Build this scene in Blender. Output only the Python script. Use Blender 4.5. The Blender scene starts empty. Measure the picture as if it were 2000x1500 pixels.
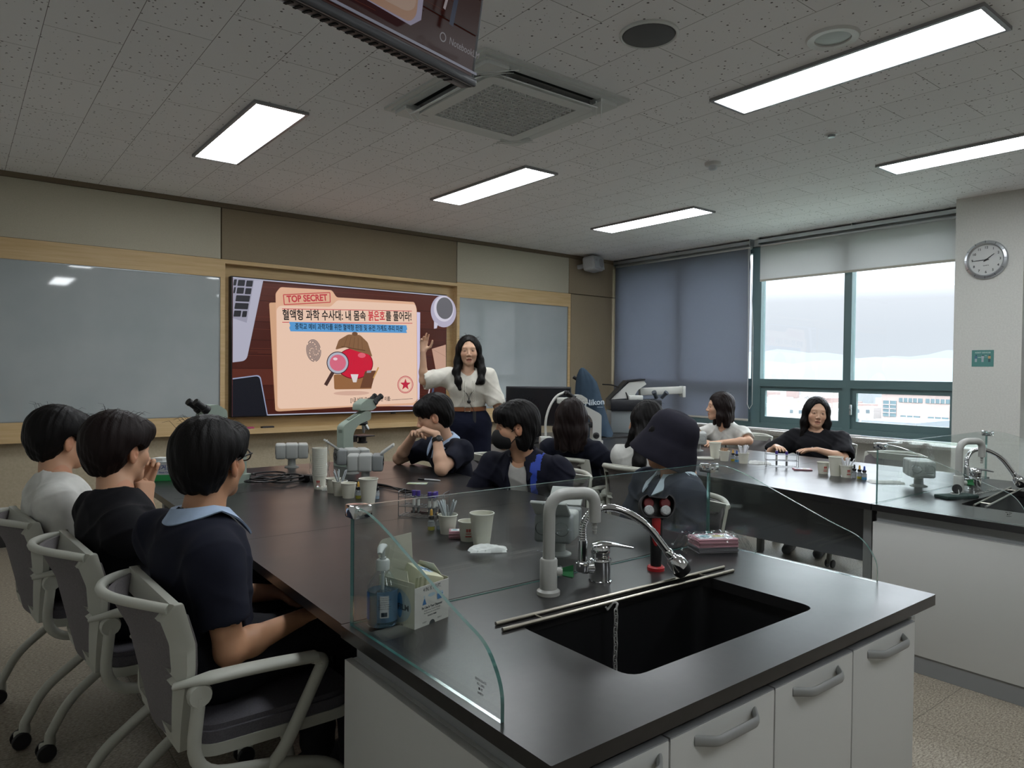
import bpy, bmesh, math, random
import numpy as np
from math import sin, cos, pi, radians, sqrt, atan2
from mathutils import Vector, Matrix

S = bpy.context.scene
COL = S.collection

# ------------------------------------------------------------------ camera
def make_camera():
    yaw, pitch, roll = radians(38.19), radians(-1.044), radians(0.59)
    f = Vector((sin(yaw)*cos(pitch), cos(yaw)*cos(pitch), sin(pitch)))
    r = f.cross(Vector((0, 0, 1))).normalized()
    u = r.cross(f)
    c, s = cos(roll), sin(roll)
    r2, u2 = c*r + s*u, -s*r + c*u
    cd = bpy.data.cameras.new('camera')
    cd.sensor_width = 36.0
    cd.lens = 1385.8*36/2000
    cd.clip_start = 0.05
    cd.clip_end = 9000
    co = bpy.data.objects.new('camera', cd)
    COL.objects.link(co)
    m = Matrix((r2, u2, -f)).transposed().to_4x4()
    m.translation = Vector((0, 0, 1.37))
    co.matrix_world = m
    S.camera = co
make_camera()

# ------------------------------------------------------------------ exposure
S.view_settings.view_transform = 'Standard'
S.view_settings.look = 'None'
S.view_settings.exposure = 0.0
S.view_settings.gamma = 1.0
S.view_settings.use_curve_mapping = False
S.cycles.max_bounces = 10
S.cycles.diffuse_bounces = 4
S.cycles.transparent_max_bounces = 16
S.cycles.sample_clamp_indirect = 8.0
S.cycles.caustics_reflective = True
S.cycles.caustics_refractive = False
S.cycles.use_denoising = True

# ------------------------------------------------------------------ sky and sun
SKY_STRENGTH = 1.0
PANEL_STRENGTH = 20.0
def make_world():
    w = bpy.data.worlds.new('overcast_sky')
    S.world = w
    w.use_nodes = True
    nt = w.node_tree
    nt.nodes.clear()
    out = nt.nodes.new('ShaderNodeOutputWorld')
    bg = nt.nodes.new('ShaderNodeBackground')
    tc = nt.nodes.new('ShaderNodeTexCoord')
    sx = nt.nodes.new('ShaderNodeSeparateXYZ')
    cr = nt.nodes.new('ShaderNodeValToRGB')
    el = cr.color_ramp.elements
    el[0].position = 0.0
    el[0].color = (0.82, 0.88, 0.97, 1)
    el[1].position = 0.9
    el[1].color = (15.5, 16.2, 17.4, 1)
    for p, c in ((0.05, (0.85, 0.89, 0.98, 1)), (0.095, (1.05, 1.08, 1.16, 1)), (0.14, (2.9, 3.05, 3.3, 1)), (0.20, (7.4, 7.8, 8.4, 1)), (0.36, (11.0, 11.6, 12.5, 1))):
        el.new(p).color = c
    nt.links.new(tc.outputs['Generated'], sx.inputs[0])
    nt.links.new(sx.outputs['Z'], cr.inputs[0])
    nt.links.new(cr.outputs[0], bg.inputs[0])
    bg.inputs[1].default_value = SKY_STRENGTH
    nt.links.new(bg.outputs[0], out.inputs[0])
    sd = bpy.data.lights.new('sun', 'SUN')
    sd.energy = 1.0
    sd.angle = radians(12)
    sd.color = (1.0, 0.96, 0.9)
    so = bpy.data.objects.new('sun', sd)
    COL.objects.link(so)
    so.rotation_euler = (radians(12), radians(-42), 0)
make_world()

def portal(name, loc, sx, sy, rot):
    ld = bpy.data.lights.new(name, 'AREA')
    ld.shape = 'RECTANGLE'
    ld.size, ld.size_y = sx, sy
    ld.cycles.is_portal = True
    o = bpy.data.objects.new(name, ld)
    COL.objects.link(o)
    o.location = loc
    o.rotation_euler = rot
portal('window_portal', (6.93, 4.4, 1.76), 1.96, 4.0, (0, radians(90), 0))
portal('window_portal_near', (6.93, 0.35, 1.76), 1.96, 2.9, (0, radians(90), 0))

# ------------------------------------------------------------------ materials
def lin(h):
    if not isinstance(h, str):
        return tuple(h)
    h = h.lstrip('#')
    out = []
    for i in (0, 2, 4):
        c = int(h[i:i+2], 16)/255
        out.append(c/12.92 if c <= 0.04045 else ((c+0.055)/1.055)**2.4)
    return tuple(out)

MATS = {}
def pm(name, col, rough=0.6, metal=0.0, spec=0.5, **kw):
    if name in MATS:
        return MATS[name]
    m = bpy.data.materials.new(name)
    m.use_nodes = True
    b = m.node_tree.nodes['Principled BSDF']
    c = lin(col)
    b.inputs['Base Color'].default_value = (*c, 1)
    b.inputs['Roughness'].default_value = rough
    b.inputs['Metallic'].default_value = metal
    b.inputs['Specular IOR Level'].default_value = spec
    for k, v in kw.items():
        k = k.replace('_', ' ')
        s = b.inputs[k]
        s.default_value = (*lin(v), 1) if s.type == 'RGBA' else v
    m.diffuse_color = (*c, 1)
    MATS[name] = m
    return m

def nodes(m):
    nt = m.node_tree
    return nt, nt.nodes['Principled BSDF']

def emit(name, col, strength=1.0):
    if name in MATS:
        return MATS[name]
    m = pm(name, (0, 0, 0), 0.25, 0, 0.3)
    nt, b = nodes(m)
    b.inputs['Emission Color'].default_value = (*lin(col), 1)
    b.inputs['Emission Strength'].default_value = strength
    return m

def noisy(m, scale, c1, c2, detail=4, bump=0.0, stretch=(1, 1, 1), lo=0.35, hi=0.65, bscale=None, bdist=0.002, coord='Object'):
    """mottle a material between two colours, with an optional bump"""
    nt, b = nodes(m)
    tc = nt.nodes.new('ShaderNodeTexCoord')
    mp = nt.nodes.new('ShaderNodeMapping')
    mp.inputs['Scale'].default_value = stretch
    nz = nt.nodes.new('ShaderNodeTexNoise')
    nz.inputs['Scale'].default_value = scale
    nz.inputs['Detail'].default_value = detail
    cr = nt.nodes.new('ShaderNodeValToRGB')
    cr.color_ramp.elements[0].position = lo
    cr.color_ramp.elements[0].color = (*lin(c1), 1)
    cr.color_ramp.elements[1].position = hi
    cr.color_ramp.elements[1].color = (*lin(c2), 1)
    nt.links.new(tc.outputs[coord], mp.inputs[0])
    nt.links.new(mp.outputs[0], nz.inputs['Vector'])
    nt.links.new(nz.outputs[0], cr.inputs[0])
    nt.links.new(cr.outputs[0], b.inputs['Base Color'])
    if bump:
        bp = nt.nodes.new('ShaderNodeBump')
        bp.inputs['Strength'].default_value = bump
        bp.inputs['Distance'].default_value = bdist
        if bscale:
            n2 = nt.nodes.new('ShaderNodeTexNoise')
            n2.inputs['Scale'].default_value = bscale
            n2.inputs['Detail'].default_value = 3
            nt.links.new(mp.outputs[0], n2.inputs['Vector'])
            nt.links.new(n2.outputs[0], bp.inputs['Height'])
        else:
            nt.links.new(nz.outputs[0], bp.inputs['Height'])
        nt.links.new(bp.outputs[0], b.inputs['Normal'])
    return m

# ------------------------------------------------------------------ mesh builder
def frame_from(d):
    d = Vector(d).normalized()
    a = Vector((0, 0, 1)) if abs(d.z) < 0.9 else Vector((1, 0, 0))
    x = a.cross(d).normalized()
    return x, d.cross(x), d

def catmull(pts, n=6, closed=False):
    P = [Vector(p) for p in pts]
    out = []
    N = len(P)
    rng = range(N) if closed else range(N-1)
    for i in rng:
        if closed:
            p0, p1, p2, p3 = P[(i-1) % N], P[i], P[(i+1) % N], P[(i+2) % N]
        else:
            p1, p2 = P[i], P[i+1]
            p0 = P[i-1] if i else p1*2-p2
            p3 = P[i+2] if i+2 < N else p2*2-p1
        for k in range(n):
            t = k/n
            out.append(0.5*((2*p1)+(p2-p0)*t+(2*p0-5*p1+4*p2-p3)*t*t+(3*p1-p0-3*p2+p3)*t**3))
    if not closed:
        out.append(P[-1])
    return out

def round_path(pts, r, n=6):
    """polyline with its inner corners rounded"""
    P = [Vector(p) for p in pts]
    out = [P[0]]
    for i in range(1, len(P)-1):
        a, b, c = P[i-1], P[i], P[i+1]
        rr = r[i-1] if isinstance(r, (list, tuple)) else r
        d1, d2 = (a-b), (c-b)
        t = min(rr, d1.length*0.48, d2.length*0.48)
        p, q = b+d1.normalized()*t, b+d2.normalized()*t
        for k in range(n+1):
            s = k/n
            out.append((1-s)**2*p+2*s*(1-s)*b+s*s*q)
    out.append(P[-1])
    return out

def round_poly(pts, r, n=5):
    P = [Vector((p[0], p[1], 0)) for p in pts]
    out = []
    N = len(P)
    for i in range(N):
        a, b, c = P[i-1], P[i], P[(i+1) % N]
        rr = r[i] if isinstance(r, (list, tuple)) else r
        if rr <= 0:
            out.append((b.x, b.y))
            continue
        d1, d2 = (a-b), (c-b)
        t = min(rr, d1.length*0.48, d2.length*0.48)
        p, q = b+d1.normalized()*t, b+d2.normalized()*t
        for k in range(n+1):
            s = k/n
            v = (1-s)**2*p+2*s*(1-s)*b+s*s*q
            out.append((v.x, v.y))
    return out

class MB:
    def __init__(self):
        self.v, self.f, self.m = [], [], []
        self.T = None
    def add(self, verts, faces, mi=0, M=None):
        b = len(self.v)
        for p in verts:
            p = Vector(p)
            if M is not None:
                p = M @ p
            if self.T is not None:
                p = self.T @ p
            self.v.append(p)
        for f in faces:
            self.f.append([i+b for i in f])
            self.m.append(mi)
        return self
    def box(self, c, s, mi=0, rot=None, bev=0.0, seg=2):
        if bev > 0:
            bm = bmesh.new()
            bmesh.ops.create_cube(bm, size=1.0)
            for v in bm.verts:
                v.co = Vector((v.co.x*s[0], v.co.y*s[1], v.co.z*s[2]))
            bmesh.ops.bevel(bm, geom=list(bm.edges), offset=min(bev, min(s)*0.45), segments=seg, affect='EDGES', profile=0.5)
            vs = [v.co.copy() for v in bm.verts]
            bm.verts.index_update()
            fs = [[v.index for v in f.verts] for f in bm.faces]
            bm.free()
        else:
            x, y, z = s[0]/2, s[1]/2, s[2]/2
            vs = [Vector(p) for p in ((-x, -y, -z), (x, -y, -z), (x, y, -z), (-x, y, -z), (-x, -y, z), (x, -y, z), (x, y, z), (-x, y, z))]
            fs = [(3, 2, 1, 0), (4, 5, 6, 7), (0, 1, 5, 4), (1, 2, 6, 5), (2, 3, 7, 6), (3, 0, 4, 7)]
        M = Matrix.Translation(Vector(c))
        if rot is not None:
            M = M @ (rot.to_4x4() if isinstance(rot, Matrix) else Matrix.Rotation(rot, 4, 'Z'))
        return self.add(vs, fs, mi, M)
    def bx(self, x0, x1, y0, y1, z0, z1, mi=0, bev=0.0):
        return self.box(((x0+x1)/2, (y0+y1)/2, (z0+z1)/2), (abs(x1-x0), abs(y1-y0), abs(z1-z0)), mi, None, bev)
    def lathe(self, prof, c=(0, 0, 0), n=24, mi=0, axis=(0, 0, 1), sx=1.0, sy=1.0):
        """profile of (radius, height) turned about an axis"""
        X, Y, Z = frame_from(axis)
        if tuple(axis) == (0, 0, 1):
            X, Y, Z = Vector((1, 0, 0)), Vector((0, 1, 0)), Vector((0, 0, 1))
        c = Vector(c)
        vs, fs, rings = [], [], []
        for r, z in prof:
            if r < 1e-6:
                rings.append([len(vs)])
                vs.append(c+Z*z)
            else:
                rings.append(list(range(len(vs), len(vs)+n)))
                for k in range(n):
                    a = 2*pi*k/n
                    vs.append(c+X*(r*cos(a)*sx)+Y*(r*sin(a)*sy)+Z*z)
        for A, B in zip(rings[:-1], rings[1:]):
            if len(A) == 1 and len(B) == 1:
                continue
            for k in range(n):
                k2 = (k+1) % n
                if len(A) == 1:
                    fs.append((A[0], B[k2], B[k])[::-1])
                elif len(B) == 1:
                    fs.append((A[k], A[k2], B[0]))
                else:
                    fs.append((A[k], A[k2], B[k2], B[k]))
        return self.add(vs, fs, mi)
    def cyl(self, p0, p1, r0, r1=None, n=20, mi=0, caps=True):
        p0, p1 = Vector(p0), Vector(p1)
        d = p1-p0
        L = d.length
        r1 = r0 if r1 is None else r1
        prof = [(r0, 0), (r1, L)]
        if caps:
            prof = [(0, 0)]+prof+[(0, L)]
        return self.lathe(prof, p0, n, mi, tuple(d.normalized()))
    def tube(self, pts, r, n=12, mi=0, closed=False, sx=1.0, sy=1.0, caps=True, up=None, twist=None):
        P = [Vector(p) for p in pts]
        N = len(P)
        R = r if isinstance(r, (list, tuple)) else [r]*N
        T = []
        for i in range(N):
            a = P[i-1] if (i or closed) else P[i]
            b = P[(i+1) % N] if (i < N-1 or closed) else P[i]
            d = (b-a)
            T.append(d.normalized() if d.length > 1e-9 else Vector((0, 0, 1)))
        if up is not None:
            X = (Vector(up)-T[0]*Vector(up).dot(T[0])).normalized()
        else:
            X = frame_from(T[0])[0]
        vs, fs = [], []
        for i in range(N):
            if up is not None:
                X = (Vector(up)-T[i]*Vector(up).dot(T[i]))
                X = X.normalized() if X.length > 1e-6 else frame_from(T[i])[0]
            else:
                X = (X-T[i]*X.dot(T[i])).normalized()
            Y = T[i].cross(X)
            for k in range(n):
                a = 2*pi*k/n
                vs.append(P[i]+X*(R[i]*cos(a)*sx)+Y*(R[i]*sin(a)*sy))
        M = N if closed else N-1
        for i in range(M):
            j = (i+1) % N
            for k in range(n):
                k2 = (k+1) % n
                fs.append((i*n+k, i*n+k2, j*n+k2, j*n+k))
        if caps and not closed:
            fs.append(tuple(range(n))[::-1])
            fs.append(tuple((N-1)*n+k for k in range(n)))
        return self.add(vs, fs, mi)
    def prism(self, poly, z0, z1, mi=0, M=None):
        a = sum(poly[i-1][0]*poly[i][1]-poly[i][0]*poly[i-1][1] for i in range(len(poly)))
        if a < 0:
            poly = poly[::-1]
        n = len(poly)
        vs = [(p[0], p[1], z0) for p in poly]+[(p[0], p[1], z1) for p in poly]
        fs = [tuple(range(n))[::-1], tuple(range(n, 2*n))]
        for i in range(n):
            j = (i+1) % n
            fs.append((i, j, n+j, n+i))
        return self.add(vs, fs, mi, M)
    def ring_prism(self, outer, inner, z0, z1, mi=0, M=None):
        """slab with a hole: both outlines carry the same number of points"""
        n = len(outer)
        vs = []
        for z in (z0, z1):
            vs += [(p[0], p[1], z) for p in outer]+[(p[0], p[1], z) for p in inner]
        fs = []
        for i in range(n):
            j = (i+1) % n
            fs.append((2*n+i, 2*n+j, 3*n+j, 3*n+i))
            fs.append((i, n+i, n+j, j))
            fs.append((i, j, 2*n+j, 2*n+i))
            fs.append((n+j, n+i, 3*n+i, 3*n+j))
        return self.add(vs, fs, mi, M)
    def sphere(self, c, r, mi=0, n=16, m=10, M=None):
        rx, ry, rz = r if isinstance(r, (list, tuple)) else (r, r, r)
        vs, fs = [(0, 0, -rz)], []
        for i in range(1, m):
            t = -pi/2+pi*i/m
            for k in range(n):
                a = 2*pi*k/n
                vs.append((rx*cos(t)*cos(a), ry*cos(t)*sin(a), rz*sin(t)))
        vs.append((0, 0, rz))
        for k in range(n):
            fs.append((0, 1+(k+1) % n, 1+k))
            for i in range(m-2):
                a, b = 1+i*n+k, 1+i*n+(k+1) % n
                fs.append((a, b, b+n, a+n))
            e = len(vs)-1
            fs.append((1+(m-2)*n+k, 1+(m-2)*n+(k+1) % n, e))
        T = Matrix.Translation(Vector(c))
        if M is not None:
            T = T @ M
        return self.add(vs, fs, mi, T)
    def quad(self, a, b, c, d, mi=0):
        return self.add([a, b, c, d], [(0, 1, 2, 3)], mi)
    def text(self, s, size, mi=0, M=None, align='CENTER', bold=0.0, extrude=0.0, width=None):
        cu = bpy.data.curves.new('t', 'FONT')
        cu.body = s
        cu.size = size
        cu.align_x = align
        cu.align_y = 'CENTER'
        cu.offset = bold
        cu.extrude = extrude
        cu.resolution_u = 3
        o = bpy.data.objects.new('t', cu)
        COL.objects.link(o)
        dg = bpy.context.evaluated_depsgraph_get()
        ev = o.evaluated_get(dg)
        me = ev.to_mesh()
        vs = [v.co.copy() for v in me.vertices]
        fs = [tuple(p.vertices) for p in me.polygons]
        ev.to_mesh_clear()
        bpy.data.objects.remove(o)
        bpy.data.curves.remove(cu)
        if vs and width:
            w = max(v.x for v in vs)-min(v.x for v in vs)
            if w > 0:
                k = width/w
                for v in vs:
                    v.x *= k
        return self.add(vs, fs, mi, M)
    def mesh(self, name, mats, smooth=40):
        me = bpy.data.meshes.new(name)
        me.from_pydata([tuple(v) for v in self.v], [], self.f)
        mats = mats if isinstance(mats, (list, tuple)) else [mats]
        for m in mats:
            me.materials.append(m)
        if len(mats) > 1:
            me.polygons.foreach_set('material_index', self.m)
        if smooth:
            me.polygons.foreach_set('use_smooth', [True]*len(me.polygons))
            me.set_sharp_from_angle(angle=radians(smooth))
        me.update()
        return me
    def obj(self, name, mats, parent=None, smooth=40, loc=None, label=None):
        o = bpy.data.objects.new(name, self.mesh(name, mats, smooth))
        COL.objects.link(o)
        if parent is not None:
            o.parent = parent
        if loc is not None:
            o.location = loc
        if label:
            o['label'] = label
        return o

def tag(o, label, cat, group=None, kind=None):
    o['label'] = label
    o['category'] = cat
    if group:
        o['group'] = group
    if kind:
        o['kind'] = kind
    return o

def thing(name, label, cat, loc=(0, 0, 0), rot=0.0, group=None):
    o = bpy.data.objects.new(name, None)
    o.empty_display_size = 0.05
    COL.objects.link(o)
    o.location = loc
    o.rotation_euler = (0, 0, rot) if not isinstance(rot, (tuple, list)) else rot
    return tag(o, label, cat, group)

def struct(o):
    o['kind'] = 'structure'
    return o

def dup(root, loc, rot=0.0, label=None, group=None):
    """a copy of a thing together with copies of its parts and sub-parts"""
    r = root.copy()
    COL.objects.link(r)
    r.location = loc
    r.rotation_euler = (0, 0, rot) if not isinstance(rot, (tuple, list)) else rot
    if label:
        r['label'] = label
    if group:
        r['group'] = group
    for ch in list(root.children):
        c = ch.copy()
        COL.objects.link(c)
        c.parent = r
        for g in list(ch.children):
            d = g.copy()
            COL.objects.link(d)
            d.parent = c
    return r

# ------------------------------------------------------------------ room
ZC, YF, XR = 2.81, 6.46, 6.80
XL, YB = -0.72, -3.2

def mat_ceiling():
    m = pm('acoustic_tile', (0.70, 0.70, 0.70), 0.9, 0, 0.2)
    nt, b = nodes(m)
    tc = nt.nodes.new('ShaderNodeTexCoord')
    sp = nt.nodes.new('ShaderNodeSeparateXYZ')
    cb = nt.nodes.new('ShaderNodeCombineXYZ')
    nt.links.new(tc.outputs['Object'], sp.inputs[0])
    nt.links.new(sp.outputs['Y'], cb.inputs['X'])
    nt.links.new(sp.outputs['X'], cb.inputs['Y'])
    br = nt.nodes.new('ShaderNodeTexBrick')
    br.offset = 0.5
    br.inputs['Scale'].default_value = 1.0
    br.inputs['Brick Width'].default_value = 0.6
    br.inputs['Row Height'].default_value = 0.3
    br.inputs['Mortar Size'].default_value = 0.0014
    br.inputs['Mortar Smooth'].default_value = 0.2
    br.inputs['Color1'].default_value = (0.83, 0.83, 0.835, 1)
    br.inputs['Color2'].default_value = (0.86, 0.86, 0.865, 1)
    br.inputs['Mortar'].default_value = (0.2, 0.195, 0.19, 1)
    nt.links.new(cb.outputs[0], br.inputs['Vector'])
    nz = nt.nodes.new('ShaderNodeTexNoise')
    nz.inputs['Scale'].default_value = 9
    vo = nt.nodes.new('ShaderNodeTexVoronoi')
    vo.inputs['Scale'].default_value = 46
    vo.inputs['Randomness'].default_value = 1.0
    nt.links.new(tc.outputs['Object'], vo.inputs['Vector'])
    nt.links.new(tc.outputs['Object'], nz.inputs['Vector'])
    # hole radius changes from cell to cell; many cells have none
    sc = nt.nodes.new('ShaderNodeSeparateColor')
    nt.links.new(vo.outputs['Color'], sc.inputs[0])
    ml = nt.nodes.new('ShaderNodeMath'); ml.operation = 'MULTIPLY_ADD'
    nt.links.new(sc.outputs[0], ml.inputs[0])
    ml.inputs[1].default_value = 0.36
    ml.inputs[2].default_value = -0.10
    lt = nt.nodes.new('ShaderNodeMath'); lt.operation = 'LESS_THAN'
    nt.links.new(vo.outputs['Distance'], lt.inputs[0])
    nt.links.new(ml.outputs[0], lt.inputs[1])
    mx = nt.nodes.new('ShaderNodeMix'); mx.data_type = 'RGBA'
    nt.links.new(lt.outputs[0], mx.inputs['Factor'])
    nt.links.new(br.outputs['Color'], mx.inputs['A'])
    mx.inputs['B'].default_value = (0.17, 0.165, 0.16, 1)
    nt.links.new(mx.outputs['Result'], b.inputs['Base Color'])
    return m

def mat_wood(name, c1, c2, along='X'):
    m = pm(name, c1, 0.5, 0, 0.35)
    st = {'X': (1.0, 9, 18), 'Z': (18, 9, 1.0)}[along]
    return noisy(m, 3.0, c1, c2, 6, stretch=st, lo=0.3, hi=0.7)

def mat_fabric(name, c1, c2):
    m = pm(name, c1, 0.9, 0, 0.15)
    return noisy(m, 260, c1, c2, 2, bump=0.15, lo=0.3, hi=0.7, bdist=0.001)

def mat_floor():
    m = pm('stone_floor', '8a8074', 0.42, 0, 0.4)
    nt, b = nodes(m)
    tc = nt.nodes.new('ShaderNodeTexCoord')
    br = nt.nodes.new('ShaderNodeTexBrick')
    br.offset = 0.0
    br.inputs['Scale'].default_value = 1.0
    br.inputs['Brick Width'].default_value = 0.6
    br.inputs['Row Height'].default_value = 0.6
    br.inputs['Mortar Size'].default_value = 0.0018
    br.inputs['Color1'].default_value = (1, 1, 1, 1)
    br.inputs['Color2'].default_value = (0.86, 0.86, 0.86, 1)
    br.inputs['Mortar'].default_value = (0.45, 0.45, 0.45, 1)
    nt.links.new(tc.outputs['Object'], br.inputs['Vector'])
    mp = nt.nodes.new('ShaderNodeMapping')
    mp.inputs['Scale'].default_value = (1, 2.2, 1)
    nt.links.new(tc.outputs['Object'], mp.inputs[0])
    nz = nt.nodes.new('ShaderNodeTexNoise')
    nz.inputs['Scale'].default_value = 75
    nz.inputs['Detail'].default_value = 5
    nz.inputs['Roughness'].default_value = 0.75
    nt.links.new(mp.outputs[0], nz.inputs['Vector'])
    cr = nt.nodes.new('ShaderNodeValToRGB')
    cr.color_ramp.elements[0].position = 0.36
    cr.color_ramp.elements[0].color = (*lin('584e42'), 1)
    cr.color_ramp.elements[1].position = 0.64
    cr.color_ramp.elements[1].color = (*lin('b3aa9a'), 1)
    nt.links.new(nz.outputs[0], cr.inputs[0])
    mx = nt.nodes.new('ShaderNodeMix'); mx.data_type = 'RGBA'; mx.blend_type = 'MULTIPLY'
    mx.inputs['Factor'].default_value = 1.0
    nt.links.new(cr.outputs[0], mx.inputs['A'])
    nt.links.new(br.outputs['Color'], mx.inputs['B'])
    nt.links.new(mx.outputs['Result'], b.inputs['Base Color'])
    bp = nt.nodes.new('ShaderNodeBump')
    bp.inputs['Strength'].default_value = 0.25
    bp.inputs['Distance'].default_value = 0.002
    nt.links.new(nz.outputs[0], bp.inputs['Height'])
    nt.links.new(bp.outputs[0], b.inputs['Normal'])
    return m

def mat_glass(name, col=(0.95, 0.99, 0.975), rough=0.0, mix=0.08):
    """clear sheet: straight-through light plus a mirror-like surface reflection"""
    if name in MATS:
        return MATS[name]
    m = bpy.data.materials.new(name)
    m.use_nodes = True
    nt = m.node_tree
    nt.nodes.clear()
    out = nt.nodes.new('ShaderNodeOutputMaterial')
    tr = nt.nodes.new('ShaderNodeBsdfTransparent')
    tr.inputs[0].default_value = (*col, 1)
    gl = nt.nodes.new('ShaderNodeBsdfGlossy')
    gl.inputs['Roughness'].default_value = rough
    gl.inputs[0].default_value = (0.9, 0.95, 0.95, 1)
    lw = nt.nodes.new('ShaderNodeLayerWeight')
    lw.inputs['Blend'].default_value = 0.5
    pw = nt.nodes.new('ShaderNodeMath')
    pw.operation = 'POWER'
    pw.inputs[1].default_value = 5.0
    nt.links.new(lw.outputs['Facing'], pw.inputs[0])
    fr = nt.nodes.new('ShaderNodeMath')
    fr.operation = 'MULTIPLY_ADD'
    fr.inputs[1].default_value = 0.955
    fr.inputs[2].default_value = 0.045
    nt.links.new(pw.outputs[0], fr.inputs[0])
    mx = nt.nodes.new('ShaderNodeMixShader')
    nt.links.new(fr.outputs[0], mx.inputs[0])
    nt.links.new(tr.outputs[0], mx.inputs[1])
    nt.links.new(gl.outputs[0], mx.inputs[2])
    nt.links.new(mx.outputs[0], out.inputs[0])
    MATS[name] = m
    return m

M_CEIL = mat_ceiling()
M_FLOOR = mat_floor()
M_WALLB = noisy(pm('beige_wall', 'b2a68e', 0.8, 0, 0.2), 60, 'b0a48c', 'b8ac95', 3, bump=0.1)
M_PANELL = mat_fabric('pale_beige_fabric', 'b6b09e', 'c0baa8')
M_PANELM = mat_fabric('taupe_fabric', '8e816c', '978a75')
M_TRIMC = pm('brown_cornice', '71634f', 0.7)
M_WOOD = mat_wood('maple_laminate', 'c8a97a', 'd6ba8e')
M_WOODN = mat_wood('maple_laminate_shelf', 'b79a6c', 'c6aa7d')
M_BASEB = pm('dark_baseboard', '1c1a19', 0.5)
M_WHITEW = noisy(pm('white_wall', 'cdcdc8', 0.75, 0, 0.25), 80, 'c9c9c4', 'd0d0cb', 3, bump=0.08)
M_GREEN = pm('green_window_frame', '566e70', 0.42, 0, 0.5)
M_ALU = pm('aluminium', 'c4c8ca', 0.32, 0.9)
M_ALUD = pm('aluminium_profile', '9fa4a6', 0.4, 0.8)
M_GRANITE = noisy(pm('granite_sill', '8e8b84', 0.35), 180, '5d5a56', 'b5b2aa', 3)
M_BLACK = pm('black_plastic', '131315', 0.45)
M_CHROME = pm('chrome', 'e2e4e6', 0.09, 1.0)
M_STEEL = pm('brushed_steel', 'b9b4a8', 0.28, 1.0)
M_WINGLASS = mat_glass('window_glass', (0.97, 0.985, 0.985))
M_LED = emit('led_diffuser', (0.95, 0.99, 1.02), PANEL_STRENGTH)

def slab(name, x0, x1, y0, y1, z0, z1, mat):
    return struct(MB().bx(x0, x1, y0, y1, z0, z1).obj(name, mat))

slab('floor', XL-0.2, XR+0.3, YB-0.2, YF+0.3, -0.2, 0, M_FLOOR)
slab('ceiling', XL-0.2, XR+0.3, YB-0.2, YF+0.3, ZC, ZC+0.2, M_CEIL)
slab('wall_left', XL-0.2, XL, YB-0.2, YF+0.3, 0, ZC, M_WHITEW)
slab('wall_back', XL, XR+0.3, YB-0.2, YB, 0, ZC, M_WHITEW)
slab('wall_front', XL, XR+0.3, YF+0.10, YF+0.3, 0, ZC, M_WALLB)
slab('baseboard_front', XL, XR, YF+0.085, YF+0.10, 0, 0.1, M_BASEB)
slab('trim_1', XL, XR, YF-0.012, YF+0.10, 2.772, ZC, M_TRIMC)      # cornice strip

def front_panels():
    for i, (x0, x1, z0, z1, m, b) in enumerate((
            (XL, 1.833, 2.324, 2.77, M_PANELL, 0.0), (1.843, 4.299, 2.324, 2.77, M_PANELM, 0.0),
            (4.309, 5.955, 2.334, 2.77, M_PANELL, 0), (5.962, XR, 2.338, 2.77, M_PANELM, 0), (6.0, XR, 0.1, 2.330, M_PANELM, 0))):
        o = MB().bx(x0, x1, YF, YF+0.10, z0, z1, 0, 0.004).obj('trim_%d' % (i+2), m)
        struct(o)
front_panels()

def front_joinery():
    # left whiteboard surround, screen niche and right surround, all in maple
    m = MB()
    y1 = YF+0.10
    m.bx(XL, 1.872, YF, y1, 2.165, 2.322)
    m.bx(XL, 1.872, YF, y1, 0.79, 0.945)
    m.bx(1.832, 1.872, YF, y1, 0.945, 2.165)
    m.bx(4.309, 5.992, YF, y1, 2.17, 2.332)
    m.bx(4.309, 5.992, YF, y1, 0.79, 0.945)
    m.bx(4.309, 4.345, YF, y1, 0.945, 2.17)
    m.bx(5.955, 5.992, YF, y1, 0.945, 2.17)
    m.bx(1.872, 4.309, YF, y1, 2.288, 2.322)
    o = struct(m.obj('trim_8', M_WOOD, smooth=0))
    n = MB()
    n.bx(1.872, 4.309, YF+0.085, y1, 0.79, 2.288)
    struct(n.obj('trim_9', M_WOODN, smooth=0))
    k = MB()
    k.bx(1.872, 4.309, YF-0.06, y1, 0.785, 0.815)
    k.bx(1.872, 4.309, YF-0.06, YF-0.045, 0.815, 0.832)
    struct(k.obj('trim_10', M_WOOD, smooth=0))
front_joinery()

def whiteboard(x0, x1, z0, z1, label):
    t = thing('whiteboard', label, 'whiteboard', ((x0+x1)/2, YF+0.02, z0))
    m = pm('white_glass_board', 'a9b0b1', 0.035, 0, 0.6)
    if 'wb' not in MATS:
        noisy(m, 2.2, 'a3abac', 'b0b6b7', 3, lo=0.3, hi=0.7)
        MATS['wb'] = m
    w, h = x1-x0, z1-z0
    MB().bx(-w/2+0.006, w/2-0.006, -0.008, 0.07, 0.006, h-0.006).obj('writing_surface', m, t)
    f = MB()
    for a in ((-w/2, w/2, 0, 0.008), (-w/2, w/2, h-0.008, h), (-w/2, -w/2+0.008, 0.008, h-0.008), (w/2-0.008, w/2, 0.008, h-0.008)):
        f.bx(a[0], a[1], -0.012, 0.07, a[2], a[3])
    f.obj('frame', M_ALUD, t)
whiteboard(XL+0.02, 1.831, 0.946, 2.164, 'long glossy whiteboard on the wall left of the big screen')
whiteboard(4.347, 5.953, 0.946, 2.169, 'glossy whiteboard right of the screen, behind the standing woman')

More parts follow.
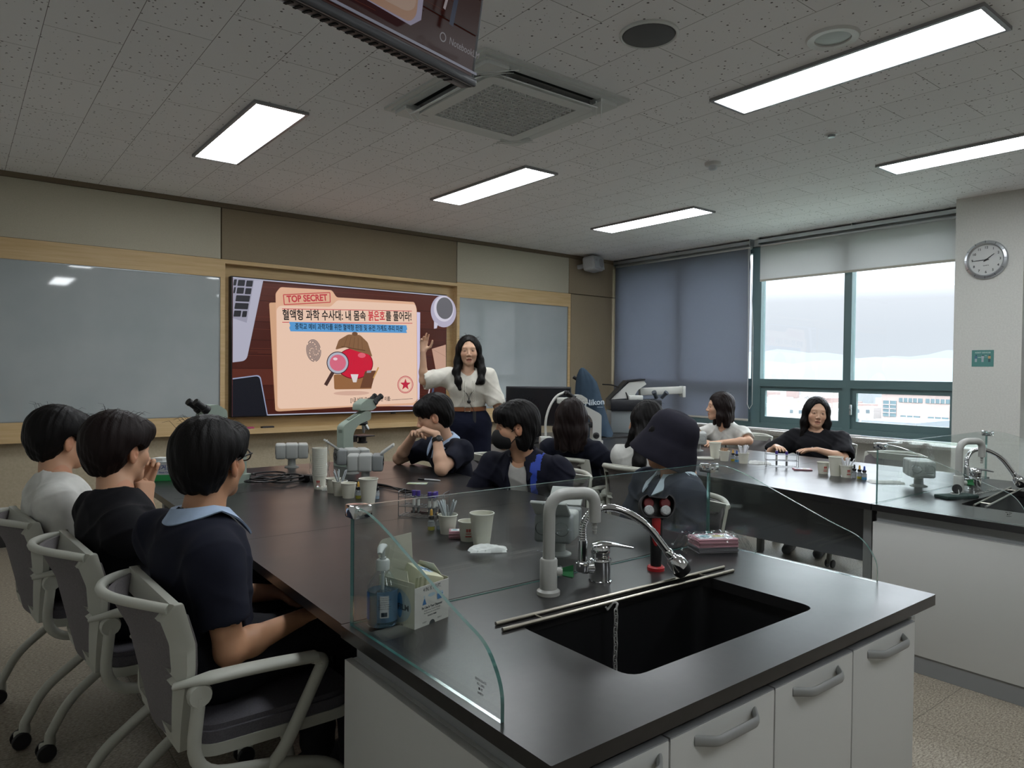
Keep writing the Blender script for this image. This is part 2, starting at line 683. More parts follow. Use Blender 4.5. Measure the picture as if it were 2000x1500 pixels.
# ---- window wall
def window_wall():
    w = MB()
    x1 = XR+0.25
    w.bx(XR, x1, 2.40, YF+0.1, 0, 0.74)            # below the sill
    w.bx(XR, x1, 2.40, YF+0.1, 2.74, ZC)           # above the window
    w.bx(XR, x1, 6.40, YF+0.1, 0.74, 2.74)
    w.bx(XR, x1, 1.80, 2.40, 0, ZC)
    w.bx(XR, x1, -1.1, 1.80, 0, 0.74)
    w.bx(XR, x1, -1.1, 1.80, 2.74, ZC)
    w.bx(XR, x1, YB, -1.1, 0, ZC)
    struct(w.obj('wall_right', M_WHITEW, smooth=0))
    c = MB()
    c.bx(6.45, XR, 1.87, 2.345, 0, ZC)
    struct(c.obj('wall_pillar', M_WHITEW, smooth=0))
    s = MB().bx(6.60, XR+0.02, 2.346, 6.55, 0.735, 0.785, 0, 0.006)
    struct(s.obj('trim_11', M_GRANITE))
    slab('baseboard_right', XR-0.012, XR, 2.346, YF, 0, 0.1, M_BASEB)
window_wall()

def window(n, y0, y1, mulls, sash=True):
    z0, z1 = 0.79, 2.73
    x0, x1 = XR+0.01, XR+0.10
    t = bpy.data.objects.new('window_%d' % n, None)
    COL.objects.link(t)
    t['kind'] = 'structure'
    f = MB()
    f.bx(x0, x1, y0, y1, z0, z0+0.055)
    f.bx(x0, x1, y0, y1, z1-0.06, z1)
    f.bx(x0, x1, y0, y0+0.05, z0+0.055, z1-0.06)
    f.bx(x0, x1, y1-0.05, y1, z0+0.055, z1-0.06)
    f.bx(x0-0.005, x1, y0+0.05, y1-0.05, 1.235, 1.315)
    for y, w in mulls:
        f.bx(x0-0.003, x1-0.01, y-w/2, y+w/2, z0+0.055, 1.235)
        f.bx(x0-0.003, x1-0.01, y-w/2, y+w/2, 1.315, z1-0.06)
    f.obj('window_frame', M_GREEN, t)
    ys = [y0+0.05]+[v for y, w in mulls for v in (y-w/2, y+w/2)]+[y1-0.05]
    ys.sort()
    for i in range(0, len(ys), 2):
        a, b = ys[i], ys[i+1]
        d = 0.05
        g = MB()
        xa, xb = x0+0.02, x0+0.055
        g.bx(xa, xb, a, b, z0+0.055, z0+0.125)
        g.bx(xa, xb, a, b, 1.235-0.045, 1.235)
        g.bx(xa, xb, a, a+d, z0+0.125, 1.19)
        g.bx(xa, xb, b-d, b, z0+0.125, 1.19)
        so = g.obj('window_sash', M_GREEN, t)
        MB().bx(xa+0.015, xa+0.020, a+d, b-d, z0+0.125, 1.19).obj('pane', M_WINGLASS, so)
        MB().bx(x0+0.05, x0+0.055, a, b, 1.315, z1-0.06).obj('pane', M_WINGLASS, t)
    return t
w1 = window(1, 2.40, 6.40, [(3.405, 0.075), (4.40, 0.11), (5.40, 0.075)])
window(2, -1.1, 1.80, [(0.35, 0.075)])
# sash lock beside the middle mullion
lk = MB()
lk.box((XR-0.002, 3.355, 1.03), (0.02, 0.022, 0.10), 0, None, 0.004)
lk.cyl((XR-0.012, 3.355, 1.03), (XR-0.04, 3.345, 1.05), 0.008)
lk.obj('window_latch', M_ALU, w1)

def blind(y0, y1, zbot, label, mat, xx):
    zt = 2.735
    t = thing('roller_blind', label, 'blind', (xx, (y0+y1)/2, zbot))
    h = zt-zbot
    w = y1-y0
    n = 24
    b = MB()
    vs, fs = [], []
    for i in range(n+1):
        y = -w/2+w*i/n
        dx = 0.004*sin(i*1.3)
        for z in (0.012, h-0.02):
            vs += [(dx*(1-z/h), y, z)]
            vs += [(dx*(1-z/h)+0.0016, y, z)]
    for i in range(n):
        o = i*4
        p = o+4
        fs += [(o, p, p+2, o+2), (o+1, o+3, p+3, p+1)]
    fs += [(0, 2, 3, 1), (n*4, n*4+1, n*4+3, n*4+2)]
    b.add(vs, fs)
    b.obj('blind_cloth', mat, t)
    MB().box((0, 0, 0.008), (0.012, w, 0.022), 0, None, 0.004).obj('bottom_bar', pm('blind_bar', 'b9b5aa', 0.5), t)
    r = MB()
    r.cyl((0.02, -w/2, h-0.005), (0.02, w/2, h-0.005), 0.022)
    r.obj('roller', M_ALU, t)
    c = MB()
    c.bx(-0.03, 0.05, -w/2-0.01, w/2+0.01, h+0.03, h+0.055)
    c.bx(-0.034, -0.028, -w/2-0.01, w/2+0.01, h+0.02, h+0.055)
    c.obj('head_rail', M_ALU, t)
    br = MB()
    for y in (-w/2-0.006, 0, w/2+0.006):
        br.bx(-0.03, 0.05, y-0.006, y+0.006, h+0.005 if y else h+0.03, h+0.075)
    br.obj('bracket', M_ALUD, t)
    return t
def mat_blind(name, c1, c2, amount):
    m = mat_fabric(name, c1, c2)
    nt, b = nodes(m)
    tl = nt.nodes.new('ShaderNodeBsdfTranslucent')
    tl.inputs[0].default_value = (*lin(c2), 1)
    mx = nt.nodes.new('ShaderNodeMixShader')
    mx.inputs[0].default_value = amount
    out = nt.nodes['Material Output']
    nt.links.new(b.outputs[0], mx.inputs[1])
    nt.links.new(tl.outputs[0], mx.inputs[2])
    nt.links.new(mx.outputs[0], out.inputs[0])
    return m
M_BLINDD = mat_blind('grey_blue_blind_cloth', '878b95', '8f939c', 0.5)
M_BLINDL = mat_blind('pale_grey_blind_cloth', 'bdbdbc', 'c4c4c3', 0.55)
b1 = blind(4.445, 6.425, 0.86, 'slate grey roller blind pulled almost down to the sill', M_BLINDD, 6.745)
ch = MB()
ch.tube([(-0.03, -0.985, 1.85), (-0.03, -1.0, 1.0), (-0.03, -1.0, 0.18), (-0.035, -1.03, 0.13), (-0.03, -1.06, 0.18), (-0.03, -1.055, 1.0), (-0.03, -1.0, 1.86)], 0.003, 6)
ch.obj('pull_chain', pm('chain_white', 'c9c9c4', 0.5), b1)
blind(2.352, 4.325, 2.35, 'pale grey roller blind raised above the clear window', M_BLINDL, 6.745)
blind(-1.08, 1.78, 1.0, 'white roller blind beyond the pillar, right edge of the photo', pm('white_blind_cloth', 'c9cbce', 0.8), 6.77)

# ---- ceiling fixtures
def light_panel(x0, x1, y0, y1, label):
    t = thing('ceiling_light', label, 'light', ((x0+x1)/2, (y0+y1)/2, ZC), 0, 'recessed light panels')
    w, d = x1-x0, y1-y0
    MB().bx(-w/2, w/2, -d/2, d/2, -0.013, -0.009).obj('diffuser', M_LED, t, 0)
    f = MB()
    for a in ((-w/2-0.018, -w/2, -d/2-0.018, d/2+0.018), (w/2, w/2+0.018, -d/2-0.018, d/2+0.018), (-w/2, w/2, -d/2-0.018, -d/2), (-w/2, w/2, d/2, d/2+0.018)):
        f.bx(a[0], a[1], a[2], a[3], -0.016, 0.0)
    f.obj('frame', pm('panel_frame', '8e8f92', 0.4, 0.3), t, 0)
for x, y, s in ((1.42, 4.5, 'first light panel from the left, above the far left whiteboard'), (3.295, 4.5, 'light panel second from the left in the far row, beyond the air conditioner'),
                (5.17, 4.5, 'small far light panel before the window blinds'), (3.275, 1.685, 'largest light panel, top right of the photo'),
                (5.13, 1.685, 'light panel cut by the right photo edge'), (1.42, 1.685, 'light panel hidden above the hanging television'),
                (1.42, -1.1, 'light panel behind the viewer, left of two'), (4.2, -1.1, 'light panel behind the viewer, right of two')):
    light_panel(x-0.135, x+0.135, y-0.615, y+0.615, s)

M_ACW = pm('ac_white_plastic', 'd3d7d5', 0.5)
def air_conditioner():
    cx, cy = 2.335, 3.06
    t = thing('ceiling_air_conditioner', 'square white ceiling cassette air conditioner with waffle grille', 'air conditioner', (cx, cy, ZC))
    def sq(h, r=0.05):
        return round_poly([(-h, -h), (h, -h), (h, h), (-h, h)], r, 6)
    b = MB()
    b.ring_prism(sq(0.475, 0.012), sq(0.445, 0.012), -0.012, 0.0)
    o = sq(0.445, 0.012)
    b.ring_prism(o, sq(0.40, 0.05), -0.022, -0.006)
    # raised centre panel
    b.ring_prism(sq(0.345, 0.06), sq(0.272, 0.002), -0.05, -0.03)
    b.ring_prism(sq(0.40, 0.05), sq(0.345, 0.06), -0.008, -0.004)
    b.obj('cover_panel', M_ACW, t)
    # corner pieces bridging the slots
    cnr = MB()
    for sx in (-1, 1):
        for sy in (-1, 1):
            poly = [(sx*0.30, sy*0.345), (sx*0.30, sy*0.43), (sx*0.42, sy*0.43), (sx*0.43, sy*0.42), (sx*0.43, sy*0.30), (sx*0.345, sy*0.30)]
            cnr.prism(poly, -0.04, -0.006)
    cnr.obj('corner_cover', M_ACW, t)
    dk = MB()
    dk.prism(sq(0.27, 0.002), -0.024, -0.02)
    dk.obj('filter', pm('dark_filter', '3a3d3e', 0.8), t)
    g = MB()
    n = 14
    for i in range(1, n):
        a = -0.27+0.54*i/n
        for k in (0, 1):
            g.T = Matrix.Rotation(pi/2*k, 4, 'Z')
            g.bx(a-0.003, a+0.003, -0.27, 0.27, -0.048, -0.032)
    n2 = 20
    for k in (0, 1):
        for i in range(-n2+1, n2):
            c = i*0.0386
            L = 0.54-abs(c)
            g.T = Matrix.Rotation(pi/2*k, 4, 'Z')
            p0 = Vector((-0.27+max(0, c), -0.27+max(0, -c), -0.045))
            p1 = Vector((0.27+min(0, c), 0.27+min(0, -c), -0.045))
            if (p1-p0).length > 0.02:
                g.tube([p0, p1], 0.0022, 4)
    g.T = None
    g.obj('grille', M_ACW, t)
    for k, ang in enumerate((0, 1, 2, 3)):
        R = Matrix.Rotation(pi/2*ang, 4, 'Z')
        s = MB()
        s.T = R
        s.bx(-0.30, 0.30, -0.425, -0.36, -0.012, -0.009)
        s.obj('air_slot', pm('slot_black', '17191a', 0.7), t)
        fl = MB()
        ro = Matrix.Rotation(radians(38), 3, 'X')
        fl.T = R
        if ang in (0, 3):
            fl.box((0, -0.375, -0.05), (0.60, 0.075, 0.006), 0, Matrix.Rotation(radians(28), 3, 'X'), 0.002)
        else:
            fl.box((0, -0.39, -0.022), (0.60, 0.018, 0.006), 0, Matrix.Rotation(radians(20), 3, 'X'), 0.002)
        fl.T = None
        fl.obj('louvre_flap', M_ACW, t)
    MB().bx(-0.33, -0.29, 0.306, 0.310, -0.0515, -0.05).obj('badge', M_ALUD, t)
air_conditioner()

def round_fixture(name, label, cat, x, y, r, parts):
    t = thing(name, label, cat, (x, y, ZC))
    for pn, prof, m in parts:
        MB().lathe([(a*r, b) for a, b in prof], (0, 0, 0), 36).obj(pn, m, t)
    return t
M_GRL = pm('speaker_mesh_grey', '5e6060', 0.6, 0.3)
round_fixture('ceiling_speaker', 'round ceiling speaker with a dark grey mesh, beside the air conditioner', 'speaker', 2.325, 2.04, 0.125,
              [('rim', [(1.0, 0), (1.0, -0.008), (0.94, -0.014), (0.9, -0.01), (0.9, 0)], M_ACW), ('mesh_cover', [(0.9, -0.005), (0.86, -0.012), (0.3, -0.018), (0, -0.018)], M_GRL)])
round_fixture('downlight', 'small round white downlight next to the largest light panel', 'light', 2.955, 1.565, 0.108,
              [('rim', [(1.0, 0), (1.0, -0.004), (0.95, -0.012), (0.68, -0.010), (0.66, -0.002)], pm('downlight_white', 'd5d6d4', 0.4)), ('lens', [(0.67, -0.004), (0.3, -0.006), (0, -0.006)], pm('downlight_lens', 'a9aeac', 0.35))])
round_fixture('smoke_detector', 'white dome smoke detector hanging from the ceiling', 'smoke detector', 4.09, 3.0, 0.055,
              [('base', [(1.0, 0), (1.0, -0.012), (0.9, -0.02), (0.6, -0.024), (0, -0.024)], pm('detector_white', 'd5d6d4', 0.4)), ('sensor', [(0.55, -0.022), (0.5, -0.045), (0.25, -0.05), (0, -0.05)], M_ALU)])
round_fixture('sprinkler', 'flush metal sprinkler cap in the ceiling tiles', 'sprinkler', 4.14, 2.19, 0.036,
              [('rim', [(1.0, 0), (0.95, -0.006), (0.7, -0.009), (0.65, -0.003)], pm('detector_white', 'd5d6d4', 0.4)), ('cap', [(0.6, -0.001), (0.55, -0.02), (0, -0.022)], M_ALUD)])

# ------------------------------------------------------------------ the slide shown on both screens
def slide_mesh(W, H, strength):
    """flat picture, W wide, H tall, in the local XZ plane looking towards -Y; layers 0.25 mm apart"""
    cols, mats = {}, []
    m = MB()
    lay = [0]
    def mi(h):
        if h not in cols:
            cols[h] = len(mats)
            mats.append(emit('slide_%s_%d' % (h, round(strength*100)), h, strength))
        return cols[h]
    def M():
        lay[0] += 1
        return Matrix.Translation((-W/2, -0.00025*lay[0], 0)) @ Matrix.Rotation(pi/2, 4, 'X') @ Matrix.Diagonal((W/16, H/9, 1, 1))
    def poly(pts, h):
        m.add([(p[0], p[1], 0) for p in pts], [tuple(range(len(pts)))], mi(h), M())
    def polys(lst, h):
        k = M()
        for pts in lst:
            m.add([(p[0], p[1], 0) for p in pts], [tuple(range(len(pts)))], mi(h), k)
    def disc(cx, cy, rx, ry, h, n=40):
        poly([(cx+rx*cos(2*pi*i/n), cy+ry*sin(2*pi*i/n)) for i in range(n)], h)
    def ring(cx, cy, r, w, h, n=40):
        k = M()
        for i in range(n):
            a, b = 2*pi*i/n, 2*pi*(i+1)/n
            m.add([(cx+(r-w)*cos(a), cy+(r-w)*sin(a), 0), (cx+r*cos(a), cy+r*sin(a), 0), (cx+r*cos(b), cy+r*sin(b), 0), (cx+(r-w)*cos(b), cy+(r-w)*sin(b), 0)], [(0, 1, 2, 3)], mi(h), k)
    def line(a, b, w, h):
        d = Vector((b[0]-a[0], b[1]-a[1]))
        n = Vector((-d.y, d.x)).normalized()*w/2
        poly([(a[0]+n.x, a[1]+n.y), (a[0]-n.x, a[1]-n.y), (b[0]-n.x, b[1]-n.y), (b[0]+n.x, b[1]+n.y)], h)
    def text(s, x, y, size, h, width=None, bold=0.0, rot=0.0, align='LEFT'):
        k = M() @ Matrix.Translation((x, y, 0)) @ Matrix.Rotation(radians(rot), 4, 'Z')
        m.text(s, size, mi(h), k, align, bold, 0, width)
    # wooden desk
    random.seed(3)
    poly([(0, 0), (16, 0), (16, 9), (0, 9)], '4a221c')
    y = 0.0
    while y < 9:
        hgt = random.uniform(0.9, 1.4)
        poly([(0, y), (16, y+0.1), (16, min(9, y+hgt+0.1)), (0, min(9, y+hgt))], random.choice(['51271f', '5b2c22', '472019']))
        for k in range(5):
            yy = y+random.uniform(0.1, hgt)
            if yy < 8.9:
                line((random.uniform(0, 8), yy), (random.uniform(8, 16), min(8.95, yy+0.1)), 0.02, random.choice(['3a1813', '6a372a']))
        line((0, y), (16, y+0.1), 0.035, '2c120f')
        y += hgt
    poly([(0, 8.93), (16, 8.93), (16, 9), (0, 9)], 'b9bccf')
    poly([(0, 0), (16, 0), (16, 0.07), (0, 0.07)], 'b9bccf')
    # laptop corner
    poly(round_poly([(0.0, 8.92), (1.9, 8.92), (0.86, 3.62), (0.0, 3.5)], [0, 0, 0.35, 0]), 'b5b4c6')
    poly([(0.0, 8.92), (1.32, 8.92), (0.86, 6.1), (0.0, 6.35)], '9c9bad')
    keys = []
    for r in range(5):
        for c in range(3):
            x0 = -0.25+c*0.52-(r*0.06)
            y0 = 8.45-r*0.5
            wd = 0.44 if r in (0, 1, 4) else (0.95 if c == 1 else 0.3)
            if r in (2, 3) and c == 2:
                continue
            x1 = min(x0+wd, 1.2-r*0.09)
            x0 = max(0.01, x0)
            if x1 > x0+0.1:
                keys.append(round_poly([(x0, y0), (x1, y0+0.02), (x1+0.06, y0+0.42), (x0+0.06, y0+0.4)], 0.05, 3))
    polys(keys, '26262c')
    # phone
    poly(round_poly([(0, 0.0), (2.24, 0.0), (1.74, 2.72), (0, 2.48)], [0, 0, 0.3, 0]), '9aa3c0')
    poly(round_poly([(0, 0.0), (2.18, 0.0), (1.68, 2.64), (0, 2.4)], [0, 0, 0.28, 0]), '191a22')
    # cup and saucer
    disc(15.7, 7.75, 1.15, 1.25, 'b9b3c9')
    poly([(14.85, 6.9), (15.2, 6.75), (15.1, 6.4), (14.85, 6.35)], 'd0cbdc')
    disc(15.72, 7.95, 0.9, 1.0, 'd9d5e4')
    disc(15.8, 8.0, 0.75, 0.85, '6b6a70')
    # envelope, pen
    poly([(14.67, 4.78), (15.92, 5.15), (15.95, 3.2), (15.03, 3.15)], 'c9a08c')
    line((14.67, 4.78), (15.95, 4.2), 0.03, 'a98473')
    line((14.4, 1.2), (14.75, 2.9), 0.09, 'e3d4d8')
    line((14.72, 0.9), (14.95, 3.0), 0.16, '46506b')
    # folder
    poly([(8.0, 0.5), (13.3, 7.55), (13.62, 7.55), (13.63, 0.62), (13.3, 0.36)], 'd6cdea')
    poly(round_poly([(2.28, 7.5), (2.8, 7.55), (13.4, 0.9), (13.3, 0.6), (2.95, 0.25), (2.72, 0.3)], 0.12, 3), 'd9aa88')
    poly(round_poly([(2.7, 8.16), (3.02, 8.6), (6.6, 8.68), (6.95, 8.2), (13.1, 8.3), (13.32, 7.8), (13.45, 0.66), (13.25, 0.42), (2.85, 0.42)], 0.14, 3), 'e6b596')
    poly(round_poly([(2.77, 7.1), (2.97, 7.35), (6.5, 7.5), (7.0, 8.0), (13.22, 8.12), (13.28, 7.8), (13.38, 0.8), (13.1, 0.62), (3.0, 0.42), (2.86, 0.62)], 0.16, 3), 'f3cfb8')
    line((3.13, 7.15), (12.9, 7.6), 0.045, 'c8344a')
    line((3.15, 6.25), (12.95, 6.68), 0.045, 'c8344a')
    # stamp
    a = [(3.22, 8.1), (6.45, 8.5), (6.48, 7.82), (3.28, 7.44)]
    for p, q in zip(a, a[1:]+a[:1]):
        line(p, q, 0.06, 'c43e48')
    text('TOP SECRET', 3.45, 7.8, 0.62, 'c43e48', 2.85, 0.022, 6.5)
    text('\ud608\uc561\ud615 \uacfc\ud559 \uc218\uc0ac\ub300: \ub0b4 \ubab8\uc18d', 3.15, 6.70, 0.78, '1c1a1c', 6.0, 0.016, 2.6)
    text('\ubd89\uc740\ud638', 9.33, 6.98, 0.78, 'cf2f3f', 1.32, 0.016, 2.6)
    text('\ub97c \ud480\uc5b4\ub77c!', 10.72, 7.04, 0.78, '1c1a1c', 2.12, 0.016, 2.6)
    poly([(3.6, 6.3), (3.68, 6.05), (3.62, 5.9), (3.7, 5.66), (12.5, 5.92), (12.42, 6.1), (12.52, 6.2), (12.44, 6.5)], '5d9fd8')
    text('\uc911\ud559\uad50 \uc608\ube44 \uacfc\ud559\uc790\ub97c \uc704\ud55c \ud608\uc561\ud615 \ud310\uc815 \ubc0f \uc720\uc804 \uac00\uacc4\ub3c4 \ucd94\ub9ac \ubbf8\uc158', 4.0, 5.99, 0.46, '1a2634', 8.1, 0.008, 1.5)
    # fingerprint
    for i in range(9):
        r = 0.52-i*0.06
        k = M()
        n = 30
        for j in range(n):
            if (j*7+i*3) % 11 == 0:
                continue
            p, q = 2*pi*j/n, 2*pi*(j+1)/n
            vs = [((r-o)*cos(t), (r-o)*1.5*sin(t)) for o, t in ((0.042, p), (0, p), (0, q), (0.042, q))]
            ca, sa = cos(0.12), sin(0.12)
            m.add([(5.31+x*ca-y_*sa, 4.4+x*sa+y_*ca, 0) for x, y_ in vs], [(0, 1, 2, 3)], mi('77696a'), k)
    # plain cut-out still life standing in for the cartoon: coat, ball, cap, lens, board
    disc(8.1, 1.42, 1.35, 0.16, 'dcb3a0')
    poly(round_poly([(6.75, 2.75), (9.5, 2.8), (9.65, 1.72), (6.8, 1.7)], 0.12, 4), '9a6a45')
    disc(8.32, 3.55, 1.42, 1.12, '7c1424')
    disc(8.32, 3.56, 1.36, 1.07, 'd3203c')
    disc(8.85, 4.15, 0.3, 0.18, 'e86678')
    poly([(8.0, 2.78), (8.6, 2.78), (8.45, 2.2), (8.2, 2.2)], 'e5dcdc')
    poly(round_poly([(6.85, 4.5), (7.1, 5.2), (7.8, 5.62), (8.7, 5.62), (9.3, 5.1), (9.68, 4.05), (9.3, 4.25), (8.6, 4.4), (7.6, 4.7)], 0.12, 4), '8a6446')
    line((7.3, 4.75), (9.1, 4.5), 0.05, '5d402c')
    for i in range(5):
        line((7.5+i*0.35, 4.75-i*0.06), (7.75+i*0.27, 5.5-i*0.03), 0.025, '6b4a34')
    disc(8.3, 5.68, 0.22, 0.14, '75523a')
    line((6.15, 2.0), (6.7, 2.95), 0.26, '4c3430')
    disc(7.04, 3.58, 0.82, 0.8, '3d3038')
    disc(7.04, 3.58, 0.76, 0.74, 'b9bccb')
    disc(7.04, 3.58, 0.6, 0.58, 'dd6f86')
    disc(6.85, 3.85, 0.16, 0.1, 'f3d3dc')
    poly([(9.1, 3.0), (9.95, 3.06), (9.6, 1.8), (8.72, 1.78)], '6e4632')
    poly([(9.25, 3.05), (9.6, 3.08), (9.55, 2.9), (9.22, 2.88)], '9c98a0')
    line((9.75, 2.5), (10.15, 3.3), 0.1, 'c99a5b')
    # seal
    ring(12.36, 2.02, 0.66, 0.05, 'c43e55')
    ring(12.36, 2.02, 0.57, 0.03, 'c43e55')
    st = []
    for i in range(10):
        r = 0.46 if i % 2 == 0 else 0.19
        st.append((12.36+r*sin(2*pi*i/10), 2.02+r*cos(2*pi*i/10)))
    k = M()
    for i in range(10):
        m.add([(12.36, 2.02, 0), (*st[i], 0), (*st[(i+1) % 10], 0)], [(0, 1, 2)], mi('c42a45'), k)
    text('[1\uae09 \ube44\ubc00 \ubb38\uc11c] - \uc218\uc0ac\uad00 \uc774\ub984:', 7.98, 0.9, 0.36, '2a2426', 3.15, 0.006, 1.0)
    line((11.22, 0.88), (12.98, 0.95), 0.03, '4a3c3c')
    text('NotebookLM', 14.55, 0.42, 0.26, 'b9b3b8', 1.2, 0.0, 0)
    ring(14.3, 0.42, 0.12, 0.03, 'b9b3b8')
    return m, mats

def big_screen():
    x0, x1, z0, z1 = 1.922, 4.180, 0.932, 2.184
    t = thing('wall_screen', 'large flat screen set into the maple niche, showing a folder slide', 'screen', ((x0+x1)/2, YF+0.085, z0))
    w, h = x1-x0, z1-z0
    b = MB()
    b.box((0, -0.045, h/2), (w, 0.075, h), 0, None, 0.004)
    b.obj('screen_body', M_BLACK, t)
    m, mats = slide_mesh(w-0.022, h-0.022, 0.85)
    m.obj('slide_picture', mats, t, 0, (0, -0.0832, 0.011))
    l = MB().box((0.5, -0.06, -0.006), (0.05, 0.03, 0.012), 0, None, 0.003)
    l.obj('sensor_bump', M_BLACK, t)
big_screen()

def ceiling_tv():
    c1 = Vector((0.895, 1.283, 1.988))
    d = Vector((sin(radians(75.9)), cos(radians(75.9)), 0))
    W, H = 1.23, 0.71
    base = c1-d*W/2
    t = thing('ceiling_television', 'black television hanging from the ceiling, seen from below its lower right corner', 'television', base, (radians(9.0), 0, radians(90-75.9)))
    b = MB()
    b.box((0, 0.02, H/2), (W, 0.035, H), 0, None, 0.004)
    b.box((0, 0.055, H*0.42), (W*0.82, 0.06, H*0.7), 0, None, 0.015)
    b.obj('housing', M_BLACK, t)
    m, mats = slide_mesh(W-0.02, H-0.032, 0.22)
    m.obj('slide_picture', mats, t, 0, (0, 0.0024, 0.021))
    s = MB().box((0, -0.001, 0.009), (W, 0.012, 0.018), 0, None, 0.004)
    s.obj('lower_bezel', pm('bezel_grey', '46474b', 0.35, 0.4), t)
    g = MB()
    for i in range(60):
        x = -W/2+0.06+i*(W-0.12)/59
        g.bx(x-0.003, x+0.003, 0.012, 0.034, -0.0015, 0.0)
    g.obj('vent_grille', pm('vent_black', '050506', 0.8), t)
    p = MB()
    p.box((0, 0.10, 0.42), (0.3, 0.04, 0.3), 0, None, 0.005)
    p.cyl((0, 0.12, 0.45), (0, 0.2, 1.0), 0.025)
    p.obj('mount_arm', M_BLACK, t)
ceiling_tv()

# ------------------------------------------------------------------ lab benches
def mat_top():
    m = pm('black_phenolic', '2b2a2b', 0.34, 0, 0.55)
    noisy(m, 40, '201f20', '272626', 4, lo=0.3, hi=0.7)
    nt, b = nodes(m)
    tc = nt.nodes.new('ShaderNodeTexCoord')
    nz = nt.nodes.new('ShaderNodeTexNoise')
    nz.inputs['Scale'].default_value = 420
    bp = nt.nodes.new('ShaderNodeBump')
    bp.inputs['Strength'].default_value = 0.12
    bp.inputs['Distance'].default_value = 0.0005
    n2 = nt.nodes.new('ShaderNodeTexNoise')
    n2.inputs['Scale'].default_value = 5
    n2.inputs['Detail'].default_value = 1
    mr = nt.nodes.new('ShaderNodeMapRange')
    mr.inputs['From Min'].default_value = 0.35
    mr.inputs['From Max'].default_value = 0.65
    mr.inputs['To Min'].default_value = 0.275
    mr.inputs['To Max'].default_value = 0.30
    nt.links.new(tc.outputs['Object'], nz.inputs['Vector'])
    nt.links.new(tc.outputs['Object'], n2.inputs['Vector'])
    nt.links.new(n2.outputs[0], mr.inputs['Value'])
    nt.links.new(mr.outputs[0], b.inputs['Roughness'])
    nt.links.new(nz.outputs[0], bp.inputs['Height'])
    return m
M_TOP = mat_top()
M_CAB = pm('white_laminate', 'c9cac7', 0.45, 0, 0.4)
M_CABG = pm('grey_strip', '8d8f90', 0.5)
M_HAND = pm('grey_handle', '9a9c9b', 0.5, 0.2)
M_GLASS = mat_glass('guard_glass', (0.965, 0.985, 0.978), 0.0)
M_GEDGE = pm('glass_edge', '4f8b85', 0.12, 0, 0.6, Transmission_Weight=0.55)
M_LEG = pm('grey_steel', '9b9d9d', 0.45, 0.3)
M_MODEST = pm('dark_modesty_panel', '56585c', 0.5)
ZT = 0.75

def sink_worktop(ox, label, slabel):
    """ox: x of the left edge; 1.45 wide, y 0.825..1.598"""
    t = thing('sink_worktop', label, 'worktop', (ox, 0.825, ZT))
    o = round_poly([(0, 0), (1.45, 0), (1.45, 0.773), (0, 0.773)], 0.004, 5)
    i = round_poly([(0.345, 0.145), (1.065, 0.145), (1.065, 0.52), (0.345, 0.52)], 0.045, 5)
    MB().ring_prism(o, i, -0.03, 0).obj('slab', M_TOP, t, 30)
    b = MB()
    i2 = round_poly([(0.338, 0.138), (1.072, 0.138), (1.072, 0.527), (0.338, 0.527)], 0.05, 5)
    n = len(i2)
    vs = [(p[0], p[1], -0.03) for p in i2]+[(0.705+(p[0]-0.705)*0.96, 0.332+(p[1]-0.332)*0.95, -0.27) for p in i2]
    fs = [(k, n+k, n+(k+1) % n, (k+1) % n) for k in range(n)]+[tuple(range(n, 2*n))]
    b.add(vs, fs)
    b.obj('sink_basin', pm('black_sink', '141416', 0.45), t)
    MB().lathe([(0.04, 0), (0.036, 0.004), (0.02, 0.001), (0, 0.001)], (0.705, 0.332, -0.27), 20).obj('drain', M_STEEL, t)
    return t

def base_cabinet(ox, label, front=True):
    t = thing('sink_cabinet', label, 'cabinet', (ox, 0.86, 0))
    c = MB()
    c.bx(0.03, 1.40, 0.0, 0.73, 0.02, 0.40)
    c.bx(0.03, 0.05, 0.0, 0.73, 0.40, 0.665)
    c.bx(1.38, 1.40, 0.0, 0.73, 0.40, 0.69)
    c.obj('carcass', M_CAB, t)
    MB().bx(0.01, 0.03, -0.005, 0.735, 0.085, 0.665, 0, 0.0015).obj('side_panel', M_CAB, t)
    s = MB()
    s.bx(0.04, 1.39, 0.012, 0.03, 0.665, 0.719)
    s.bx(0.04, 0.055, 0.03, 0.73, 0.665, 0.719)
    s.bx(1.37, 1.385, 0.03, 0.73, 0.665, 0.719)
    s.obj('top_rail', M_CABG, t)
    p = MB()
    p.bx(0.02, 0.04, 0.03, 0.73, 0.0, 0.083)
    p.bx(0.04, 1.38, 0.03, 0.05, 0.0, 0.083)
    p.obj('plinth', M_CABG, t)
    xs = [0.012, 0.305, 0.655, 1.0, 1.352]
    for a, b in zip(xs[:-1], xs[1:]):
        d = MB()
        d.box(((a+b)/2, -0.012, 0.394), (b-a-0.005, 0.02, 0.59), 0, None, 0.0015)
        do = d.obj('door', M_CAB, t)
        MB().bx(a+0.0025, b-0.0025, -0.0205, -0.002, 0.684, 0.692).obj('edge_profile', M_CABG, do)
        h = MB()
        w = min(0.2, b-a-0.06)
        cx = (a+b)/2
        if a < 0.1:
            cx, w = (a+b)/2+0.02, 0.2
        pts = [(cx-w/2, -0.02, 0.664), (cx-w/2+0.035, -0.05, 0.664), (cx+w/2-0.035, -0.05, 0.664), (cx+w/2, -0.02, 0.664)]
        h.tube(round_path(pts, 0.012, 3), 0.011, 10, 0, False, 1.0, 0.55, True, (0, 0, 1))
        h.obj('handle', M_HAND, do)
    return t

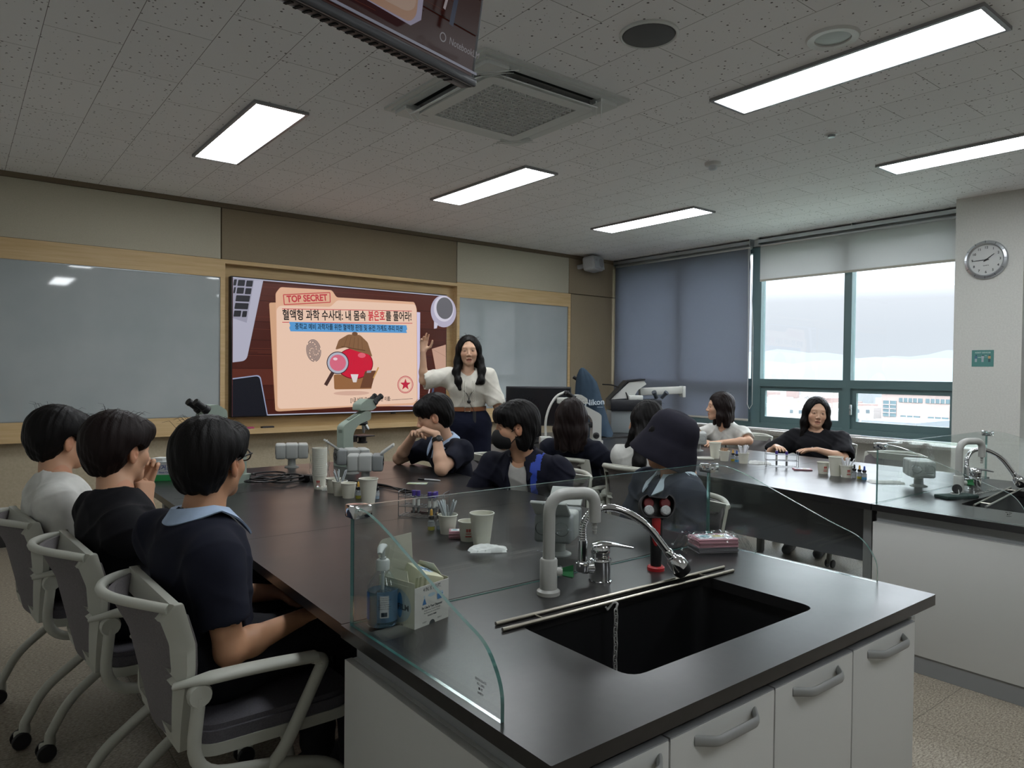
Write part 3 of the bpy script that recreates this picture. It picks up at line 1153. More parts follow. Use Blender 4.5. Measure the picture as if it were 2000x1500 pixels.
def splash_guard(ox, label):
    """glass walls on the back and both ends of a sink top"""
    t = thing('glass_splash_guard', label, 'glass guard', (ox, 0.825, ZT))
    th = 0.008
    def side(x):
        prof = [(0.155, 0.0)]+[(p[0], p[1]) for p in round_path([(0.155, 0.0, 0), (0.155, 0.06, 0), (0.2, 0.125, 0), (0.30, 0.155, 0), (0.60, 0.267, 0), (0.68, 0.288, 0), (0.758, 0.289, 0)], 0.055, 5)][1:]+[(0.758, 0.0)]
        m = MB()
        n = len(prof)
        vs = [(x-th/2, p[0], p[1]+0.0005) for p in prof]+[(x+th/2, p[0], p[1]+0.0005) for p in prof]
        m.add(vs, [tuple(range(n))[::-1], tuple(range(n, 2*n))], 0)
        m.add(vs, [(i, (i+1) % n, n+(i+1) % n, n+i) for i in range(n)], 1)
        return m.obj('glass_panel', [M_GLASS, M_GEDGE], t, 30)
    s1 = side(0.022)
    side(1.445-0.012)
    b = MB()
    y = 0.758
    x0, x1, z0, z1 = 0.028, 1.428, 0.0005, 0.289
    vs = [(x0, y, z0), (x1, y, z0), (x1, y, z1), (x0, y, z1), (x0, y+th, z0), (x1, y+th, z0), (x1, y+th, z1), (x0, y+th, z1)]
    b.add(vs, [(3, 2, 1, 0)[::-1], (4, 5, 6, 7)[::-1]], 0)
    b.add(vs, [(0, 1, 5, 4), (1, 2, 6, 5), (2, 3, 7, 6), (3, 0, 4, 7)], 1)
    b.obj('glass_panel', [M_GLASS, M_GEDGE], t, 30)
    for x in (0.036, 1.42):
        c = MB()
        c.box((x, 0.752, 0.277), (0.05, 0.05, 0.032), 0, None, 0.004)
        c.cyl((x-0.01, 0.722, 0.277), (x-0.01, 0.728, 0.277), 0.006)
        c.obj('corner_clamp', M_CHROME, t)
    k = MB()
    # printed maker's mark low on the left pane
    T = Matrix.Translation((0.0175, 0.215, 0.055)) @ Matrix.Rotation(radians(-90), 4, 'Z') @ Matrix.Rotation(pi/2, 4, 'X')
    for i, (s, sz) in enumerate((('SEOULGLASS', 0.006), ('KS L 2002', 0.0055), ('\u25a0 8T', 0.006), ('SAFETY', 0.0055))):
        k.text(s, sz, 0, T @ Matrix.Translation((0, -0.008*i, 0.0)), 'CENTER', 0.0001)
    k.obj('printed_mark', M_BLACK, s1, 0)
    return t

def student_table(ox, poly, label, yend):
    t = thing('student_table', label, 'table', (ox, 1.6, 0))
    P = [(p[0]-ox, p[1]-1.6) for p in poly]
    MB().prism(round_poly(P, [0.0, 0.02, 0.28, 0.3, 0.3, 0.28, 0.05, 0.0][:len(P)], 8), 0.72, ZT).obj('tabletop', M_TOP, t, 30)
    L = yend-1.6
    MB().bx(0.22, 0.235, 0.06, L-0.35, 0.40, 0.715).obj('modesty_panel', M_MODEST, t)
    MB().bx(1.28, 1.295, 0.06, L-0.35, 0.40, 0.715).obj('modesty_panel', M_MODEST, t)
    fr = MB()
    fr.bx(0.1, 1.42, 0.06, 0.10, 0.67, 0.715)
    fr.bx(0.1, 1.42, L-0.42, L-0.38, 0.67, 0.715)
    fr.bx(0.22, 0.26, 0.10, L-0.42, 0.69, 0.718)
    fr.bx(1.26, 1.30, 0.10, L-0.42, 0.69, 0.718)
    fr.obj('frame', M_LEG, t)
    for x in (0.12, 1.40):
        for y in (0.08, L*0.5, L-0.40):
            lg = MB()
            lg.box((x, y, 0.345), (0.045, 0.045, 0.69), 0, None, 0.006)
            lg.lathe([(0, 0), (0.024, 0), (0.024, 0.012), (0, 0.014)], (x, y, 0.0), 12)
            lg.obj('leg', M_LEG, t)
    s = MB()
    for y in (1.0, 2.0):
        if y < L-0.3:
            s.bx(0.05, 1.5, y-0.0008, y+0.0008, ZT+0.00005, ZT+0.0003)
    s.obj('joint_line', M_BLACK, t)
    return t

sink_worktop(0.735, 'near black worktop with the black sink let into it', '')
base_cabinet(0.735, 'near white sink cabinet with grey bow handles on its doors')
splash_guard(0.735, 'glass splash guard around the near sink, taps in front of it')
student_table(0.765, [(0.74, 1.602), (0.765, 2.5), (0.79, 4.28), (1.15, 4.46), (2.1, 4.48), (2.42, 4.2), (2.36, 3.2), (2.19, 1.602)],
              'near long black student table behind the near sink, boys along its left edge', 4.46)
sink_worktop(3.46, 'far black worktop with sink, cut by the right photo edge', '')
base_cabinet(3.46, 'far white cabinet under the right-hand sink, large blank side panel')
splash_guard(3.46, 'glass splash guard around the far sink at the right photo edge')
student_table(3.5, [(3.46, 1.602), (3.545, 2.5), (3.60, 4.45), (3.9, 4.66), (4.85, 4.66), (5.08, 4.4), (5.06, 3.2), (5.0, 1.602)],
              'far black student table by the window, reflecting daylight', 4.6)

def instrument_bench():
    t = thing('instrument_bench', 'black topped bench with white frame in the corner, carrying monitor and hooded instrument', 'bench', (3.8, 4.72, 0))
    MB().prism(round_poly([(-0.06, 0.06), (0.0, 0.0), (1.9, 0.0), (1.9, 0.72), (0.02, 0.72)], 0.01, 3), 0.715, 0.75).obj('tabletop', M_TOP, t)
    a = MB()
    a.bx(-0.03, 1.86, 0.03, 0.05, 0.63, 0.714)
    a.bx(-0.03, -0.01, 0.05, 0.70, 0.63, 0.714)
    a.obj('apron', pm('white_metal', 'c4c6c5', 0.45), t)
    for x in (0.02, 1.82):
        for y in (0.07, 0.66):
            MB().bx(x-0.03, x+0.03, y-0.02, y+0.04, 0, 0.63, 0, 0.004).obj('leg', pm('white_metal', 'c4c6c5', 0.45), t)
instrument_bench()

# ------------------------------------------------------------------ wall things
def wall_clock():
    t = thing('wall_clock', 'round silver wall clock with black numerals on the white pillar', 'clock', (6.45, 2.12, 2.292), (pi/2, 0, -pi/2))
    # local frame: x to the right as seen, y up, z towards the room
    R = 0.152
    MB().lathe([(R, 0), (R, 0.012), (R*0.97, 0.026), (R*0.86, 0.032), (R*0.80, 0.024), (R*0.80, 0.006), (0, 0.006)], (0, 0, 0), 48).obj('rim', pm('clock_rim', 'b9bcc0', 0.28, 0.85), t)
    MB().lathe([(R*0.80, 0.007), (0, 0.0075)], (0, 0, 0), 48).obj('dial', pm('clock_dial', 'c6c8c6', 0.6), t)
    nm = MB()
    for i in range(1, 13):
        a = 2*pi*i/12
        nm.text(str(i), 0.026, 0, Matrix.Translation((R*0.64*sin(a), R*0.64*cos(a), 0.0085)), 'CENTER', 0.0006)
    nm.text('QUARTZ', 0.010, 0, Matrix.Translation((0, -0.045, 0.0085)), 'CENTER', 0.0003)
    nm.obj('numerals', pm('clock_ink', '26282b', 0.6), t, 0)
    tk = MB()
    for i in range(12):
        a = 2*pi*i/12
        tk.T = Matrix.Rotation(-a, 4, 'Z')
        tk.box((0, R*0.92, 0.0305), (0.0022, 0.018, 0.003))
    tk.T = None
    tk.obj('rim_marks', pm('clock_ink', '26282b', 0.6), t, 0)
    def hand(a, L, w):
        m = MB()
        m.T = Matrix.Rotation(-a, 4, 'Z')
        m.prism([(-w, -0.02), (w, -0.02), (w*0.6, L), (-w*0.6, L)], 0.011, 0.0125)
        m.T = None
        m.obj('hand', pm('clock_ink', '26282b', 0.6), t, 0)
    hand(radians(53), 0.07, 0.004)
    hand(radians(268), 0.098, 0.003)
    MB().cyl((0, 0, 0.008), (0, 0, 0.016), 0.006).obj('hub', pm('clock_ink', '26282b', 0.6), t)
wall_clock()

def wall_sign():
    t = thing('wall_sign', 'small green notice with white lettering and three figures, on the pillar below the clock', 'sign', (6.45, 2.131, 1.51), (pi/2, 0, -pi/2))
    MB().bx(-0.077, 0.077, -0.066, 0.066, 0, 0.002).obj('board', pm('sign_green', '4f8480', 0.6), t)
    m = MB()
    m.text('ASSIST DEVICES', 0.016, 0, Matrix.Translation((0, 0.045, 0.0024)), 'CENTER', 0.0003)
    m.bx(0.015, 0.03, 0.021, 0.024, 0.002, 0.0026)
    m.bx(-0.034, -0.012, 0.004, 0.007, 0.002, 0.0026)
    m.bx(-0.034, 0.05, 0.010, 0.0115, 0.002, 0.0024)
    m.obj('lettering', pm('sign_white', 'b9cfcb', 0.6), t, 0)
    p = MB()
    for x, top, leg in ((-0.047, 0, 1), (0.0, 1, 1), (0.047, 2, 3)):
        p.box((x, 0.008, 0.0026), (0.018, 0.02, 0.001), top)
        p.box((x-0.004, -0.016, 0.0026), (0.006, 0.026, 0.001), leg)
        p.box((x+0.004, -0.016, 0.0026), (0.006, 0.026, 0.001), leg)
        p.lathe([(0.005, 0.0022), (0, 0.003)], (x+0.002, 0.023, 0), 12, 3)
    p.obj('figures', [pm('sign_blue', '4a6c86', 0.6), pm('sign_grey', 'a8b0b8', 0.6), pm('sign_orange', 'b99a6c', 0.6), pm('sign_dark', '39505a', 0.6)], t, 0)
wall_sign()

def wall_speaker():
    t = thing('wall_speaker', 'white box loudspeaker mounted high in the room corner', 'speaker', (6.16, 6.40, 2.70), (radians(-8), 0, radians(18)))
    b = MB()
    o = round_poly([(-0.085, -0.075), (0.13, -0.06), (0.13, 0.06), (-0.085, 0.075)], 0.03, 5)
    b.T = Matrix.Translation((0, -0.12, 0)) @ Matrix.Rotation(pi/2, 4, 'X')
    b.T = Matrix.Translation((0, -0.12, -0.02))
    b.box((0, 0, 0), (0.27, 0.17, 0.175), 0, None, 0.035, 4)
    b.T = None
    b.obj('cabinet', pm('speaker_white', 'b3b5b8', 0.5), t)
    g = MB()
    g.box((0.0, -0.204, -0.02), (0.245, 0.01, 0.15), 0, None, 0.004)
    g.obj('front_grille', pm('speaker_grille', 'a2a5a8', 0.6), t)
    r = MB()
    r.lathe([(0.056, 0), (0.056, 0.004), (0, 0.006)], (0.045, -0.208, -0.02), 28, 0, (0, -1, 0))
    r.lathe([(0.016, 0), (0.016, 0.003), (0, 0.004)], (-0.075, -0.208, 0.005), 16, 0, (0, -1, 0))
    r.obj('driver', pm('speaker_cone', '8a8d90', 0.6), t)
    k = MB()
    k.box((-0.02, 0.02, -0.02), (0.05, 0.13, 0.05), 0, None, 0.008)
    k.obj('wall_bracket', pm('speaker_white', 'b3b5b8', 0.5), t)
wall_speaker()

def eraser(x, col, name, label):
    t = thing('board_eraser', label, 'eraser', (x, YF-0.02, 0.8155), 0.1)
    MB().box((0, 0, 0.022), (0.115, 0.045, 0.018), 0, None, 0.006).obj('handle', pm(name, col, 0.5), t)
    MB().box((0, 0, 0.0066), (0.11, 0.042, 0.013), 0, None, 0.003).obj('felt_pad', pm('felt', '3a3638', 0.9), t)
eraser(2.06, 'b0436a', 'eraser_pink', 'pink board eraser on the ledge under the screen')
eraser(2.24, '232227', 'eraser_black', 'black board eraser on the ledge under the screen')

# ------------------------------------------------------------------ chairs
M_CHW = pm('chair_white_plastic', 'b4b5ab', 0.5, 0, 0.4)
M_CHF = mat_fabric('chair_grey_mesh', '6f6b6c', '7b7778')
M_CHS = mat_fabric('chair_seat_fabric', '57555a', '626066')
M_RUB = pm('caster_black', '1b1b1d', 0.55)

def bent_panel(m, outline, zfun, th, mi=0):
    """outline: list of (y, z); x from zfun(y, z); a closed slab th thick"""
    n = len(outline)
    A = [(zfun(y, z), y, z) for y, z in outline]
    B = [(x-th, y, z) for x, y, z in A]
    return A, B

def make_chair(label, loc, rot, group):
    """front is +X; the back stands at x = -0.2"""
    t = thing('caster_chair', label, 'chair', loc, rot, group)
    def bx_(y, z):
        # surface of the back: leans rearwards, wraps forward at the sides
        u = (z-0.42)/0.38
        return -0.185-0.085*u+2.7*y*y*(0.36+0.64*u)-0.10*max(0, u-0.72)
    # plastic shell: outer loop, cross bar
    def half_w(z):
        u = min(1, max(0, (z-0.41)/0.39))
        return 0.182+0.030*min(1, u*1.8)+0.003*u
    out_o, out_i = [], []
    zs_o = [0.36+0.50*k/14 for k in range(15)]
    def loop(z0, z1, inset, n=14, r=0.05):
        pts = []
        zz = [z0+(z1-z0)*k/n for k in range(n+1)]
        base = [(half_w(z)-inset, z) for z in zz]+[(-(half_w(z)-inset), z) for z in zz[::-1]]
        return round_poly(base[0:1]+base[1:n]+base[n:n+2]+base[n+2:-1]+base[-1:], [r if i in (0, n, n+1, 2*n+1) else 0 for i in range(2*n+2)], 6)
    def shell(o, i, th):
        m = MB()
        n = len(o)
        F = [(bx_(*p), p[0], p[1]) for p in o]
        G = [(bx_(*p), p[0], p[1]) for p in i]
        vs = F+G+[(a-th, b, c) for a, b, c in F]+[(a-th, b, c) for a, b, c in G]
        fs = []
        for k in range(n):
            j = (k+1) % n
            fs += [(k, j, n+j, n+k), (2*n+k, 3*n+k, 3*n+j, 2*n+j), (k, 2*n+k, 2*n+j, j), (n+k, n+j, 3*n+j, 3*n+k)]
        m.add(vs, fs)
        return m
    s = shell(loop(0.590, 0.802, 0.0, r=0.055), loop(0.622, 0.755, 0.036, r=0.04), 0.020)
    lo = shell(loop(0.420, 0.620, 0.0, r=0.06), loop(0.466, 0.590, 0.03, r=0.045), 0.020)
    s.add(lo.v, lo.f)
    # rolled top rim
    rim = [(bx_(y, 0.802)-0.010, y, 0.802-0.02*abs(y/0.22)**3) for y in [-0.198+0.396*k/20 for k in range(21)]]
    s.tube(rim, 0.013, 8)
    s.obj('back_frame', M_CHW, t, 50)
    f = MB()
    o = loop(0.375, 0.852, 0.012, 14, 0.05)
    n = len(o)
    # cloth skin as a grid so that it follows the curve
    ny, nz = 12, 14
    vs, fs = [], []
    for a in range(nz+1):
        z = 0.432+0.360*a/nz
        h = half_w(z)-0.010-(0.03 if a in (0, nz) else 0.0)
        for b in range(ny+1):
            y = -h+2*h*b/ny
            vs.append((bx_(y, z)+0.016, y, z))
    for a in range(nz):
        for b in range(ny):
            p = a*(ny+1)+b
            fs.append((p, p+1, p+ny+2, p+ny+1))
    N = len(vs)
    vs2 = [(x-0.014, y, z) for x, y, z in vs]
    fs2 = [tuple(N+i for i in q[::-1]) for q in fs]
    edge = [b for b in range(ny+1)]+[a*(ny+1)+ny for a in range(1, nz+1)]+[nz*(ny+1)+b for b in range(ny-1, -1, -1)]+[a*(ny+1) for a in range(nz-1, 0, -1)]
    fs3 = [(edge[k], N+edge[k], N+edge[(k+1) % len(edge)], edge[(k+1) % len(edge)]) for k in range(len(edge))]
    f.add(vs+vs2, fs+fs2+fs3)
    f.obj('back_cushion', M_CHF, t, 60)
    st = MB()
    o = round_poly([(-0.13, -0.2), (0.30, -0.22), (0.30, 0.22), (-0.13, 0.2)], [0.06, 0.09, 0.09, 0.06], 6)
    st.prism(o, 0.425, 0.455)
    o2 = [(x*0.97, y*0.96) for x, y in o]
    st.prism(o2, 0.455, 0.468)
    st.obj('seat', M_CHS, t, 60)
    pan = MB()
    pan.prism([(x*1.03+0.0, y*1.02) for x, y in o], 0.395, 0.425)
    pan.obj('seat_pan', M_CHW, t, 60)
    for sy in (-1, 1):
        y = 0.245*sy
        a = MB()
        arm = round_path([(-0.19, 0.205*sy, 0.598), (-0.14, y, 0.615), (0.0, y*1.03, 0.614), (0.15, y*1.03, 0.602)], 0.08, 6)
        a.tube(arm, [0.016+0.010*min(1, i/6) for i in range(len(arm))], 10, 0, False, 0.55, 1.0, True, (0, 0, 1))
        a.lathe([(0, 0), (0.026, 0), (0.03, 0.012), (0.026, 0.03), (0, 0.03)], (-0.145, y-0.015, 0.580), 16, 0, (0, 1, 0))
        a.obj('armrest', M_CHW, t, 60)
        l = MB()
        l.tube(round_path([(-0.145, y, 0.575), (-0.165, y, 0.385), (0.08, y*0.97, 0.335), (0.24, y*0.95, 0.275), (0.285, y*0.95, 0.085)], [0.09, 0.1, 0.08], 6), 0.0165, 12)
        l.obj('leg', M_CHW, t, 60)
        l2 = MB()
        l2.tube(round_path([(0.145, y*1.03, 0.599), (0.175, y*1.03, 0.588), (0.06, y, 0.36), (-0.17, y*0.95, 0.19), (-0.225, y*0.95, 0.085)], [0.02, 0.06, 0.07], 6), 0.0165, 12)
        l2.obj('leg', M_CHW, t, 60)
        for x in (0.285, -0.225):
            c = MB()
            c.cyl((x, y*0.95, 0.055), (x, y*0.95, 0.09), 0.019, 0.016, 12)
            c.box((x-0.008, y*0.95, 0.045), (0.05, 0.024, 0.036), 0, None, 0.008)
            c.lathe([(0, -0.027), (0.027, -0.027), (0.030, -0.023), (0.030, -0.014), (0, -0.014)], (x-0.012, y*0.95, 0.031), 18, 1, (0, 1, 0))
            c.lathe([(0, 0.014), (0.030, 0.014), (0.030, 0.023), (0.027, 0.027), (0, 0.027)], (x-0.012, y*0.95, 0.031), 18, 1, (0, 1, 0))
            c.obj('caster', [M_CHW, M_RUB], t)
    return t

CG = 'white framed caster chairs'
chair0 = make_chair('nearest white framed chair, under the boy in the dark vest with glasses', (0.60, 2.05, 0), radians(2), CG)
def chair(x, y, rot, label):
    return dup(chair0, (x, y, 0), radians(rot), label)
chair(0.50, 2.70, 4, 'white framed chair under the boy in the black T-shirt')
chair(0.395, 3.32, 6, 'white framed chair under the boy in the white T-shirt at the far left')
chair(2.60, 3.85, 176, 'white framed chair behind the boy leaning his chin on his hands')
chair(2.50, 2.93, 190, 'white framed chair under the person with the black mask')
chair(3.40, 3.52, 3, 'white framed chair seen from behind, under the girl with shoulder-length hair')
chair(3.40, 2.93, 5, 'white framed chair seen from behind, under the girl with very long hair')
chair(2.46, 2.05, 176, 'white framed chair under the person in the bucket hat')
chair(5.62, 3.78, 184, 'white framed chair by the window, under the girl in the white T-shirt')
chair(5.56, 2.98, 186, 'white framed chair by the window, under the girl in the black T-shirt')
chair(5.15, 2.30, 180, 'empty white framed chair by the window, next to the pillar')

# ------------------------------------------------------------------ outlet pods on the tables
M_POD = pm('pod_grey', 'a9aca9', 0.5)
M_PODD = pm('pod_inner', '85898a', 0.5)
def outlet_pod(label, x, y, rot, lids):
    t = thing('outlet_pod', label, 'power outlet', (x, y, ZT), rot, 'grey outlet pods on the tables')
    MB().lathe([(0.036, 0), (0.036, 0.004), (0.02, 0.012), (0.018, 0.06), (0, 0.06)], (0, 0, 0), 24).obj('stem', M_POD, t)
    b = MB()
    b.box((0, 0, 0.093), (0.062, 0.105, 0.084), 0, None, 0.010, 3)
    b.obj('body', M_POD, t)
    for s in (-1, 1):
        e = MB()
        e.box((s*0.055, 0, 0.093), (0.05, 0.102, 0.082), 0, None, 0.010, 3)
        e.box((s*0.0805, 0.0, 0.093), (0.002, 0.06, 0.005))
        e.obj('end_block', M_PODD if s in lids else M_POD, t)
        so = MB()
        for yy in (-0.026, 0.026):
            so.lathe([(0.02, 0), (0.018, -0.004), (0, -0.004)], (s*0.0815, yy, 0.095), 16, 0, (s, 0, 0))
        so.obj('socket', M_BLACK, t)
        if s in lids:
            l = MB()
            R = Matrix.Translation((s*0.07, 0, 0.136)) @ Matrix.Rotation(s*radians(52), 4, 'Y')
            l.T = R
            l.box((0, 0, 0.036), (0.010, 0.098, 0.075), 0, None, 0.003)
            l.T = None
            l.obj('flip_lid', M_POD, t)
    t.scale = (1.22, 1.22, 1.12)
    return t
outlet_pod('grey outlet pod with both lids flipped up, behind the white tap', 1.612, 1.785, radians(35), (-1, 1))
outlet_pod('closed grey outlet pod at the far end of the near table', 1.671, 4.36, radians(-20), ())
outlet_pod('grey outlet pod with an open lid, right of the tall cup stack', 1.86, 3.90, radians(-15), (-1,))
outlet_pod('closed grey outlet pod between the cups and the microscope', 1.80, 3.60, radians(-30), (1,))
outlet_pod('closed grey outlet pod behind the far glass guard', 4.235, 1.70, radians(35), ())
outlet_pod('grey outlet pod half hidden by the bucket hat', 4.66, 3.52, radians(40), ())

# ------------------------------------------------------------------ paper cups
M_CUP = pm('cup_paper', 'd3d2c4', 0.75, 0, 0.25)
M_CUPI = pm('cup_inside', 'dcdcd2', 0.7, 0, 0.25)
M_CUPR = pm('cup_red_print', 'b5473e', 0.7)
def cup(kind, x, y, label, rot=0.0, printed=True, group='paper cups'):
    t = thing('paper_cup', label, 'cup', (x, y, ZT), rot, group)
    if kind == 'tall':
        r0, r1, h = 0.0285, 0.0425, 0.118
    else:
        r0, r1, h = 0.0265, 0.036, 0.074
    m = MB()
    m.lathe([(0, 0.002), (r0, 0.002), (r0+0.0005, 0.0), (r1, h-0.004)], (0, 0, 0), 32)
    m.lathe([(r1-0.0015, h-0.004), (r0-0.0005, 0.006), (0, 0.005)], (0, 0, 0), 32)
    m.obj('cup_body', M_CUP, t, 60)
    MB().tube([((r1+0.0006)*cos(2*pi*k/32), (r1+0.0006)*sin(2*pi*k/32), h-0.003) for k in range(32)], 0.0022, 6, 0, True).obj('rolled_rim', M_CUPI, t, 60)
    if kind == 'small' and printed:
        p = MB()
        for k, (aa, zz, w, hh) in enumerate(((-0.22, 0.042, 0.004, 0.012), (-0.10, 0.042, 0.004, 0.012), (0.06, 0.042, 0.004, 0.012), (0.18, 0.042, 0.004, 0.012), (-0.16, 0.030, 0.011, 0.003), (0.12, 0.030, 0.011, 0.003), (-0.02, 0.020, 0.022, 0.005))):
            r = r0+(r1-r0)*zz/h+0.0006
            p.T = Matrix.Rotation(aa, 4, 'Z') @ Matrix.Translation((r, 0, zz)) @ Matrix.Rotation(0.13, 4, 'Y')
            p.box((0, 0, 0), (0.0006, w, hh))
        p.T = None
        p.obj('red_print', M_CUPR, t, 0)
    return t
CAMANG = radians(232)
tall0 = cup('tall', 1.471, 2.035, 'tall paper cup beside the folded tissue on the near table')
small0 = cup('small', 1.475, 2.262, 'small paper cup holding a bunch of pipettes on the near table', radians(150), False)
sm2 = cup('small', 1.475, 2.125, 'small paper cup with red print, hidden behind the nearest tall cup', radians(238))
dup(tall0, (1.508, 2.985, ZT), 0, 'tall paper cup beside the wire tube rack on the near table')
dup(small0, (1.497, 3.172, ZT), 0, 'front small paper cup in the row of three on the near table')
dup(small0, (1.489, 3.255, ZT), 0, 'middle small paper cup in the row of three on the near table')
dup(small0, (1.497, 3.35, ZT), 0, 'back small paper cup in the row of three, next to the cup stack')
dup(tall0, (4.352, 3.135, ZT), 0, 'tall paper cup in front of the girl in the white T-shirt')
dup(small0, (4.288, 3.01, ZT), 0, 'small paper cup full of brown sticks on the far table')
dup(small0, (4.278, 2.848, ZT), 0, 'small paper cup full of white straws, left on the far table')
dup(sm2, (4.266, 2.27, ZT), radians(232), 'small paper cup with red print, left of the right-hand tall cup on the far table')
dup(tall0, (4.245, 2.18, ZT), 0, 'tall paper cup in the right-hand group on the far table')
dup(sm2, (4.235, 2.108, ZT), radians(232), 'small paper cup with straws and red print, right on the far table')

# stack of cups in a bag
def cup_stack():
    x, y = 1.485, 3.49
    n = 26
    first = None
    for i in range(n):
        o = dup(sm2 if i == 0 else small0, (x, y, ZT+0.0006+i*0.0056), radians(235) if i == 0 else 0.0,
                'tall stack of paper cups in a clear bag: %s' % ('bottom cup with red print' if i == 0 else 'a cup nested in the stack'), 'cups nested in the tall stack')
    t = thing('plastic_bag', 'clear crumpled plastic bag around the tall cup stack', 'bag', (x, y, ZT))
    random.seed(5)
    m = MB()
    vs, fs = [], []
    N, R = 40, 22
    for a in range(R+1):
        z = 0.003+0.232*a/R
        base = 0.047 if a > 3 else 0.047+0.02*(3-a)/3
        if a > 18:
            base *= 1-0.22*(a-18)/4
        for b in range(N):
            th = 2*pi*b/N
            r = base+0.004*sin(th*5+a*0.7)+0.003*sin(th*9-a*1.3)+random.uniform(-0.0012, 0.0012)
            r = max(r, 0.0405)
            vs.append((r*cos(th), r*sin(th), z+0.003*sin(3*th)))
    for a in range(R):
        for b in range(N):
            fs.append((a*N+b, a*N+(b+1) % N, (a+1)*N+(b+1) % N, (a+1)*N+b))
    m.add(vs, fs)
    m.tube([(0.03, -0.02, 0.21), (0.036, -0.026, 0.24), (0.030, -0.02, 0.255)], [0.02, 0.01, 0.004], 8)
    m.obj('bag_film', mat_glass('clear_film', (0.985, 0.985, 0.985), 0.15), t, 80)
cup_stack()

# ------------------------------------------------------------------ pipettes, straws, sticks
M_PIP = pm('pipette_plastic', 'c3ccd0', 0.3, 0, 0.5, Transmission_Weight=0.35)
M_STRAW = pm('straw_white', 'dfe0e4', 0.45)
M_STICK = pm('wood_stick', 'a98668', 0.7)
def bunch(name, label, cat, x, y, n, L, mat, seed, group, spread=0.5, r=0.0032):
    random.seed(seed)
    for i in range(n):
        a = 2*pi*i/n+random.uniform(-0.4, 0.4)
        q = random.uniform(0.35, 1.0)
        p0 = Vector((0.010*cos(a+2.4), 0.010*sin(a+2.4), 0.008))
        top = Vector((0.026*q*cos(a), 0.026*q*sin(a), 0.072))
        d = (top-p0).normalized()
        m = MB()
        if name == 'pipette':
            m.tube([p0, p0+d*L*0.45, p0+d*L*0.5, p0+d*L*0.95, p0+d*L], [r*0.5, r*0.6, r, r*1.15, r*0.6], 8)
        else:
            m.tube([p0, p0+d*L*random.uniform(0.94, 1.04)], r, 7)
        o = m.obj(name, mat, None, 60, (x, y, ZT))
        tag(o, label, cat, group)
bunch('pipette', 'clear plastic pipette standing in the near small paper cup', 'pipette', 1.475, 2.262, 11, 0.125, M_PIP, 2, 'pipettes in the near cup')
bunch('pipette', 'clear plastic pipette in the row of three small cups', 'pipette', 1.489, 3.255, 7, 0.125, M_PIP, 9, 'pipettes in the row of cups')
bunch('straw', 'white straw fanned out of the left small cup on the far table', 'straw', 4.278, 2.848, 10, 0.125, M_STRAW, 4, 'straws in the left far cup', r=0.0036)
bunch('straw', 'white straw fanned out of the right small cup on the far table', 'straw', 4.235, 2.108, 9, 0.115, M_STRAW, 6, 'straws in the right far cup', r=0.0036)
bunch('wooden_stick', 'short brown wooden stick in the small cup on the far table', 'stick', 4.288, 3.01, 16, 0.088, M_STICK, 8, 'sticks in the far cup', r=0.0022)

# ------------------------------------------------------------------ dropper bottles
def dropper(x, y, capcol, liquid, label):
    t = thing('dropper_bottle', label, 'bottle', (x, y, ZT), 0, 'dropper bottles')
    b = MB()
    b.lathe([(0, 0.0005), (0.0125, 0.0005), (0.0135, 0.003), (0.0135, 0.034), (0.012, 0.038), (0.008, 0.041), (0.008, 0.045), (0, 0.045)], (0, 0, 0), 18)
    b.obj('bottle', pm('bottle_plastic', 'b4bcc0', 0.2, 0, 0.5, Transmission_Weight=0.6), t)
    MB().lathe([(0, 0.002), (0.0137, 0.002), (0.0137, 0.016), (0, 0.016)], (0, 0, 0), 18).obj('liquid', pm('liquid_'+liquid, liquid, 0.15, 0, 0.5, Transmission_Weight=0.3), t)
    MB().lathe([(0.0138, 0.017), (0.0138, 0.033)], (0, 0, 0), 18).obj('paper_label', pm('label_grey', '9aa0a4', 0.6), t)
    MB().lathe([(0, 0.045), (0.0115, 0.045), (0.0115, 0.056), (0.009, 0.058), (0, 0.058)], (0, 0, 0), 18).obj('collar', M_BLACK, t)
    MB().lathe([(0.0065, 0.058), (0.0055, 0.07), (0.0048, 0.078), (0.002, 0.082), (0, 0.082)], (0, 0, 0), 14).obj('bulb', pm('bulb_'+capcol, capcol, 0.5), t)
YEL, BLU, BLK = 'c99a3c', '3a5bb0', '1d1d22'
dropper(1.452, 2.343, YEL, 'b3ac3a', 'yellow topped dropper bottle by the pipette cup on the near table')
dropper(1.486, 2.335, BLK, '9fb4c4', 'dark topped dropper bottle right of the yellow one by the pipette cup')
dropper(1.524, 3.122, YEL, 'b9b04a', 'yellow topped dropper bottle in front of the three small cups')
dropper(1.553, 3.088, BLU, '78b4c0', 'blue topped dropper bottle in front of the three small cups')
dropper(1.590, 3.062, BLK, '9fb4c4', 'black topped dropper bottle hidden beside the tall cup and rack')
dropper(4.322, 2.962, YEL, 'c2b23a', 'yellow topped dropper bottle, left group on the far table')
dropper(4.302, 2.918, BLU, '5f9fd0', 'blue topped dropper bottle, left group on the far table')
dropper(4.238, 2.062, BLK, 'b9bcc2', 'black topped dropper bottle, right group on the far table')
dropper(4.228, 2.026, YEL, 'b7ac3c', 'yellow topped dropper bottle, middle of the right group on the far table')
dropper(4.216, 1.992, BLU, '4f9ac8', 'blue topped dropper bottle, right end of the far table group')

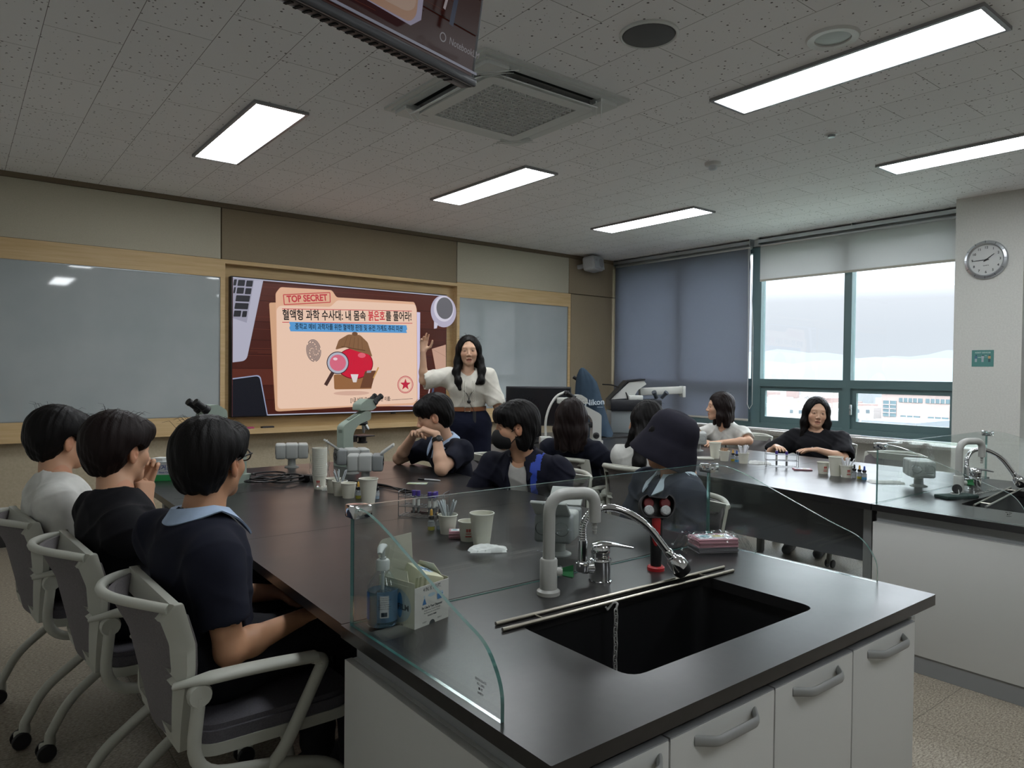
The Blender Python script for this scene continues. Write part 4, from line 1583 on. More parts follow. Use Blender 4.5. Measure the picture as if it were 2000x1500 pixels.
# ------------------------------------------------------------------ wire racks and blood tubes
def tube_rack(x, y, rot, label, tubes, tl):
    t = thing('wire_tube_rack', label, 'rack', (x, y, ZT), rot, 'wire tube racks')
    W, D, H = 0.20, 0.075, 0.108
    f = MB()
    r = 0.0018
    for sx in (-1, 1):
        f.tube(round_path([(sx*W/2, -D/2, 0.002), (sx*W/2, -D/2, H), (sx*W/2, D/2, H), (sx*W/2, D/2, 0.002)], 0.008, 4), r, 6)
        f.tube([(sx*W/2, -D/2, 0.003), (sx*W/2, D/2, 0.003)], r, 6)
    for z in (0.004, 0.045, 0.085):
        for y_ in (-D/2, D/2):
            f.tube([(-W/2, y_, z), (W/2, y_, z)], r, 6)
    f.obj('rack_frame', pm('wire_steel', '8f9296', 0.35, 0.9), t)
    g = MB()
    for z in (0.006, 0.045, 0.085):
        for i in range(1, 10):
            f_x = -W/2+W*i/10
            g.tube([(f_x, -D/2, z), (f_x, D/2, z)], 0.0012, 5)
        if z > 0.03:
            for y_ in (-D/6, D/6):
                g.tube([(-W/2, y_, z+0.001), (W/2, y_, z+0.001)], 0.0012, 5)
    g.obj('rack_grid', pm('wire_steel', '8f9296', 0.35, 0.9), t)
    M = Matrix.Translation((x, y, ZT)) @ Matrix.Rotation(rot, 4, 'Z')
    for i, (tx, ty, lab) in enumerate(tubes):
        p = M @ Vector((tx, ty, 0.0085))
        u = thing('blood_tube', lab, 'tube', p, 0, tl)
        MB().lathe([(0, 0), (0.0055, 0.002), (0.0065, 0.008), (0.0065, 0.075), (0, 0.075)], (0, 0, 0), 14).obj('glass_tube', pm('tube_glass', 'b9c0c4', 0.1, 0, 0.5, Transmission_Weight=0.7), u)
        MB().lathe([(0, 0.001), (0.0058, 0.004), (0.0060, 0.03), (0, 0.03)], (0, 0, 0), 14).obj('blood', pm('blood_dark', '35161d', 0.3), u)
        MB().lathe([(0.0068, 0.032), (0.0068, 0.062)], (0, 0, 0), 14).obj('paper_label', pm('tube_label', 'cfd0cc', 0.6), u)
        MB().lathe([(0, 0.075), (0.0085, 0.075), (0.009, 0.078), (0.0085, 0.098), (0, 0.098)], (0, 0, 0), 14).obj('stopper', pm('purple_stopper', '4a3a8a', 0.5), u)
tube_rack(1.565, 2.585, radians(-52), 'chrome wire tube rack in the middle of the near table', [
    (-0.05, 0.012, 'purple capped blood tube in the near rack'), (-0.03, 0.012, 'purple capped blood tube in the near rack'),
    (0.03, -0.012, 'purple capped blood tube in the near rack'), (0.05, -0.012, 'purple capped blood tube in the near rack'), (0.05, 0.012, 'purple capped blood tube in the near rack')], 'blood tubes in the near rack')
tube_rack(4.325, 2.59, radians(-52), 'wire tube rack in front of the girl in black on the far table', [
    (-0.03, 0.012, 'purple capped blood tube in the far rack'), (0.03, -0.012, 'purple capped blood tube in the far rack')], 'blood tubes in the far rack')
# two tubes lying on the near rack's lower shelf
for i, (dx, dy) in enumerate(((0.03, 0.0), (-0.02, 0.015))):
    M = Matrix.Translation((1.565, 2.585, ZT)) @ Matrix.Rotation(radians(-52), 4, 'Z')
    u = thing('blood_tube', 'dark blood tube lying on the lowest shelf of the near rack', 'tube', M @ Vector((dx-0.045, dy, 0.0145)), (0, pi/2, radians(-52)), 'lying blood tubes')
    MB().lathe([(0, 0), (0.0055, 0.002), (0.0065, 0.008), (0.0065, 0.075), (0, 0.075)], (0, 0, 0), 14).obj('glass_tube', pm('blood_dark', '35161d', 0.3), u)
    MB().lathe([(0, 0.075), (0.007, 0.075), (0.007, 0.098), (0, 0.098)], (0, 0, 0), 14).obj('stopper', pm('tan_stopper', 'b9a98c', 0.5), u)

# ------------------------------------------------------------------ soft and flat things
def folded_tissue(x, y, rot, label, w=0.13, d=0.07, h=0.018, seed=1):
    random.seed(seed)
    m = MB()
    nx, ny = 26, 16
    vs, fs = [], []
    for s in (0, 1):
        for i in range(nx+1):
            for j in range(ny+1):
                u, v = i/nx*2-1, j/ny*2-1
                e = max(0, 1-abs(u)**6)*max(0, 1-abs(v)**6)
                bump = 0.72+0.2*sin(3.1*u+1.3*v+seed)+0.12*sin(7*v-2*u+seed*2)+0.06*sin(15*u+9*v)
                z = 0.0006 if s == 0 else 0.0006+h*bump*(e**0.35)
                wob = 1+0.06*sin(4*v+seed)+0.04*sin(9*u)
                vs.append((u*w/2*wob, v*d/2*(1+0.08*sin(3*u+seed)), z))
    k = (nx+1)*(ny+1)
    for i in range(nx):
        for j in range(ny):
            a = i*(ny+1)+j
            fs.append((a, a+1, a+ny+2, a+ny+1))
            fs.append((k+a, k+a+ny+1, k+a+ny+2, k+a+1))
    rim = [i*(ny+1) for i in range(nx+1)]+[nx*(ny+1)+j for j in range(1, ny+1)]+[i*(ny+1)+ny for i in range(nx-1, -1, -1)]+[j for j in range(ny-1, 0, -1)]
    for i in range(len(rim)):
        a, b = rim[i], rim[(i+1) % len(rim)]
        fs.append((a, b, k+b, k+a))
    m.add(vs, fs)
    o = m.obj('folded_tissue', pm('tissue_white', 'd6d8d6', 0.9, 0, 0.1), None, 70, (x, y, ZT))
    o.rotation_euler = (0, 0, rot)
    tag(o, label, 'tissue')
folded_tissue(1.445, 1.965, radians(-30), 'folded white tissue beside the tall cup on the near table', seed=1)
folded_tissue(1.555, 3.42, radians(-35), 'white tissue lying under the row of three small cups', 0.16, 0.08, 0.02, 2)
folded_tissue(4.36, 2.775, radians(-50), 'white tissue left of the wire rack on the far table', 0.14, 0.08, 0.02, 3)
folded_tissue(4.205, 1.865, radians(-48), 'white tissue at the left edge of the far glass guard', 0.18, 0.07, 0.016, 4)

def card_stack(x, y, rot, label, n, side, top, w=0.085, d=0.055):
    for i in range(n):
        o = MB().box((0, 0, 0.0016), (w, d, 0.0030), 0, None, 0.0008).obj('card', side, None, 40, (x+0.0015*sin(i*2.1), y+0.0015*cos(i*1.7), ZT+0.0002+i*0.0033))
        o.rotation_euler = (0, 0, rot+0.03*sin(i*1.9))
        tag(o, label if i < n-1 else label.replace('stack', 'stack, topmost and patterned'), 'card', label.split(' in ')[0]+' cards')
        if i == n-1:
            m = MB()
            m.box((0, 0, 0.0034), (w*0.82, d*0.7, 0.0004), 0)
            m.box((-w*0.2, 0.005, 0.0037), (w*0.22, d*0.3, 0.0003), 1)
            m.box((w*0.12, -0.004, 0.0037), (w*0.2, d*0.22, 0.0003), 2)
            m.obj('printed_face', top, o, 0)
M_PINK = pm('card_pink', 'b4848f', 0.6)
M_CTOP = [pm('card_white', 'c4c8cc', 0.6), pm('card_teal', '7fa9b4', 0.6), pm('card_yellow', 'c4b878', 0.6)]
card_stack(1.473, 2.185, radians(-35), 'pink edged card in the small stack between the near cups', 8, M_PINK, M_CTOP, 0.07, 0.05)
card_stack(4.302, 2.43, radians(-50), 'pink edged card in the low stack on the far table', 3, M_PINK, M_CTOP, 0.11, 0.075)

# card pack in a plastic bag, on the near sink top
def card_pack():
    x, y, a = 2.085, 1.505, radians(-28)
    for i in range(14):
        o = MB().box((0, 0, 0.0016), (0.145, 0.092, 0.0032), 0, None, 0.0008).obj('card', M_PINK if i > 5 else pm('card_grey', '6c6a70', 0.6), None, 40, (x+0.002*sin(i), y+0.002*cos(i*1.6), ZT+0.001+i*0.0034))
        o.rotation_euler = (0, 0, a+0.03*sin(i*1.9))
        tag(o, 'pink card in the bagged pack on the near sink top' if i < 13 else 'colourful topmost card of the bagged pack on the near sink top', 'card', 'cards in the bagged pack')
        if i == 13:
            m = MB()
            m.box((0, 0.0, 0.0034), (0.125, 0.062, 0.0004), 0)
            m.lathe([(0.018, 0.0036), (0, 0.0037)], (-0.03, 0.004, 0), 20, 1)
            m.box((0.02, 0.006, 0.0037), (0.04, 0.024, 0.0003), 2)
            m.obj('printed_face', M_CTOP, o, 0)
    t = thing('plastic_bag', 'clear crinkled plastic bag around the card pack on the near sink top', 'bag', (x, y, ZT), a)
    random.seed(11)
    m = MB()
    nx, ny = 30, 18
    vs, fs = [], []
    for s in (0, 1):
        for i in range(nx+1):
            for j in range(ny+1):
                u, v = i/nx*2-1, j/ny*2-1
                e = min(1, max(0, (1.0-abs(u))*4.2))*min(1, max(0, (1.0-abs(v))*5.5))
                z = 0.0004 if s == 0 else 0.003+0.052*e+random.uniform(-0.003, 0.004)+0.006*(1-e)*sin(9*u+7*v)**2
                vs.append((u*0.125+random.uniform(-0.003, 0.003), v*0.074+random.uniform(-0.003, 0.003), z))
    k = (nx+1)*(ny+1)
    for i in range(nx):
        for j in range(ny):
            q = i*(ny+1)+j
            fs.append((k+q, k+q+ny+1, k+q+ny+2, k+q+1))
    m.add(vs, fs)
    m.obj('bag_film', mat_glass('clear_film_shiny', (0.97, 0.975, 0.98), 0.1), t, 25)
card_pack()

def flat_box(name, label, cat, x, y, z, s, rot, mat, bev=0.002):
    o = MB().box((0, 0, s[2]/2), s, 0, None, bev).obj(name, mat, None, 40, (x, y, z))
    o.rotation_euler = (0, 0, rot)
    return tag(o, label, cat)
flat_box('sticker_sheet', 'yellow green sticker sheet lying in front of the boy with the watch', 'sheet', 1.99, 3.36, ZT+0.0002, (0.11, 0.06, 0.0012), radians(-40), noisy(pm('sticker_green', 'a8b07a', 0.6), 40, 'a3ad6c', 'b6c3c4', 2))
def pen():
    t = thing('white_pen', 'white pen lying beside the sticker sheet', 'pen', (2.095, 3.405, ZT+0.0055), radians(-62))
    MB().tube([(-0.07, 0, 0), (0.055, 0, 0), (0.07, 0, 0)], [0.005, 0.005, 0.0035], 10).obj('barrel', pm('pen_white', 'c6c8cc', 0.4), t)
    MB().tube([(-0.072, 0, 0), (-0.03, 0, 0)], 0.0054, 10).obj('cap', M_BLACK, t)
pen()
flat_box('white_tray', 'flat white packet on the far table beside the tall cup', 'packet', 4.24, 3.17, ZT+0.0003, (0.16, 0.10, 0.012), radians(-40), pm('packet_white', 'bcbcb2', 0.6), 0.004)

def cable():
    random.seed(21)
    pts = []
    for k in range(46):
        a = k*0.62
        r = 0.075+0.045*sin(k*0.9)
        pts.append((1.365+1.3*r*cos(a)+random.uniform(-0.015, 0.015), 3.80+r*sin(a)+random.uniform(-0.012, 0.012), ZT+0.0055+0.0008*k+0.008*abs(sin(k*1.7))))
    t = thing('power_cable', 'coiled black power cable heap on the near table', 'cable', (0, 0, 0))
    MB().tube(catmull(pts, 5), 0.0045, 7).obj('cord', M_BLACK, t)
    MB().box((1.53, 3.75, ZT+0.02), (0.045, 0.10, 0.038), 0, 0.5, 0.006).obj('adapter', M_BLACK, t)
    c2 = [(1.71, 3.62, ZT+0.005), (1.76, 3.45, ZT+0.005), (1.80, 3.30, ZT+0.005), (1.83, 3.12, ZT+0.005), (1.80, 3.08, ZT+0.012), (1.78, 3.14, ZT+0.005), (1.78, 3.3, ZT+0.014), (1.76, 3.5, ZT+0.006)]
    o = MB().tube(catmull(c2, 6), 0.0045, 8).obj('looped_cable', M_BLACK)
    tag(o, 'black cord loop running from the outlet pod behind the tall cup', 'cable')
cable()

def swab_box():
    t = thing('gauze_box', 'white and green box of gauze at the left end of the near table', 'box', (0.93, 4.25, ZT), radians(-28))
    MB().bx(-0.10, 0.10, -0.05, 0.05, 0.034, 0.105).obj('upper_carton', pm('carton_white', 'c9ccce', 0.6), t)
    MB().bx(-0.1004, 0.1004, -0.0504, 0.0504, 0.0, 0.034).obj('green_band', pm('carton_green', '2f9a55', 0.6), t)
    m = MB()
    T = Matrix.Translation((0, -0.0508, 0)) @ Matrix.Rotation(pi/2, 4, 'X')
    m.text('\uc131\uac70\uc988', 0.03, 0, T @ Matrix.Translation((-0.01, 0.072, 0)), 'CENTER', 0.0006)
    m.text('Gauze Cotton', 0.012, 0, T @ Matrix.Translation((0.0, 0.047, 0)), 'CENTER', 0.0003)
    m.obj('blue_lettering', pm('ink_blue', '2c4a94', 0.6), t, 0)
    s = MB()
    s.T = Matrix.Translation((0, 0, 0.1055))
    s.prism([(-0.085, -0.03), (-0.02, -0.036), (0.04, 0.01), (-0.05, 0.03)], 0, 0.018)
    s.T = None
    s.obj('gauze_tuft', pm('tissue_white', 'd6d8d6', 0.9, 0, 0.1), t)
swab_box()

# ------------------------------------------------------------------ people: smooth-union bodies meshed with surface nets
V = lambda *a: np.array(a, dtype=np.float64)
def unit(v):
    v = np.asarray(v, float)
    return v/np.linalg.norm(v)

class Field:
    """a list of solids blended one after another and meshed on a regular grid"""
    def __init__(self):
        self.ops = []
    def cone(self, a, b, r1, r2=None, k=0.02, op='u'):
        a, b = V(*a), V(*b)
        r2 = r1 if r2 is None else r2
        R = max(r1, r2)
        self.ops.append(('c', (a, b, r1, r2), k, op, np.minimum(a, b)-R, np.maximum(a, b)+R))
        return self
    def chain(self, pts, rs, k=0.02):
        for p, q, r, s in zip(pts[:-1], pts[1:], rs[:-1], rs[1:]):
            self.cone(p, q, r, s, k)
        return self
    def ell(self, c, r, k=0.02, R=None, op='u'):
        c, r = V(*c), V(*r)
        R = np.eye(3) if R is None else R
        e = np.abs(R) @ r
        self.ops.append(('e', (c, r, R), k, op, c-e, c+e))
        return self
    def plane(self, p, n, k=0.004):
        """keep the side the normal points away from"""
        self.ops.append(('p', (V(*p), unit(n)), k, 'i', None, None))
        return self
    def mesh(self, h, lo=None, hi=None, disp=None, shell=None):
        L = np.min([o[4] for o in self.ops if o[4] is not None and o[3] == 'u'], axis=0)-3*h-0.012
        H = np.max([o[5] for o in self.ops if o[5] is not None and o[3] == 'u'], axis=0)+3*h+0.012
        if lo is not None:
            L = np.maximum(L, lo)
        if hi is not None:
            H = np.minimum(H, hi)
        n = np.ceil((H-L)/h).astype(int)+1
        F = np.full(n, 0.5, dtype=np.float32)
        ax = [L[i]+h*np.arange(n[i]) for i in range(3)]
        for kind, a, k, op, b0, b1 in self.ops:
            if b0 is None:
                i0, i1 = np.zeros(3, int), n
            else:
                m = k+4*h+0.01
                i0 = np.clip(np.floor((b0-m-L)/h).astype(int), 0, n)
                i1 = np.clip(np.ceil((b1+m-L)/h).astype(int)+1, 0, n)
                if np.any(i1 <= i0):
                    continue
            X = ax[0][i0[0]:i1[0]][:, None, None]
            Y = ax[1][i0[1]:i1[1]][None, :, None]
            Z = ax[2][i0[2]:i1[2]][None, None, :]
            if kind == 'c':
                p, q, r1, r2 = a
                d = q-p
                dd = max(1e-12, d @ d)
                t = np.clip(((X-p[0])*d[0]+(Y-p[1])*d[1]+(Z-p[2])*d[2])/dd, 0, 1)
                D = np.sqrt((X-p[0]-t*d[0])**2+(Y-p[1]-t*d[1])**2+(Z-p[2]-t*d[2])**2)-(r1+(r2-r1)*t)
            elif kind == 'e':
                c, r, R = a
                dx, dy, dz = X-c[0], Y-c[1], Z-c[2]
                u = (dx*R[0, 0]+dy*R[1, 0]+dz*R[2, 0])
                v = (dx*R[0, 1]+dy*R[1, 1]+dz*R[2, 1])
                w = (dx*R[0, 2]+dy*R[1, 2]+dz*R[2, 2])
                k0 = np.sqrt((u/r[0])**2+(v/r[1])**2+(w/r[2])**2)
                k1 = np.sqrt((u/r[0]**2)**2+(v/r[1]**2)**2+(w/r[2]**2)**2)+1e-9
                D = k0*(k0-1)/k1
            else:
                p, nn = a
                D = (X-p[0])*nn[0]+(Y-p[1])*nn[1]+(Z-p[2])*nn[2]
            sl = tuple(slice(i0[i], i1[i]) for i in range(3))
            G = F[sl]
            if op == 'u':
                hh = np.maximum(k-np.abs(G-D), 0)/max(k, 1e-6)
                F[sl] = np.minimum(G, D)-hh*hh*k*0.25
            else:
                E = D if op == 'i' else -D
                hh = np.maximum(k-np.abs(G-E), 0)/max(k, 1e-6)
                F[sl] = np.maximum(G, E)+hh*hh*k*0.25
        if disp is not None:
            F = F+disp(ax[0][:, None, None], ax[1][None, :, None], ax[2][None, None, :]).astype(np.float32)
        return nets(F, L, h)

def nets(F, L, h):
    S = F < 0
    nx, ny, nz = F.shape
    C = np.zeros((nx-1, ny-1, nz-1), np.int8)
    for a in (0, 1):
        for b in (0, 1):
            for c in (0, 1):
                C += S[a:nx-1+a, b:ny-1+b, c:nz-1+c]
    I = np.argwhere((C > 0) & (C < 8))
    if len(I) == 0:
        return np.zeros((0, 3)), np.zeros((0, 4), int)
    idx = np.full(C.shape, -1, np.int64)
    idx[I[:, 0], I[:, 1], I[:, 2]] = np.arange(len(I))
    corners = [(a, b, c) for a in (0, 1) for b in (0, 1) for c in (0, 1)]
    val = {q: F[I[:, 0]+q[0], I[:, 1]+q[1], I[:, 2]+q[2]] for q in corners}
    acc = np.zeros((len(I), 3))
    cnt = np.zeros(len(I))
    for q in corners:
        for d in range(3):
            if q[d] == 0:
                w = list(q)
                w[d] = 1
                w = tuple(w)
                v0, v1 = val[q], val[w]
                m = (v0 < 0) != (v1 < 0)
                t = np.where(m, v0/np.where(m, v0-v1, 1), 0)
                p = np.tile(np.array(q, float), (len(I), 1))
                p[:, d] += t
                acc += np.where(m[:, None], p, 0)
                cnt += m
    P = L+h*(I+acc/cnt[:, None])
    faces = []
    for d in range(3):
        a, b = (d+1) % 3, (d+2) % 3
        s0 = [slice(None)]*3
        s1 = [slice(None)]*3
        s0[d], s1[d] = slice(0, -1), slice(1, None)
        m = S[tuple(s0)] != S[tuple(s1)]
        E = np.argwhere(m)
        E = E[(E[:, a] > 0) & (E[:, b] > 0) & (E[:, a] < F.shape[a]-1) & (E[:, b] < F.shape[b]-1)]
        if len(E) == 0:
            continue
        q = []
        for da, db in ((-1, -1), (0, -1), (0, 0), (-1, 0)):
            K = E.copy()
            K[:, a] += da
            K[:, b] += db
            q.append(idx[K[:, 0], K[:, 1], K[:, 2]])
        Q = np.stack(q, 1)
        ins = S[E[:, 0], E[:, 1], E[:, 2]]
        Q = np.where(ins[:, None], Q, Q[:, ::-1])
        faces.append(Q)
    Q = np.concatenate(faces)
    Q = Q[(Q >= 0).all(1)]
    return P, Q

def np_obj(name, parts, mat, parent, origin, tint=None, smooth=True):
    """parts: list of (verts, quads[, colours]) joined into one mesh"""
    vs, fs, cs, base = [], [], [], 0
    for p in parts:
        if len(p[0]) == 0:
            continue
        vs.append(p[0])
        fs.append(p[1]+base)
        cs.append(p[2] if len(p) > 2 else np.ones((len(p[0]), 3)))
        base += len(p[0])
    v = np.concatenate(vs)-np.array(origin)
    f = np.concatenate(fs)
    me = bpy.data.meshes.new(name)
    me.vertices.add(len(v))
    me.vertices.foreach_set('co', v.astype(np.float32).ravel())
    me.loops.add(len(f)*4)
    me.loops.foreach_set('vertex_index', f.astype(np.int32).ravel())
    me.polygons.add(len(f))
    me.polygons.foreach_set('loop_start', np.arange(0, len(f)*4, 4, dtype=np.int32))
    me.polygons.foreach_set('use_smooth', np.ones(len(f), bool))
    me.update(calc_edges=True)
    if any(len(p) > 2 for p in parts):
        at = me.color_attributes.new('tint', 'FLOAT_COLOR', 'POINT')
        c = np.concatenate(cs)
        at.data.foreach_set('color', np.concatenate([c, np.ones((len(c), 1))], 1).astype(np.float32).ravel())
    me.materials.append(mat)
    o = bpy.data.objects.new(name, me)
    COL.objects.link(o)
    o.parent = parent
    return o

def mat_skin(name, col):
    m = pm(name, col, 0.5, 0, 0.35)
    nt, b = nodes(m)
    at = nt.nodes.new('ShaderNodeAttribute')
    at.attribute_name = 'tint'
    mx = nt.nodes.new('ShaderNodeMix')
    mx.data_type = 'RGBA'
    mx.blend_type = 'MULTIPLY'
    mx.inputs['Factor'].default_value = 1
    mx.inputs['A'].default_value = (*lin(col), 1)
    nt.links.new(at.outputs['Color'], mx.inputs['B'])
    nt.links.new(mx.outputs['Result'], b.inputs['Base Color'])
    b.inputs['Subsurface Weight'].default_value = 0.06
    b.inputs['Subsurface Radius'].default_value = (0.012, 0.005, 0.003)
    return m

def mat_hair(name, col):
    m = pm(name, col, 0.5, 0, 0.13)
    nt, b = nodes(m)
    tc = nt.nodes.new('ShaderNodeTexCoord')
    mp = nt.nodes.new('ShaderNodeMapping')
    mp.inputs['Scale'].default_value = (210, 210, 14)
    nz = nt.nodes.new('ShaderNodeTexNoise')
    nz.inputs['Scale'].default_value = 1.0
    nz.inputs['Detail'].default_value = 4
    bp = nt.nodes.new('ShaderNodeBump')
    bp.inputs['Strength'].default_value = 0.4
    bp.inputs['Distance'].default_value = 0.004
    nt.links.new(tc.outputs['Object'], mp.inputs[0])
    nt.links.new(mp.outputs[0], nz.inputs['Vector'])
    nt.links.new(nz.outputs[0], bp.inputs['Height'])
    nt.links.new(bp.outputs[0], b.inputs['Normal'])
    return m

def mat_cloth(name, col, bump=0.2):
    c = lin(col)
    m = pm(name, col, 0.85, 0, 0.15)
    noisy(m, 14, tuple(x*0.9 for x in c), tuple(x*1.08 for x in c), 3, bump=bump, bscale=350, bdist=0.0008)
    return m

def head_basis(yaw, pitch, roll):
    y, p, r = radians(yaw), radians(pitch), radians(roll)
    f = V(cos(y)*cos(p), sin(y)*cos(p), sin(p))
    rt = unit(np.cross(f, V(0, 0, 1)))
    up = np.cross(rt, f)
    rt2 = rt*cos(r)+up*sin(r)
    up2 = -rt*sin(r)+up*cos(r)
    return np.stack([rt2, f, up2], 1)          # columns: right, forward, up

def head_field(C, B, neck_base, female, mouth=0.0):
    F = Field()
    w = lambda x, y, z: C+B @ V(x, y, z)
    j = 0.98 if female else 1.0
    F.ell(w(0, -0.018, 0.034), (0.074, 0.094, 0.083), 0.01, B)
    F.ell(w(0, 0.026, -0.02), (0.063*j, 0.066, 0.086), 0.03, B)
    F.cone(w(-0.045*j, 0.0, -0.055), w(-0.012, 0.062, -0.098), 0.02, 0.016, 0.03)
    F.cone(w(0.045*j, 0.0, -0.055), w(0.012, 0.062, -0.098), 0.02, 0.016, 0.03)
    F.ell(w(0, 0.066, -0.096), (0.02*j, 0.017, 0.016), 0.02, B)
    for s in (-1, 1):
        F.ell(w(s*0.038*j, 0.055, -0.03), (0.024, 0.022, 0.022), 0.025, B)
    F.cone(w(-0.034, 0.07, 0.022), w(0.034, 0.07, 0.022), 0.013, None, 0.02)
    for s in (-1, 1):
        F.ell(w(s*0.031, 0.098, 0.0), (0.017, 0.017, 0.0105), 0.014, B, 's')
        F.ell(w(s*0.031, 0.0745, 0.0), (0.0155, 0.0135, 0.0115), 0.005, B)
    F.cone(w(0, 0.083, 0.006), w(0, 0.104, -0.034), 0.0065, 0.0095, 0.012)
    for s in (-1, 1):
        F.ell(w(s*0.011, 0.094, -0.039), (0.0085, 0.0095, 0.0075), 0.008, B)
        F.ell(w(s*0.006, 0.101, -0.0455), (0.003, 0.004, 0.003), 0.003, B, 's')
    F.cone(w(-0.015, 0.083, -0.0655), w(0.015, 0.083, -0.0655), 0.0062, None, 0.009)
    F.cone(w(0, 0.090, -0.065), w(0, 0.089, -0.0655), 0.0058, None, 0.009)
    F.cone(w(-0.012, 0.083, -0.0785-mouth), w(0.012, 0.083, -0.0785-mouth), 0.0068, None, 0.009)
    F.ell(w(0, 0.097, -0.0715-mouth*0.5), (0.020, 0.011, 0.0016+mouth*0.55), 0.003, B, 's')
    for s in (-1, 1):
        Rz = B @ np.array([[cos(s*0.35), -sin(s*0.35), 0], [sin(s*0.35), cos(s*0.35), 0], [0, 0, 1.0]])
        F.ell(w(s*0.080, -0.008, -0.012), (0.0085, 0.021, 0.034), 0.006, Rz)
        F.ell(w(s*0.087, -0.002, -0.006), (0.007, 0.0105, 0.018), 0.004, Rz, 's')
        F.ell(w(s*0.079, 0.006, -0.012), (0.005, 0.005, 0.008), 0.003, Rz)
    nr = 0.046 if female else 0.056
    F.cone(w(0, -0.022, -0.065), neck_base, nr*0.95, nr*1.12, 0.03)
    return F

def head_tint(P, C, B, lip=(0.72, 0.50, 0.50), mouth=0.0, makeup=False):
    q = (P-C) @ B
    x, y, z = q[:, 0], q[:, 1], q[:, 2]
    t = np.ones((len(P), 3))
    ax = np.abs(x)
    fr = y > 0.045
    def mix(m, col, a=1.0):
        a = np.clip(m, 0, 1)[:, None]*a
        t[:] = t*(1-a)+np.array(col)*a
    # eyebrows
    bz = 0.0245+0.10*(0.03-np.abs(ax-0.031))-0.003
    mix(fr*np.clip(1.4-np.abs(z-bz)/0.0024, 0, 1)*((ax > 0.014) & (ax < 0.048)), (0.2, 0.16, 0.15), 0.62)
    # eyes: white, iris, lash line
    ex = (ax-0.031)/0.0135
    op = 0.0052*np.clip(1-ex**2, 0, 1)
    eye = fr & (np.abs(ex) < 1) & (np.abs(z+0.0005) < op)
    mix(eye.astype(float), (1.05, 1.1, 1.2), 0.7)
    iris = eye & (((ax-0.031)**2+(z)**2) < 0.0052**2)
    mix(iris.astype(float), (0.06, 0.045, 0.04), 1)
    lash = fr & (np.abs(ex) < 1.08) & (np.abs(z-0.0005-op) < 0.0018)
    mix(lash.astype(float), (0.14, 0.11, 0.11), 0.75)
    # lips and the mouth slit
    lw = 0.0225
    up = fr & (ax < lw) & (z < -0.0585-0.012*(ax/lw)**2) & (z > -0.0715)
    dn = fr & (ax < lw) & (z > -0.0865-mouth+0.011*(ax/lw)**2) & (z <= -0.0715)
    mix((up | dn).astype(float), lip, 0.85)
    sl = fr & (ax < 0.02) & (np.abs(z+0.0718+mouth*0.5) < 0.0014+mouth*0.5)
    mix(sl.astype(float), (0.25, 0.12, 0.12), 0.95)
    # nostrils, rosy cheeks and ears
    mix((fr & (np.abs(ax-0.006) < 0.003) & (np.abs(z+0.0455) < 0.003)).astype(float), (0.4, 0.25, 0.22), 0.9)
    mix(np.exp(-((ax-0.042)**2+(z+0.03)**2)/0.0004)*fr, (1.04, 0.86, 0.82), 0.6)
    mix((ax > 0.076).astype(float), (1.05, 0.80, 0.74), 0.6)
    return t

def hand_field(F, wrist, d, n, side, size=1.0, curl=(20, 25, 25, 30), spread=1.0, thumb=0.5):
    """d: wrist to knuckles, n: palm normal, side: +1 when the thumb lies along d x n"""
    wrist, d, n = V(*wrist), unit(d), V(*n)
    n = unit(n-d*(n @ d))
    s = np.cross(d, n)*side
    k = 0.010
    base = wrist+d*0.012
    for u in (-0.024, -0.008, 0.009, 0.025):
        F.cone(base+s*u*0.62*size, wrist+d*0.088*size+s*u*size, 0.0135*size, 0.0115*size, 0.014)
    L = (0.072, 0.080, 0.074, 0.058)
    for i, u in enumerate((0.028, 0.0095, -0.0095, -0.027)):
        p = wrist+d*(0.090-0.004*abs(i-1.2))*size+s*u*size
        a = 0.0
        sp = (1.2-i)*0.06*spread
        dirv = d*cos(sp)+s*sin(sp)
        r = (0.0092, 0.0094, 0.0090, 0.0080)[i]*size
        for q, fr in enumerate((0.46, 0.30, 0.24)):
            a += radians(curl[i])*(1.0 if q else 0.9)
            v = dirv*cos(a)+n*sin(a)
            e = p+v*L[i]*fr*size
            F.cone(p, e, r*(1-0.08*q), r*(0.92-0.10*q), 0.004)
            p = e
    tb = wrist+d*0.028*size+s*0.022*size+n*0.004
    v1 = unit(d*0.62+s*(0.75*thumb+0.35)+n*0.30)
    t1 = tb+v1*0.043*size
    v2 = unit(d*0.9+s*(0.3*thumb)+n*0.35)
    t2 = t1+v2*0.033*size
    t3 = t2+unit(d*0.95+n*0.35)*0.024*size
    F.cone(tb, t1, 0.0135*size, 0.0105*size, 0.012)
    F.cone(t1, t2, 0.0102*size, 0.0095*size, 0.004)
    F.cone(t2, t3, 0.0095*size, 0.0078*size, 0.004)

def arm_mesh(sh, el, wr, hand, scale=1.0, h=0.0034):
    F = Field()
    sh, el, wr = V(*sh), V(*el), V(*wr)
    m1 = sh+(el-sh)*0.45
    m2 = el+(wr-el)*0.3
    F.chain([sh, m1, el], [0.047*scale, 0.044*scale, 0.037*scale], 0.02)
    F.chain([el, m2, wr], [0.037*scale, 0.038*scale, 0.0245*scale], 0.02)
    if hand:
        d = hand.get('d', wr-el)
        hand_field(F, wr, d, hand['n'], hand.get('side', 1), hand.get('size', 1.0)*(0.94 if scale < 0.95 else 1.0), hand.get('curl', (20, 25, 25, 30)), hand.get('spread', 1.0), hand.get('thumb', 0.5))
    return F.mesh(h)

SK1 = mat_skin('skin_light', 'c79a7c')
SK2 = mat_skin('skin_fair', 'd2a98e')
SK3 = mat_skin('skin_tan', 'b98a6a')
HAIR = mat_hair('hair_black', (0.006, 0.0052, 0.0052))
HAIRB = mat_hair('hair_dark_brown', (0.012, 0.0075, 0.007))

